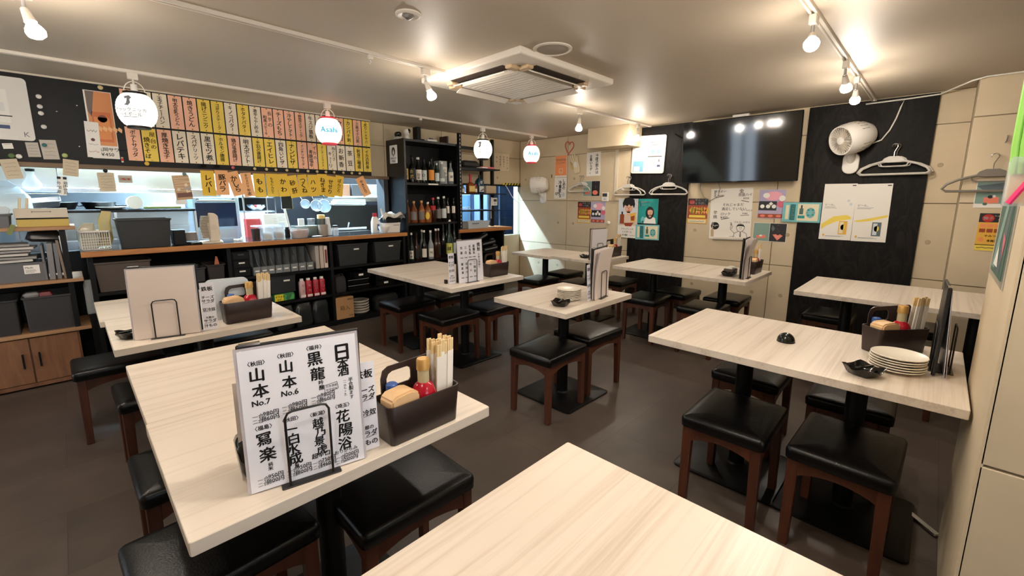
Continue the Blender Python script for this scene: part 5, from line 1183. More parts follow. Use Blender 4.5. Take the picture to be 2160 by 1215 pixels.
cdd = MB().tube([(4.832, 4.905, 1.575), (4.90, 4.90, 1.50), (4.98, 4.90, 1.40), (5.06, 4.91, 1.33), (5.19, 4.94, 1.28)], .006).build('extension_cord', M_WHITE); tag(cdd, 'white cord sagging across the corner opening', 'cord')
lc = thing('side_counter', 'short wooden topped counter with black open shelf in the far corner', 'counter', (4.10, 4.68, 0))
MB().box(-.50, .49, -.19, .22, .893, .937).build('worktop', M_COUNTER, lc, bevel=.003)
for x in (-.49, .32): MB().box(x, x+.025, -.165, .215, 0, .892).build('upright', M_BLACKP, lc)
for z in (.03, .34, .60): MB().box(-.466, .32, -.16, .21, z-.01, z+.01).build('board', M_BLACKP, lc)
MB().box(-.466, .32, .20, .212, 0, .89).build('back_panel', M_BLACKP, lc)
tbx = thing('plastic_tub', 'translucent white tub on the side counter', 'container', (3.975, 4.62, .938))
MB().rloft(0, 0, .20, .10, .02, [(.02, 0), (.004, .09), (-.004, .092), (-.004, .10), (.003, .10), (.024, .006)]).build('body', mat('tub_milky', (206, 218, 226), .3, alpha=.75), tbx); MB().rloft(-.02, 0, .16, .08, .02, [(.01, .006), (0, .03), (.04, .05)]).build('contents', mat('fill_grey', (130, 126, 122), .7), tbx)
MB().box(-.13, -.01, -.1035, -.0985, .066, .076).build('label_tag', M_MGREY, tbx)
for i, (x, z, rz) in enumerate(((4.02, .78, -22), (4.16, .70, -8), (4.20, .615, -6), (3.84, .615, 0))):
    t = thing('dark_device', 'black and grey desk device on the side counter shelf, %s' % ('tilted top one', 'middle one', 'lower one', 'left one')[i], 'device', (x, 4.57, z), (0, R(rz), 0), 'dark devices under the side counter')  # unidentified desk device, built as a generic body with a knob
    MB().rloft(0, 0, .14, .045, .02, [(.004, 0), (0, .01), (0, .045), (.01, .055)]).build('body', M_BLACKP, t); MB().box(-.12, .12, -.049, -.043, .018, .036).build('trim_band', M_MGREY, t, bevel=.002); MB().ball((.10, 0, .055), .035, .035, .02, 14, 6).build('knob', M_DGREY, t)

# ================================================================ BACK WALL: TELEVISION, POSTERS, FANS, HANGERS
tv = thing('television', 'large black flat television high on the back wall', 'television', (5.06, 1.625, 1.858), (R(4.5), 0, -PI/2))
MB().box(-.578, .578, -.018, .022, -.332, .332).build('case', M_BLACKP, tv, bevel=.004)
MB().box(-.570, .570, -.0195, -.0175, -.318, .325).build('screen', mat('tv_screen', (6, 7, 10), .07, spec=.7), tv)
MB().box(-.25, .25, .02, .115, -.15, .15).build('bracket', M_BLACK, tv)
MB().box(-.03, .03, -.0195, -.018, -.327, -.322).build('badge', M_MGREY, tv)
sbn = MB().box(-.08, .08, -.025, .03, 0, .025).build('sensor_bar', M_WHITE, None, (5.035, 1.60, 2.190), (0, 0, -PI/2), bevel=.004); tag(sbn, 'thin white device sitting on top of the television', 'device')
PX_, PB = BX-.0015, BX-.0215    # poster planes: on concrete, on plywood
ow, k, w, h = whiteboard('x', PB-.001, (2.91, 2.118), (2.468, 1.662), 'white magnetic board with notices on the black plywood left of the television', 2.0, False)
k.rect(.0, w/2-.03, -h/2+.08, h/2-.04, 0).up(); doc_print(k, .02, w/2-.05, h/2-.13, h/2-.07, 2, 1, .008); k.rect(.02, w/2-.05, h/2-.24, h/2-.15, 2).up().disc(.06, h/2-.195, .026, m=3).disc(.13, h/2-.195, .026, m=3)
k.rect(.0, w/2-.035, -.03, -.02, 4); doc_print(k, .02, w/2-.07, -.13, -.05, 3, 1, .004); k.rect(.13, w/2-.05, -.15, -.125, 5); k.rect(w/2-.08, w/2-.06, -.09, -.06, 1)
k.rect(-w/2+.03, -w/2+.17, -h/2+.02, -h/2+.15, 6).up().rect(-w/2+.04, -w/2+.12, -h/2+.025, -h/2+.085, 0)
k.build('notices', [M_PAPER, mat('ink_grey', (120, 120, 124), .7), mat('print_light', (222, 222, 218), .6), mat('print_teal', (130, 178, 190), .6), M_INK, mat('print_navy', (70, 84, 120), .6), mat('print_sky', (130, 190, 226), .6)], ow)
C_ = {n: mat('ad_'+n, c, .5) for n, c in dict(sky=(206, 214, 220), skin=(222, 176, 148), hair=(24, 22, 22), shirt=(216, 196, 178), amber=(150, 74, 36), teal=(28, 150, 146), tealdk=(20, 110, 112), aqua=(120, 190, 194), cream=(232, 222, 190), orange=(240, 150, 96), red=(196, 40, 40), rust=(160, 70, 40), gold=(232, 180, 70), yellow=(240, 214, 90), pink=(240, 170, 186), rose=(214, 110, 130), dark=(34, 34, 38), slate=(90, 104, 110), salmon=(232, 132, 108), white=(240, 238, 232), sage=(130, 160, 150), lav=(180, 170, 200), bottle=(72, 104, 92)).items()}
CN = list(C_); CI = {n: i for i, n in enumerate(CN)}; CM = [C_[n] for n in CN]
def ad(name, label, side, plane, tl, br, draw, base=M_PAPER, tilt=0, group=None, cat='poster', lean=0):
    o = sheet(name, label, cat, side, plane, tl, br, base, tilt, group, lean=lean)
    k = Ink(-.002); draw(k, o['_w'], o['_h']); 
    if k.v: k.build('print', CM+[M_INK], o)
    return o
KI = len(CN)
def person(k, cx, z0, s, shirt, skin='skin', long=False):
    k.poly([(cx-.9*s, z0), (cx-.75*s, z0+.75*s), (cx-.25*s, z0+1.0*s), (cx+.25*s, z0+1.0*s), (cx+.75*s, z0+.75*s), (cx+.9*s, z0)], CI[shirt]).up()
    if long: k.disc(cx-.05*s, z0+1.45*s, .62*s, .85*s, CI['hair']).up()
    k.rect(cx-.16*s, cx+.16*s, z0+.85*s, z0+1.2*s, CI[skin]); k.disc(cx, z0+1.55*s, .38*s, .5*s, CI[skin]).up()
    k.poly([(cx-.46*s, z0+1.6*s), (cx-.44*s, z0+2.0*s), (cx-.2*s, z0+2.2*s), (cx+.25*s, z0+2.18*s), (cx+.46*s, z0+1.95*s), (cx+.46*s, z0+1.6*s), (cx+.30*s, z0+1.8*s), (cx-.0*s, z0+1.88*s), (cx-.32*s, z0+1.78*s)], CI['hair'])
    if not long:
        k.up(); k.poly([(cx-.52*s, z0+1.45*s), (cx-.60*s, z0+1.9*s), (cx-.42*s, z0+2.3*s), (cx+.1*s, z0+2.42*s), (cx+.5*s, z0+2.2*s), (cx+.58*s, z0+1.8*s), (cx+.50*s, z0+1.45*s), (cx+.36*s, z0+1.72*s), (cx+.2*s, z0+1.62*s), (cx+.02*s, z0+1.80*s), (cx-.14*s, z0+1.62*s), (cx-.36*s, z0+1.74*s)], CI['hair'])
    for q in (-.15, .15): k.disc(cx+q*s, z0+1.55*s, .06*s, .025*s, CI['hair'], 8)
    k.disc(cx, z0+1.28*s, .12*s, .03*s, CI['red'], 8); k.poly([(cx-.03*s, z0+1.52*s), (cx+.03*s, z0+1.52*s), (cx+.05*s, z0+1.4*s), (cx-.05*s, z0+1.4*s)], CI['rust'])
def d_man(k, w, h):
    k.rect(-w/2+.004, w/2-.004, -h*.18, h/2-.004, CI['sky']).up()
    person(k, .01, -h*.18, h*.30, 'shirt'); k.up(2)
    k.rect(-w*.40, -w*.18, -h*.14, h*.10, CI['amber']).rect(-w*.33, -w*.25, h*.10, h*.17, CI['dark']); k.poly([(w*.12, h*.12), (w*.42, h*.16), (w*.38, -h*.08), (w*.16, -h*.08)], CI['gold']); k.up().poly([(w*.16, h*.05), (w*.36, h*.08), (w*.34, -h*.05), (w*.18, -h*.05)], CI['amber'])
    k.poly([(-w*.2, -h*.12), (w*.32, -h*.1), (w*.2, -h*.2), (-w*.1, -h*.2)], CI['rust'])
    k.htext('ブラックニッカ', 0, -h*.27, h*.052, .02, KI, align='c'); k.htext('ハイボール', 0, -h*.345, h*.056, .02, KI, align='c'); k.htext('¥ 480', -w*.1, -h*.43, h*.06, .03, KI, align='c'); k.scribble(w*.16, w*.4, -h*.43, .006, .003, 6, KI)
ad('poster', 'tall drink poster of a dark haired man holding a glass, on black plywood', 'x', PB, (3.08, 1.347), (2.797, 0.837), d_man, group=None)
def d_woman(k, w, h):
    k.rect(-w/2, w/2, -h/2, h/2, CI['teal']).up()
    person(k, w*.12, -h/2, h*.30, 'white', long=True); k.up(2); k.disc(-w*.24, -h*.36, w*.10, h*.14, CI['aqua']); k.up().rect(-w*.28, -w*.2, -h*.48, -h*.4, CI['tealdk'])
    k.htext('炭酸蒸留酒ハイ', -w*.42, h*.37, h*.075, .03, CI['white']); k.htext('夏とレモーズ', -w*.42, h*.25, h*.075, .03, CI['white'])
ad('poster', 'teal poster of a dark haired woman in white beside the tall man poster', 'x', PB, (2.791, 1.347), (2.523, 1.037), d_woman)
def d_gin(k, w, h):
    k.rect(-w/2, w/2, -h/2, h/2, CI['aqua']).up(); k.rect(-w*.42, -w*.33, -h*.36, h*.36, CI['cream']).rect(-w*.30, -w*.16, -h*.40, h*.40, CI['tealdk']).rect(-w*.10, w*.44, -h*.42, h*.42, CI['cream']).up()
    k.vtext('クラフトジン', -w*.23, h*.34, -h*.34, h*.13, .02, CI['white'], 0)
    k.rect(-w*.05, w*.05, -h*.1, h*.2, CI['bottle']).rect(-w*.02, w*.02, h*.2, h*.36, CI['dark']); k.disc(w*.24, -h*.02, w*.12, h*.26, CI['aqua'])
    k.up(); k.rect(-w*.08, w*.1, -h*.3, -h*.16, CI['teal'])
    for q in range(8): a = q*.8; k.disc(w*.24+w*.08*math.cos(a), h*.0+h*.18*math.sin(a), w*.035, h*.055, CI['teal' if q % 2 else 'sage'], 8)
ad('drink_card', 'aqua framed gin card overlapping the teal woman poster', 'x', PB-.003, (2.814, 1.022), (2.489, 0.83), d_gin, mat('card_aqua', (120, 176, 182), .4), cat='card', tilt=-1)
ad('drink_card', 'aqua framed gin card bridging concrete and black board beside the beer posters', 'x', PB-.003, (1.165, 1.317), (0.838, 1.119), d_gin, mat('card_aqua', (120, 176, 182), .4), cat='card')
def d_gyoza(k, w, h):
    k.rect(-w/2, w/2, h*.24, h/2, CI['dark']).rect(-w/2, w/2, -h*.30, h*.24, CI['rust']).rect(-w/2, w/2, -h/2, -h*.30, CI['gold']).up()
    k.disc(-w*.30, h*.36, w*.15, h*.09, CI['red']); k.htext('やみつき', w*.14, h*.43, w*.15, .03, CI['white'], align='c'); k.htext('イチ押し', w*.14, h*.31, w*.15, .03, CI['white'], align='c')
    k.up().htext('肉', -w*.30, h*.36, w*.2, .02, CI['white'], align='c')
    for q in range(7): k.poly([(-w*.42+.13*q*w, h*.02), (-w*.30+.13*q*w, h*.18), (-w*.2+.13*q*w, h*.06), (-w*.3+.13*q*w, -h*.12)], CI['orange' if q % 2 else 'gold'])
    k.up(); k.htext('餃子', 0, .02*h, w*.36, .05, CI['yellow'], align='c'); k.poly([(-w*.4, -h*.16), (w*.4, -h*.16), (w*.42, -h*.26), (-w*.42, -h*.26)], CI['yellow'])
    k.rect(-w*.44, w*.44, -h*.47, -h*.35, CI['cream']).up(); k.scribble(-w*.38, w*.38, -h*.41, h*.03, .004, 12, CI['dark'])
GY = 'gyoza posters'
ad('poster', 'orange gyoza poster on concrete between the television posters and plywood', 'x', PX_, (2.158, 1.352), (1.927, 1.062), d_gyoza)
ad('poster', 'small gyoza poster in the concrete corner left of the thermostat', 'x', PX_, (3.758, 1.303), (3.535, 1.003), d_gyoza)
def d_sweets(k, w, h):
    k.rect(-w/2, w/2, -h/2, h/2, CI['lav']).up(); k.disc(w*.05, h*.28, w*.34, h*.16, CI['pink']); k.disc(w*.36, 0, w*.16, h*.12, CI['rose'])
    k.rect(-w*.48, w*.2, -h*.22, h*.1, CI['dark']); k.rect(-w*.48, w*.46, -h*.48, -h*.34, CI['rust']); k.up()
    for q in range(3): k.disc(-w*.34+q*w*.22, -h*.08, w*.085, h*.07, CI['white'], 10); k.disc(-w*.3+q*w*.3, -h*.41, w*.1, h*.045, CI['salmon'], 10)
    k.up(); k.disc(-w*.22, h*.3, w*.13, h*.09, CI['white'], 14); k.poly([(-w*.1, h*.02), (-w*.02, h*.08), (w*.06, h*.02), (-w*.02, -h*.06)], CI['white']); k.disc(w*.38, .2*h, w*.12, h*.1, CI['white'], 12)
ad('poster', 'pink and grey dessert poster right of the handwritten sheet', 'x', PX_, (1.403, 1.446), (1.155, 1.147), d_sweets)
ad('poster', 'pink dessert poster in the concrete corner beside the small gyoza poster', 'x', PX_, (3.529, 1.305), (3.298, 1.013), d_sweets)
def d_salmon(k, w, h):
    k.rect(-w/2+.004, -.002, -h/2+.004, h/2-.004, CI['sage']).rect(.002, w/2-.004, -h/2+.004, h/2-.004, CI['dark']).up()
    k.poly([(-w*.4, -h*.2), (-w*.12, -h*.14), (-w*.08, -h*.32), (-w*.36, -h*.36)], CI['salmon']); k.poly([(w*.10, -h*.12), (w*.2, -h*.08), (w*.25, -h*.14), (w*.32, -h*.08), (w*.40, -h*.16), (w*.25, -h*.42)], CI['salmon']); k.up().disc(-w*.25, -h*.2, w*.05, h*.05, CI['white'], 10).line([(w*.16, -h*.18), (w*.34, -h*.22)], .004, CI['pink']).line([(w*.18, -h*.26), (w*.32, -h*.3)], .004, CI['pink'])
    k.vtext('サーモン', w*.25, h*.44, h*.0, w*.11, .02, CI['pink'], 0); k.poly([(w*.08, h*.4), (w*.16, h*.2), (w*.1, h*.05), (w*.05, h*.2)], CI['slate'])
ad('poster', 'double salmon dish poster, green left half and black right half', 'x', PX_, (1.43, 1.1), (1.114, 0.904), d_salmon)
def d_salmon2(k, w, h):
    k.rect(-w/2+.004, w/2-.004, -h/2+.03, h/2-.004, CI['sage']).up(); k.poly([(-w*.2, -h*.12), (w*.3, -h*.1), (w*.32, -h*.32), (-w*.16, -h*.36)], CI['salmon']); k.up().disc(.02*w, -h*.1, w*.09, h*.06, CI['dark'], 10).disc(-w*.12, -h*.36, w*.08, h*.05, CI['bottle'], 10).disc(w*.14, -h*.08, w*.06, h*.05, CI['white'], 10); k.poly([(-w*.5, h*.3), (w*.48, h*.42), (w*.48, h*.1), (-w*.1, h*.05)], CI['slate'])
ad('poster', 'salmon dish photo on the pilaster below the grey hanger', 'x', 4.7985, (-0.168, 1.49), (-0.321, 1.29), d_salmon2)
ad('poster', 'dark photo poster with a pink stripe partly behind the corner hangers', 'x', PX_, (3.675, 1.591), (3.395, 1.38), lambda k, w, h: (k.rect(-w/2+.004, 0, -h/2+.004, h/2-.004, CI['sage']).rect(.002, w/2-.003, -h/2+.004, h/2-.004, CI['dark']).up(), k.vtext('サーモン', w*.24, h*.45, -h*.02, w*.12, .03, CI['pink'], 0), k.disc(w*.22, -h*.26, w*.16, h*.15, CI['salmon']), k.poly([(-w*.4, -h*.2), (-w*.1, -h*.1), (-w*.1, -h*.34), (-w*.36, -h*.4)], CI['salmon'])))
def d_gyoza2(k, w, h):
    k.rect(-w/2, w/2, h*.26, h/2, CI['dark']).rect(-w/2, w/2, -h*.34, h*.26, CI['gold']).rect(-w/2, w/2, -h/2, -h*.34, CI['yellow']).up(); k.disc(-w*.14, h*.37, w*.24, h*.105, CI['red']); k.htext('やみつき', w*.3, h*.43, w*.11, .03, CI['white'], align='c'); k.htext('イチ', w*.34, h*.34, w*.11, .03, CI['white'], align='c')
    for r in range(2):
        for q in range(3): k.rect(-w*.42+q*w*.29, -w*.18+q*w*.29, h*(.12-.13*r), h*(.22-.13*r), CI[('orange', 'rust')[r]])
    k.up().htext('餃子', -w*.14, h*.37, w*.2, .04, CI['white'], align='c'); k.htext('やみつき', w*.12, -h*.10, w*.15, .04, KI, align='c'); k.htext('本格派', w*.16, -h*.23, w*.15, .04, KI, align='c'); k.disc(-w*.3, -h*.2, w*.12, h*.06, CI['orange']); k.line([(-w/2, -h*.345), (w/2, -h*.345)], .005, KI); k.scribble(-w*.4, w*.4, -h*.42, h*.02, .004, 12, KI)
ad('poster', 'yellow and black gyoza poster on the pilaster beside the near pillar', 'x', 4.7985, (-0.212, 1.25), (-0.342, 0.972), d_gyoza2)
hs = sheet('handwritten_poster', 'big white handwritten menu poster with doodles under the television', 'poster', 'x', PX_, (1.896, 1.465), (1.459, 0.903), M_PAPER, tilt=-1.5)
w, h = hs['_w'], hs['_h']; k = Ink(-.002)
k.vtext('日本酒', -w*.40, h*.47, h*.34, .025, .025); k.htext('¥480', -w*.32, h*.36, .029, .025, jit=6); k.htext('ほろよい', -w*.42, h*.45, .032, .025, jit=8); k.line([(-w*.38, h*.32), (-w*.2, h*.35)], .005)
k.htext('金', w*.18, h*.44, .050, .025, jit=6); k.htext('泡盛ハイ', w*.16, h*.37, .036, .025, jit=8); k.htext('¥550', w*.28, h*.30, .029, .025, jit=6); k.line([(w*.24, h*.26), (w*.42, h*.23)], .006)
k.htext('それじゃまだ', -w*.20, h*.18, .037, .025, jit=5); k.htext('満足していない', -w*.22, h*.10, .037, .025, jit=5); k.htext('ビールだよ', w*.26, h*.07, .022, .025, jit=5); k.htext('¥480', w*.28, h*.01, .024, .025, jit=5); k.line([(w*.24, -h*.03), (w*.44, -h*.02)], .005)
k.vtext('芋焼', -w*.37, h*.07, -h*.10, .043, .025); k.htext('ロック', -w*.24, h*.0, .036, .025, jit=8); k.htext('¥450', -w*.24, -h*.07, .036, .025, jit=8); k.line([(-w*.22, -h*.11), (-w*.02, -h*.08)], .006)
k.htext('アルコールゼロ', w*.1, -h*.16, .023, .025, jit=5)
k.disc(-w*.36, -h*.24, .045, .042, 0, 22).up().scribble(-w*.44, -w*.28, -h*.24, .02, .004, 8, 1)
k.disc(-w*.42, -h*.20, .012, .02, 2).poly([(-w*.46, -h*.34), (-w*.455, -h*.46), (-w*.38, -h*.46), (-w*.385, -h*.34), (-w*.405, -h*.29), (-w*.405, -h*.25), (-w*.435, -h*.25), (-w*.435, -h*.29)], 3)
k.up()
face = [(w*.26+.040*math.cos(R(a)), -h*.27+.045*math.sin(R(a))) for a in range(0, 361, 20)]; k.line(face, .004); k.poly([(w*.26-.046, -h*.255), (w*.26-.03, -h*.215), (w*.26, -h*.20), (w*.26+.034, -h*.22), (w*.26+.046, -h*.255), (w*.26+.02, -h*.238), (w*.26-.02, -h*.236)])
k.disc(w*.245, -h*.27, .004, m=0, n=8).disc(w*.285, -h*.27, .004, m=0, n=8); k.line([(w*.25, -h*.30), (w*.28, -h*.295)], .003)
k.line([(w*.22, -h*.34), (w*.12, -h*.38), (w*.10, -h*.46)], .004).line([(w*.30, -h*.34), (w*.40, -h*.38), (w*.43, -h*.46)], .004).line([(w*.12, -h*.38), (w*.02, -h*.30), (w*.04, -h*.2)], .004).line([(w*.0, -h*.45), (w*.14, -h*.44)], .003); k.poly([(w*.255, -h*.35), (w*.275, -h*.35), (w*.285, -h*.44), (w*.265, -h*.46), (w*.245, -h*.44)], 2)
hand = [(w*.03, -h*.22), (w*.02, -h*.17), (w*.045, -h*.175), (w*.05, -h*.21), (w*.07, -h*.25), (w*.05, -h*.3)]; k.line(hand, .004)
k.build('drawing', [M_INK, M_PAPER, mat('ink_grey', (120, 120, 124), .7), mat('print_tan', (200, 176, 140), .6)], hs)
rl3 = MB().tube([(-.17, 0, 0), (.16, 0, .004)], .016, n=10).build('rolled_edge', mat('rolled_paper', (206, 200, 190), .7), hs); rl3.location = (0, -.012, -h/2+.002)  # rolled lower edge in a slightly greyer paper tone
# beer poster pair
def d_beer(flip):
    def d(k, w, h):
        k.poly([(-w*.46, -h*.22), (-w*.1, -h*.08), (w*.3, -h*.05), (w*.44, -h*.09), (w*.44, -h*.12), (w*.0, -h*.17), (-w*.3, -h*.25), (-w*.46, -h*.32)] if not flip else [(-w*.46, -h*.14), (0, -h*.09), (w*.47, -h*.03), (w*.47, -h*.07), (0, -h*.14), (-w*.3, -h*.16), (-w*.46, -h*.155)], CI['yellow'])
        k.up(); x = w*.22 if not flip else w*.2
        k.rect(x-w*.13, x+w*.13, -h*.40, -h*.16, CI['gold'] if not flip else CI['slate']).up().rect(x-w*.10, x+w*.02, -h*.38, -h*.18, CI['cream'] if not flip else CI['sky']); k.disc(x, -h*.27, w*.07, h*.05, CI['yellow'])
        k.disc(-w*.36, -h*.42, w*.035, h*.022, CI['gold'], 10)
        k.htext('ビール。', -w*.42, h*.13, w*.09, .02, CI['slate']); doc_print(k, -w*.42, w*.05, h*.06, h*.10, 2, CI['slate'], .0025); doc_print(k, -w*.30, w*.42, -h*.45, -h*.425, 2, CI['slate'], .002); k.rect(w*.36, w*.47, h*.46, h*.475, KI)
        if not flip: k.disc(w*.3, h*.2, .012, m=CI['sky'], n=8).disc(w*.38, h*.14, .012, m=CI['sky'], n=8)
    return d
ad('poster', 'white beer poster with a gold can and brushstroke, left of a pair', 'x', PB, (0.832, 1.494), (0.582, 0.964), d_beer(0), tilt=0)
ad('poster', 'white beer poster with a silver can, right of a pair', 'x', PB, (0.581, 1.489), (0.329, 0.962), d_beer(1), tilt=-.5)
# notices in the concrete corner
def d_pay(k, w, h):
    k.rect(-w/2+.003, w/2-.003, -h/2+.022, h/2-.003, CI['orange']).up(); k.htext('非常時営業', 0, h*.30, w*.17, .02, CI['cream'], align='c'); k.htext('レシオキ', 0, h*.16, w*.18, .02, CI['cream'], align='c'); k.line([(-w*.14, -h*.32), (-w*.14, -h*.12), (w*.16, -h*.12), (w*.16, -h*.32), (-w*.14, -h*.32)], .007, CI['cream']); k.line([(-w*.08, -h*.26), (w*.08, -h*.26)], .006, CI['cream'])
ad('notice', 'orange notice with a tablet icon on the corner concrete', 'x', PX_, (4.194, 1.97), (3.977, 1.661), d_pay, cat='notice')
ad('notice', 'white brush-lettered notice for noodles below the orange notice', 'x', PX_, (4.2, 1.652), (3.978, 1.343), lambda k, w, h: (k.vtext('しめの', w*.30, h*.42, -h*.05, .06, .05, KI), k.vtext('冷蕎麦', -w*.02, h*.36, -h*.2, .07, .05, KI), k.vtext('しあ', w*.02, -h*.18, -h*.45, .05, .03, KI), k.disc(-w*.3, h*.1, .012, m=CI['slate'], n=8), k.htext('0円', -w*.42, -h*.26, .055, .04, KI), k.disc(w*.28, -h*.3, w*.12, h*.1, CI['sky'], 12)), cat='notice', tilt=1)
ad('notice', 'white brush-lettered notice beside the cable cover in the corner', 'x', PX_, (3.629, 1.976), (3.4, 1.658), lambda k, w, h: (k.vtext('今夜の飲みは', w*.24, h*.43, -h*.42, .055, .04, KI), k.vtext('主肴いらず。', -w*.18, h*.40, -h*.40, .06, .05, KI)), cat='notice', tilt=-1)
ad('notice', 'white handwritten list on the kitchen wall above the hazard tape', 'y', KY-.0015, (4.637, 2.023), (4.951, 1.768), lambda k, w, h: [k.vtext(t, w*(.36-.24*i), h*.38, -h*(.42-.1*i), .028, .02, KI) for i, t in enumerate(('本日の一品', '刺身盛合せ', '焼魚定食', '煮物'))], mat('paper_warm', (226, 208, 178), .7), cat='notice')
# heart ornament and hand sculpture
ht = thing('heart_ornament', 'red wire heart hung high in the concrete corner', 'ornament', (BX-.012, (3.935, 2.076)[0], (3.935, 2.076)[1]), (0, R(8), -PI/2))
P_ = [(.075*(16*math.sin(t)**3)/16, 0, .095*(13*math.cos(t)-5*math.cos(2*t)-2*math.cos(3*t)-math.cos(4*t))/15) for t in [2*PI*i/40 for i in range(40)]]
MB().tube(P_, .0075, closed=True).build('frame', mat('heart_red', (206, 110, 90), .5), ht); MB().cyl((0, .012, .045), (0, -.006, .045), .004, n=8).build('nail', M_STEEL, ht)
hn = thing('hand_sculpture', 'white and gold flat hand sculpture on the corner concrete below the heart', 'sculpture', (BX-.022, (3.807, 1.839)[0], (3.807, 1.839)[1]), (0, R(-16), -PI/2))
MB().rings([[(x, y, z) for x, z in [(a*.052+(.0), b_*.095-.045) for a, b_ in [(-.7, -1), (.75, -1), (1.0, -.3), (.95, .55), (.5, .8), (-.5, .8), (-.95, .4), (-.9, -.4)]]] for y in (-.012, .014)]).build('palm', mat('hand_cream', (226, 212, 178), .5), hn, bevel=.006, seg=2)
for i, (x, z, a, L) in enumerate(((-.040, .02, 10, .085), (-.014, .032, 3, .105), (.014, .032, -3, .10), (.038, .018, -9, .08))):
    e = Vector((x+L*math.sin(R(-a)), -.004, z+L)); q = Vector((x, 0, z)); mm = q.lerp(e, .55)+Vector((0, -.006, 0))
    f = MB().tube([tuple(q), tuple(q.lerp(mm, .5)), tuple(mm), tuple(e.lerp(mm, .3)), tuple(e)], [.0125, .0125, .0115, .0105, .006], n=10).build('finger', mat('hand_cream', (226, 212, 178), .5), hn)
MB().tube([(-.045, 0, -.06), (-.068, -.004, -.02), (-.078, -.006, .02), (-.08, -.006, .045)], [.015, .014, .012, .007], n=10).build('thumb', mat('hand_gold', (206, 176, 100), .4), hn)
MB().prism([(-.03, -.04), (.02, -.06), (.035, .0), (.0, .03), (-.02, .01)], 'y', -.0165, -.0115).build('inlay', M_WHITE, hn)
# thermostat, switches
tm = thing('thermostat', 'white wall thermostat with a grey display below the cable cover', 'thermostat', (BX, (3.302, 1.37)[0], (3.302, 1.37)[1]), -PI/2)
MB().box(-.05, .05, -.022, 0, -.06, .06).build('case', M_WHITE, tm, bevel=.004); MB().box(-.036, .036, -.0235, -.0215, .005, .048).build('display', M_DGREY, tm); MB().box(-.02, .02, -.0235, -.0215, -.04, -.02).build('button', mat('btn_grey', (190, 196, 200), .5), tm)
bt = MB().lathe([(.024, 0), (.024, .02), (.012, .03), (.001, .03)], n=20).build('call_button', M_WHITE, None, (BX, *(3.237, 1.023)), (0, -PI/2, 0)); tag(bt, 'round white knob on the concrete below the thermostat', 'knob')
for i, (y, z, lb, pl_) in enumerate(((2.72, .46, 'white wall socket low on the black plywood behind the far middle table', BX-.02), (.70, .475, 'white wall switch on the black plywood under the far right table', BX-.02))):
    t = thing('wall_socket', lb, 'socket', (pl_, y, z), -PI/2); MB().box(-.035, .035, -.008, 0, -.058 if i == 0 else -.025, .058 if i == 0 else .025).build('plate', M_WHITE, t, bevel=.003); MB().box(-.02, .02, -.010, -.007, -.015, .015).build('insert', M_OFFW, t, bevel=.002)
# round wall fan on the black board
def wall_fan(loc, rz, label, aim, s=1.0, back=False):
    t = thing('wall_fan', label, 'fan', loc, rz)
    MB().rings([[(x, y, z) for x, z in rrect(.055*s, .085*s, .05*s, 6)] for y in (0, -.035*s)]).build('wall_mount', M_WHITE, t, bevel=.006)
    MB().tube([(0, -.02*s, .02*s), (0, -.08*s, .06*s), (0, -.10*s, .12*s)], .028*s, n=12).build('arm', M_WHITE, t)
    mt = Matrix.Translation((0, -.14*s, .19*s)) @ Matrix.Rotation(R(aim[1]), 4, 'Z') @ Matrix.Rotation(R(aim[0]), 4, 'X')
    Rr = .125*s
    shell = [(.04*s, .15*s), (.085*s, .14*s), (Rr*.88, .09*s), (Rr, .02*s), (Rr*.98, -.06*s), (Rr*.90, -.10*s), (Rr*.84, -.10*s), (Rr*.86, .0), (.02*s, .03*s)]
    rot = Matrix.Rotation(PI/2, 4, 'X')
    MB().lathe([(r, -y) for r, y in shell][::-1], n=32).xf(mt @ rot).build('housing', M_WHITE, t, smooth=40)
    b = MB()
    for i in range(30):
        a = 2*PI*i/30; b.cyl((.025*s*math.cos(a), .025*s*math.sin(a), .095*s), (Rr*.86*math.cos(a+.3), Rr*.86*math.sin(a+.3), .085*s), .0022*s, n=4)
    b.xf(mt @ rot).build('front_grille', mat('fan_grille', (206, 196, 180), .45), t)['kind'] = 'stuff'
    MB().lathe([(.03*s, .09*s), (.028*s, .105*s), (.001, .108*s)], n=20).xf(mt @ rot).build('hub', M_WHITE, t)
    b = MB()
    for i in range(26):
        a = 2*PI*i/26; 
        if abs(math.sin(a/2)) > .2: b.cyl((Rr*1.003*math.cos(a), Rr*1.003*math.sin(a), .005), (Rr*.945*math.cos(a), Rr*.945*math.sin(a), -.06*s), .003*s, n=4)
    b.xf(mt @ rot).build('side_vents', mat('fan_vent', (150, 140, 124), .6), t)['kind'] = 'stuff'
    for i in range(3):
        a = 2*PI*i/3; bl = MB().prism([(.02*s, -.02*s), (.09*s, -.05*s), (.10*s, .0), (.07*s, .04*s), (.02*s, .02*s)], 'z', .04*s, .043*s)
        bl.xf(mt @ rot @ Matrix.Rotation(a, 4, 'Z')).build('blade', mat('fan_blade', (196, 186, 170), .4), t)
    return t
wall_fan((BX-.02, *(0.652, 1.678)), -PI/2, 'round white wall fan on the black plywood right of the television', (14, -40), 1.12)
wall_fan((BX, *(4.408, 1.361)), -PI/2, 'white wall fan in the concrete corner seen from its side', (4, -62), 1.0)
cdx = MB().tube([(5.14, *(0.558, 1.828)), (5.165, *(0.456, 1.87)), (5.17, *(0.408, 1.952)), (5.17, *(0.377, 2.043)), (5.172, *(0.356, 2.14)), (5.172, *(0.34, 2.195)), (5.17, .60, 2.195), (5.17, .3, 2.20), (5.16, .12, 2.205), (4.80, -.05, 2.215), (4.77, -.12, 2.225), (4.77, -.6, 2.228), (4.77, -1.2, 2.228)], .006)
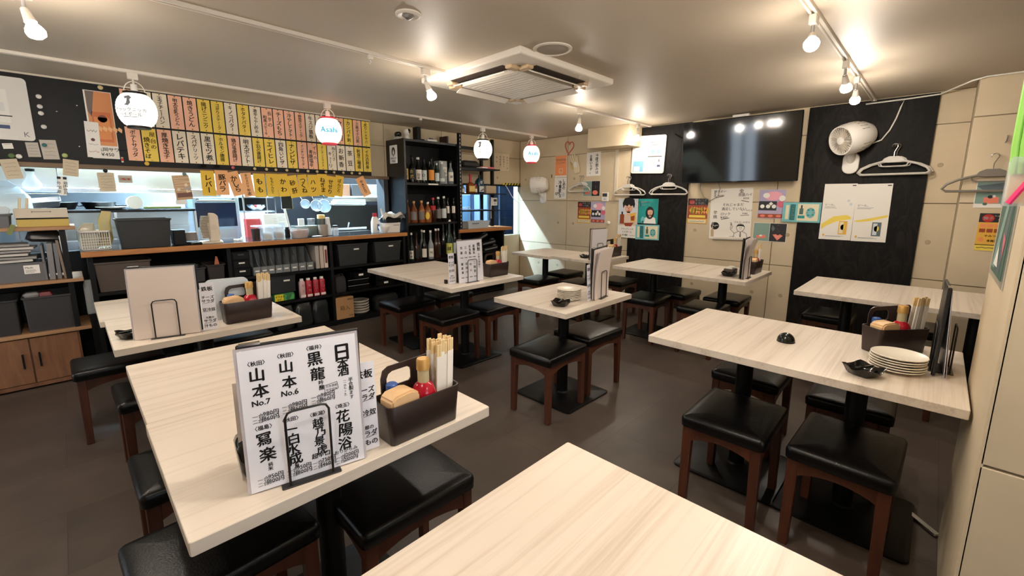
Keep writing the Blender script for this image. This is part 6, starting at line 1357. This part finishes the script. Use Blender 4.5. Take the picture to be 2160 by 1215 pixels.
tag(cdx.build('power_cord', M_WHITE), 'white fan flex running up the black plywood and along the ceiling edge', 'cord')
# coat hangers
def hanger(loc, label, s=1.0, turn=0, m=mat('hanger_grey', (206, 202, 194), .45), rz=-PI/2, group='plastic hangers on wall hooks'):
    t = thing('coat_hanger', label, 'hanger', loc, (0, 0, rz+R(turn)), group)
    Y = -.03
    hk = [(.018*math.cos(R(a)), Y, .018*math.sin(R(a))) for a in range(200, -60, -20)]+[(0, Y, -.045), (0, Y, -.085)]
    MB().tube([(x*s, y, z*s) for x, y, z in hk], .0035, n=8).build('hook', M_CHROME, t)
    MB().rings([[(x*s, y, (z-.10)*s) for x, z in [(-.075, -.022), (-.06, .005), (-.03, .02), (.03, .02), (.06, .005), (.075, -.022), (.05, -.030), (-.05, -.030)]] for y in (Y-.008, Y+.008)]).build('shoulder_top', m, t, bevel=.003)
    pts = [(-.05, -.115), (-.15, -.145), (-.205, -.175), (-.225, -.205), (-.205, -.222), (0, -.222), (.205, -.222), (.225, -.205), (.205, -.175), (.15, -.145), (.05, -.115)]
    MB().tube([(x*s, Y, z*s) for x, z in pts], .0085*s, n=8).build('frame', m, t)
    MB().tube([(x*s, Y-.004, z*s) for x, z in [(-.10, -.125), (-.085, -.155), (-.06, -.160), (.06, -.160), (.085, -.155), (.10, -.125)]], .005*s, n=6).build('inner_bar', m, t)
    return t
def hook_pin(loc, label): 
    t = MB().cyl((0, 0, 0), (-.04, 0, .0), .004, n=8).ball((-.04, 0, .004), .007).build('wall_hook', M_CHROME, None, loc); tag(t, label, 'hook')
for i, (loc, dz, l1, l2) in enumerate((((2.922, 1.613), 0, 'left', 'the left hook of the black plywood below the whiteboard'), ((2.382, 1.623), 0, 'right', 'the right hook of the black plywood under the whiteboard corner'), ((0.337, 1.808), 0, 'lone', 'the hook beside the round wall fan'), ((3.679, 1.651), 0, 'corner', 'the corner concrete hook left of the thermostat'))):
    y, z = loc; x0 = BX-.02 if i != 3 else BX
    sc = (.98, 1.0, 1.08, .92)[i]
    hook_pin((x0, y, z+.002), '%s bright wall hook holding pale hangers, on the back wall' % l1)
    hanger((x0+.004, y, z), 'front pale hanger on '+l2, sc, (4, 0, 2, 22)[i]); hanger((x0-.018, y+.012, z+.001), 'second pale hanger on '+l2, sc, (-10, 9, -5, -14)[i])
hanger((4.80+.002, -.235, (-0.335, 1.651)[1]+.01), 'big grey hanger on the pilaster, partly behind the hanging green bag', 1.12, 0, mat('hanger_dark', (128, 120, 110), .5))
hk2 = MB().tube([(0, 0, 0), (-.012, 0, -.002), (-.02, 0, -.02), (-.012, 0, -.035), (-.02, .006, -.05), (-.03, .004, -.045)], .004).build('wall_hook', M_STEEL, None, (4.80, *(-0.277, 1.803))); tag(hk2, 'small empty metal hook high on the pilaster', 'hook')
hk3 = MB().box(-.006, 0, -.008, .008, 0, .05).build('wall_clip', mat('brass_pin', (150, 120, 60), .3, .8), None, (BX, (4.256, 1.678)[0], (4.255, 1.654)[1])); tag(hk3, 'tiny brass clip on the concrete above the corner fan', 'clip')
# pouch of green paper and ribbons on the near pillar, and the clear folder below it
gb_ = thing('party_pouch', 'clear pouch with green streamers and pink ribbons hanging on the near pillar', 'pouch', (1.614, -.178, 1.335), -PI/2)
GRN = mat('streamer_green', (150, 214, 96), .5)
for i in range(9):
    x = -.070+.012*i; MB().tube([(x*.8-.012, -.012, .46), (x, -.018-.004*(i % 2), .30), (x, -.020, .14), (x+.004, -.018, .075)], .0075, n=6).build('streamer', GRN, gb_)
MB().rloft(0, -.018, .076, .014, .006, [(.002, 0), (0, .005), (.0, .10), (.004, .115)]).build('pouch', M_CLEAR, gb_)
MB().box(-.068, .06, -.016, -.008, .006, .10).build('card', mat('card_tan', (230, 204, 150), .6), gb_)
PK = mat('ribbon_pink', (232, 40, 110), .4)
for a, b_ in (((-.02, .105), (-.066, .006)), ((-.048, .105), (-.030, .006)), ((.02, .105), (.0, .006)), ((.0, .1), (.05, .006))):
    MB().tube([(a[0], -.034, a[1]), ((a[0]+b_[0])/2, -.037, (a[1]+b_[1])/2), (b_[0], -.035, b_[1])], .006, n=6).build('ribbon', PK, gb_)
MB().cyl((-.03, .006, .465), (-.03, -.02, .465), .004, n=8).build('hook', M_CHROME, gb_)
fo = thing('clear_folder', 'clear sleeve with a green leaflet taped to the face of the near pillar', 'folder', (2.0, -.150, 1.235), PI)
MB().box(-.24, .20, -.004, -.001, -.135, .125).build('sleeve', mat('sleeve_clear', (214, 214, 206), .08, alpha=.55), fo)
lf = MB().box(-.17, .16, -.0065, -.004, -.115, .11).build('leaflet', C_['bottle'], fo)
k = Ink(-.007); k.poly([(-.16, -.10), (-.02, .10), (.05, .10), (-.06, -.10)], 1).poly([(.0, -.1), (.10, .1), (.15, .1), (.09, -.1)], 2).up().poly([(-.10, -.09), (-.02, -.02), (.02, -.09)], 0).poly([(.04, .02), (.12, .0), (.10, -.06)], 3); k.build('print', [C_['white'], C_['sage'], C_['slate'], C_['rose']], lf)

cb1 = MB().tube([(5.16, 2.36, 2.10), (5.165, 2.30, 2.06), (5.15, 2.22, 2.02), (5.14, 2.17, 1.99)], .006).build('power_cord', M_BLACK); tag(cb1, 'short black cable running from the whiteboard edge to the television', 'cord')
cb2 = MB().tube([(5.12, 2.00, 1.56), (5.17, 2.02, 1.46), (5.185, 1.98, 1.37), (5.185, 1.90, 1.33), (5.18, 1.82, 1.38), (5.17, 1.80, 1.46), (5.12, 1.81, 1.56)], .004).build('power_cord', mat('cable_grey', (150, 142, 130), .5)); tag(cb2, 'thin grey cable loop drooping below the television beside the handwritten poster', 'cord')

# ================================================================ ON THE TABLES
M_WIRE = mat('stand_black_wire', (18, 17, 18), .4)
def menu_stand(x, y, rz, where):
    t = thing('menu_stand', 'black wire menu stand on '+where, 'stand', (x, y, TZ), rz)
    MB().rloft(0, -.008, .064, .036, .004, [(.0, 0), (0, .002), (.001, .003)], n=2).build('base', M_WIRE, t)
    for yy in (-.034, .020):
        p = [(-.046, yy, .002), (-.046, yy, .165), (-.040, yy, .176), (-.030, yy, .179), (.030, yy, .179), (.040, yy, .176), (.046, yy, .165), (.046, yy, .002)]
        MB().tube(p, .0028, n=8).build('wire', M_WIRE, t)
    return t
def card(name, label, cat, x, y, rz, w, h, m, lean=0, th=.0012, curl=0, z=TZ+.003, group=None, film=None):
    """stiff sheet standing on its lower edge, front towards local -Y"""
    b = MB()
    n = 7; rs = []
    def yy(q): return -curl*q*q
    outer = [(w*(-.5), 0), (w*.5, 0)]
    vs = []; fs = []
    for s in (0, 1):
        for j in range(n+1):
            q = j/n
            for i in range(2): vs.append((-w/2+w*i, yy(q)+(-th/2 if s == 0 else th/2), h*q))
    N = 2*(n+1)
    for j in range(n): fs += [(2*j, 2*j+1, 2*j+3, 2*j+2), (N+2*j+1, N+2*j, N+2*j+2, N+2*j+3), (2*j, 2*j+2, N+2*j+2, N+2*j), (2*j+1, N+2*j+1, N+2*j+3, 2*j+3)]
    fs += [(0, N, N+1, 1), (2*n, 2*n+1, N+2*n+1, N+2*n)]
    b.add(vs, fs); o = b.build(name, m, None, (x, y, z), (R(lean), 0, rz), smooth=60)
    return tag(o, label, cat, group)
M_FILM = mat('menu_film', (214, 208, 214), .15, alpha=.62)
M_BACK = mat('menu_back_paper', (226, 212, 202), .35)
def sake(k, w, h):
    X = lambda u: (u-.5)*w
    Z = lambda v: (1-v)*h
    k.ch('日', X(.865), Z(.125), .046, 0, .05, sx=.95); k.ch('本', X(.865), Z(.215), .026, 0, .05); k.ch('酒', X(.865), Z(.27), .027, 0, .05)
    k.vtext('半合製ます', X(.925), Z(.33), Z(.50), .014, .03); k.vtext('（一合もok）', X(.87), Z(.33), Z(.48), .012, .02)
    def item(u, v, nm, place, extra, big, pitch, ev, es):
        k.htext('〈'+place+'〉', X(u), Z(v), .0115, .04, align='c', jit=5)
        for i, c in enumerate(nm): k.ch(c, X(u)+(.003 if i % 2 else -.001), Z(v+.030+big/h*.5+pitch*i), big*random.uniform(.95, 1.05), random.uniform(-5, 5), .045)
        if extra: k.htext(extra, X(u)+.002, Z(ev), es, .045, align='c', jit=4)
    def price(u, v, p1, p2):
        k.htext('一合', X(u-.105), Z(v), .0115, .02, jit=5); k.htext(p1+'円', X(u-.02), Z(v-.008), .0125, .03, jit=6); k.line([(X(u-.02), Z(v+.010)), (X(u+.11), Z(v+.0))], .0008)
        k.htext('二合', X(u-.105), Z(v+.033), .0105, .02, jit=5); k.htext(p2+'円', X(u-.03), Z(v+.027), .0125, .03, jit=6); k.line([(X(u-.03), Z(v+.045)), (X(u+.11), Z(v+.035))], .0008)
    item(.14, .095, '山本', '秋田', 'No.7', .032, .115, .372, .018); price(.17, .465, '980', '1860')
    item(.375, .075, '山本', '秋田', 'No.6', .032, .115, .347, .018); price(.41, .445, '980', '1860')
    item(.62, .055, '黒龍', '福井', '', .034, .115, 0, 0); k.vtext('吟醸', X(.655), Z(.305), Z(.38), .014, .04); price(.66, .425, '980', '1860')
    item(.145, .55, '冩楽', '福島', '', .034, .115, 0, 0); k.vtext('純米', X(.17), Z(.81), Z(.87), .013, .04); price(.16, .92, '950', '1800')
    item(.365, .54, '一白水成', '秋田', '', .029, .075, 0, 0); k.vtext('吟醸', X(.385), Z(.855), Z(.91), .012, .04); price(.40, .92, '950', '1800')
    item(.60, .55, '越乃景虎', '新潟', '', .025, .070, 0, 0); k.htext('超辛口', X(.60), Z(.865), .014, .04, align='c'); price(.62, .92, '750', '1460')
    item(.83, .535, '花陽浴', '埼玉', '', .034, .108, 0, 0); k.htext('おりがらみ', X(.83), Z(.89), .011, .03, align='c'); price(.83, .935, '1200', '2100')
    c, d = X(.745), Z(.375); k.line([(c-.015, d-.011), (c+.015, d-.006), (c+.013, d+.011), (c-.016, d+.007), (c-.015, d-.011)], .001); k.htext('日本酒度', c, d+.004, .0065, .02, align='c'); k.htext('甘辛目安', c, d-.005, .0065, .02, align='c')
def side_strip(k, w, h):
    Z = lambda v: (1-v)*h
    for v, t, s in ((.13, '鉄板', .024), (.31, 'チーズ', .0175), (.39, 'サラダ', .0175), (.57, '豆冷奴', .0175), (.74, '大根の', .012), (.81, 'サラダ', .0175), (.91, '汁もの', .0175)):
        k.htext(t, .0, Z(v), s*1.0, .05, align='c', jit=5)
        if v in (.39, .57, .81): k.line([(-w*.4, Z(v+.05)), (w*.4, Z(v+.03))], .0012)
def small_menu(k, w, h):
    Z = lambda v: (1-v)*h; X = lambda u: (u-.5)*w
    k.vtext('焼酎', X(.86), Z(.06), Z(.28), .034, .05); k.vtext('水割お湯割り', X(.86), Z(.32), Z(.70), .018, .03)
    for i, t in enumerate(('黒霧島', '赤兎馬', '三岳', '佐藤')): k.vtext(t, X(.66-.17*i), Z(.10), Z(.34), .024, .04); k.htext('¥480', X(.66-.17*i), Z(.40), .013, .04, align='c')
    for i, t in enumerate(('二階堂', '中々', '吉四六', '銀座雀')): k.vtext(t, X(.66-.17*i), Z(.50), Z(.80), .022, .04); k.htext('¥500', X(.66-.17*i), Z(.88), .013, .04, align='c')
def put_print(o, fn, w, h, y=-.0012, name='handwriting'):
    k = Ink(y); fn(k, w, h); k.build(name, M_INK, o)

def rot2(x, y, a): return (x*math.cos(a)-y*math.sin(a), x*math.sin(a)+y*math.cos(a))
def menu_set(x, y, rz, where, front, sheets=3, black=True, side=None, curl=0.0, sidefn=None):
    """stand at (x, y); sheets stand between its wires"""
    menu_stand(x, y, rz, where)
    def at(dx, dy): a = rot2(dx, dy, rz); return x+a[0], y+a[1]
    W_, H_ = .245, .322
    px, py = at(.0, -.022)
    f = card('laminated_menu', ('handwritten sake menu in the front of the stand on ' if front == 'sake' else 'handwritten shochu menu in the front of the stand on ' if front == 'small' else 'blank-backed laminated menu in the front of the stand on ')+where, 'menu', px, py, rz, W_, H_, M_LAM if front else M_BACK, -4, curl=curl)
    MB().box(-W_/2-.006, W_/2+.006, .0008, .0012, -.001, H_+.006).build('film_edge', M_FILM, f) if not curl else None
    if front: put_print(f, sake if front == 'sake' else small_menu, W_, H_)
    for i in range(sheets):
        px, py = at(.004*(i+1)*(-1)**i-.010*(i == 2), -.016+.007*(i+1)-.004)
        c = card('laminated_menu', 'white laminated menu, %s behind the front one on ' % ('first', 'second', 'third', 'fourth')[i]+where, 'menu', px, py, rz+R((1.5, -1, 2.5, 0)[i]), W_-.004, H_+.004*(i % 2), M_BACK if i % 2 else M_LAM, -3.2+.8*i, curl=curl*(.8-.3*i), z=TZ+.0035)
    if black:
        px, py = at(.008, .014)
        bkx = thing('menu_binder', 'black menu binder at the back of the stand on '+where, 'binder', (px, py, TZ+.003), (R(1), 0, rz))
        MB().box(-.125, .125, -.004, .004, 0, .332).build('cover', mat('binder_black', (24, 26, 28), .35), bkx, bevel=.002)
        MB().box(-.131, -.121, -.006, .006, .0, .334).build('spine', mat('binder_black', (24, 26, 28), .35), bkx, bevel=.003)
        MB().box(-.125, -.085, -.0055, .0055, .331, .336).build('corner_clip', M_CHROME, bkx)
    if side:
        px, py = at(*side)
        s = card('strip_menu', 'narrow white handwritten dish list standing beside the menus on '+where, 'menu', px, py, rz+R(2), .058, .235, M_LAM, -3)
        if sidefn: put_print(s, sidefn, .058, .235)
        return s
def ashtray(x, y, rz, label, z=TZ, tilt=(0, 0)):
    t = thing('ashtray', label, 'ashtray', (x, y, z), (R(tilt[0]), R(tilt[1]), rz), 'black ashtrays on the tables')
    n = 32; rs = []
    for r, zz in ((.038, 0), (.046, .006), (.056, .026), (.060, .030), (.055, .030), (.044, .012), (.03, .009)):
        ring = []
        for k_ in range(n):
            a = 2*PI*k_/n; c = max(abs(math.cos(a)), abs(math.sin(a))); q = .55+.45/c*.9
            lob = 1+.05*math.cos(8*a)*(zz/.03)
            ring.append((r*q*lob*math.cos(a), r*q*lob*math.sin(a), zz+(.006*math.cos(4*a+PI) if zz > .02 else 0)))
        rs.append(ring)
    MB().rings(rs).build('dish', M_BLACKG, t, smooth=70)
    MB().box(-.046, .046, -.006, .006, .026, .033).build('rest', M_BLACKG, t, bevel=.002)
    return t
def plates(x, y, n, r, label, group):
    for i in range(n):
        o = MB().lathe([(r*.55, 0), (r*.60, .003), (r*.97, .013), (r, .016), (r*.98, .018), (r*.6, .0065), (.001, .006)], n=32).build('small_plate', mat('plate_white', (232, 224, 208), .3), None, (x+.002*math.sin(3*i), y+.002*math.cos(2*i), TZ+.0098*i))
        tag(o, ('lowest', 'second', 'third', 'fourth', 'fifth', 'sixth', 'seventh')[i]+' white plate of the stack '+label if i < n-1 else 'topmost white plate of the stack '+label, 'plate', group)
M_CHOP = mat('chopstick_wood', (232, 206, 156), .6); M_SLV = mat('paper_sleeve', (238, 232, 222), .7)
CHP = [None]
def chopsticks(x, y, z, lean, rz, label, group):
    if CHP[0] is None:
        t = thing('chopsticks', label, 'chopsticks', (x, y, z), (R(lean[0]), R(lean[1]), rz), group)
        MB().box(-.0075, .0075, -.0025, .0025, 0, .150).build('paper_sleeve', M_SLV, t)
        for s in (-1, 1): MB().box(s*.0036-.0030, s*.0036+.0030, -.0022, .0022, .148, .185).build('stick', M_CHOP, t)
        CHP[0] = t; return t
    return dup(CHP[0], (x, y, z), (R(lean[0]), R(lean[1]), rz), label, group)
def caddy(x, y, rz, where, nch=12, mirror=False, blue=True):
    """brown condiment caddy, centre of base at x,y, long side along local X, front to local -Y"""
    t = thing('condiment_caddy', 'dark brown condiment caddy on '+where, 'caddy', (x, y, TZ), rz)
    q = -1 if mirror else 1
    hx, hy, h = .118, .052, .112
    MB().rloft(0, 0, hx, hy, .022, [(.012, 0), (.009, .003), (0, h-.002), (.001, h), (.0045, h), (.013, .006)], n=5).build('box', M_BROWN, t, smooth=50)
    # handle plate along the back with a grip hole, higher at the right
    out = [(-.085, h-.004), (-.085, .155), (-.078, .178), (-.062, .187), (.105, .193), (.114, .185), (.116, h-.004)]
    hole = [(-.068, .130), (-.068, .152), (-.062, .165), (-.05, .171), (-.0, .172), (.008, .166), (.01, .155), (.01, .135), (.004, .128), (-.06, .126)]
    b = MB()
    # two half outlines around the hole
    L_ = [(-.085, h-.004), (-.085, .155), (-.078, .178), (-.062, .187), (-.03, .188), (-.03, .1715), (-.05, .171), (-.062, .165), (-.068, .152), (-.068, .130), (-.06, .126), (-.03, .127), (-.03, h-.004)]
    R_ = [(-.03, h-.004), (-.03, .127), (.004, .128), (.01, .135), (.01, .155), (.008, .166), (.0, .172), (-.03, .1715), (-.03, .188), (.105, .193), (.114, .185), (.116, h-.004)]
    for p in (L_, R_): b.prism([(a*q, c) for a, c in p], 'y', hy-.006, hy-.0015)
    b.build('handle', M_BROWN, t)
    def at(dx, dy): a = rot2(dx*q, dy, rz); return x+a[0], y+a[1]
    tb = thing('toothpick_box', 'pale wooden toothpick box in the caddy on '+where, 'box', (*at(-.062, -.012), TZ+.045), rz+R(4))
    MB().rings([[(x_, y_, z_) for x_, z_ in [(-.045, 0), (.045, 0), (.045, .076), (.036, .088), (.015, .094), (-.03, .091), (-.045, .080)]] for y_ in (-.030, .030)]).build('body', mat('toothpick_wood', (222, 184, 138), .55, var=.05, vscale=40), tb, bevel=.005, seg=2)
    if blue:
        bl = thing('blue_capped_bottle', 'small bottle with a blue cap in the caddy on '+where, 'bottle', (*at(-.062, .030), TZ+.006), rz)
        MB().lathe([(.015, 0), (.017, .01), (.017, .10), (.012, .112)], n=16).build('body', M_CLEAR, bl); MB().lathe([(.0165, .110), (.0165, .135), (.013, .138), (.001, .138)], n=16).build('cap', mat('cap_blue', (48, 88, 160), .4), bl)
    bo = thing('chilli_bottle', 'red gold-capped seasoning bottle in the caddy on '+where, 'bottle', (*at(.018, -.006), TZ+.005), rz)
    MB().lathe([(.026, 0), (.034, .03), (.0365, .075), (.035, .10), (.027, .122), (.0165, .132)], n=24).build('body', M_RED, bo)
    MB().lathe([(.0165, .130), (.0165, .172)], n=20).build('neck', mat('bottle_neck_glass', (190, 176, 140), .12), bo)
    MB().lathe([(.0185, .168), (.0185, .196), (.016, .200), (.001, .200)], n=20).build('cap', M_GOLD, bo)
    for i in range(nch):
        cx_, cy_ = at(.058+.0088*(i % 6)+random.uniform(-.001, .001), -.020+.020*(i//6)+random.uniform(-.003, .003))
        chopsticks(cx_, cy_, TZ+.055+random.uniform(-.004, .01), (random.uniform(-2, 2), (2.2+1.5*(i % 6)/5+random.uniform(-.4, .4))*q), rz+R(random.uniform(-8, 8)), 'paper sleeved wooden chopsticks in the caddy on '+where, 'chopsticks on '+where)
    return t

N1 = 'the near left table'; N2 = 'the left table by the counter'; N3 = 'the centre left table'; N4 = 'the small centre table'; N5 = 'the far corner table'; N6 = 'the far middle table'; N8 = 'the right table by the pillar'
menu_set(.338, 1.010, R(-11.5), N1, 'sake', 3, True, (.142, .008), sidefn=side_strip)
w_ = card('strip_menu', 'plain laminated sheet poking out left behind the sake menu on '+N1, 'menu', .262, 1.070, R(-11.5), .10, .235, M_BACK, -2)
caddy(.638, 1.000, R(0), N1, 18)
ashtray(.212, 1.100, R(-6), 'black ashtray standing on edge at the left of the sake menu', TZ+.054, (0, 86))
menu_set(.277, 2.560, R(-13), N2, None, 3, True, (.166, -.002), sidefn=side_strip)
caddy(.622, 2.605, R(0), N2, 12)
ashtray(.150, 2.650, R(10), 'black ashtray left of the blank-backed menus', TZ)
o = MB().rings([[(x, y, z) for x, z in rrect(.10, .11, .03)] for y in (0, .004)]).build('plastic_board', mat('board_milky', (214, 222, 228), .3), None, (.56, 2.69, TZ+.112), (R(-4), 0, R(-8))); tag(o, 'milky plastic board standing behind the caddy on the left table by the counter', 'board')
menu_set(2.172, 2.592, R(0), N3, 'small', 1, True, (-.165, .012), sidefn=side_strip)
caddy(2.508, 2.648, R(0), N3, 9, blue=False)
o = MB().box(-.008, .008, -.012, .012, 0, .03).build('table_bell', M_BLACKG, None, (1.985, 2.655, TZ)); tag(o, 'tiny black call bell left of the strip menu on the centre left table', 'bell')
menu_set(2.430, 1.567, R(12), N4, None, 3, True, (-.155, .004), curl=.05, sidefn=side_strip)
plates(2.225, 1.66, 7, .078, 'on the small centre table', 'plates on the small centre table')
ashtray(2.062, 1.60, R(20), 'black ashtray at the near corner of the small centre table')
menu_set(3.955, 2.585, R(-6), N5, 'small', 2, True, None, curl=.03)
caddy(4.33, 2.62, R(0), N5, 8, blue=False)
ashtray(3.975, 2.76, R(10), 'black ashtray on the far corner table beside its menus')
menu_set(3.915, 1.110, R(6), N6, None, 3, True, None, curl=.06)
caddy(4.235, 1.135, R(0), N6, 7, blue=False)
ashtray(3.905, 1.235, R(10), 'black ashtray on the far middle table beside its menus')
o = MB().box(-.055, .055, -.04, .04, 0, .05).build('napkin_box', mat('napkin_box', (92, 78, 70), .6), None, (4.02, 1.255, TZ), bevel=.004); tag(o, 'small brown napkin box behind the ashtray on the far middle table', 'box')
o = MB().rloft(0, 0, .045, .03, .01, [(0, 0), (.004, .012), (.02, .02)]).build('napkins', M_PAPER, None, (4.02, 1.255, TZ+.0505)); tag(o, 'white napkins on the small brown box on the far middle table', 'napkins')
menu_set(2.312, -.062, R(2), N8, None, 1, True, None)
caddy(2.44, .080, R(-40), N8, 9)
plates(2.175, .050, 6, .086, 'on the right table by the pillar', 'plates on the right table')
ashtray(2.030, .135, R(-30), 'black ashtray beside the plates on the right table by the pillar')
bl_ = thing('table_bell', 'small black dome bell on the right table', 'bell', (2.262, .440, TZ))
MB().lathe([(.037, 0), (.037, .004), (.035, .005)], n=24).build('base', M_BLACK, bl_); MB().ball((0, 0, .004), .0365, .0365, .038, 22, 8, lo=0).build('dome', mat('bell_black', (22, 26, 22), .18), bl_)
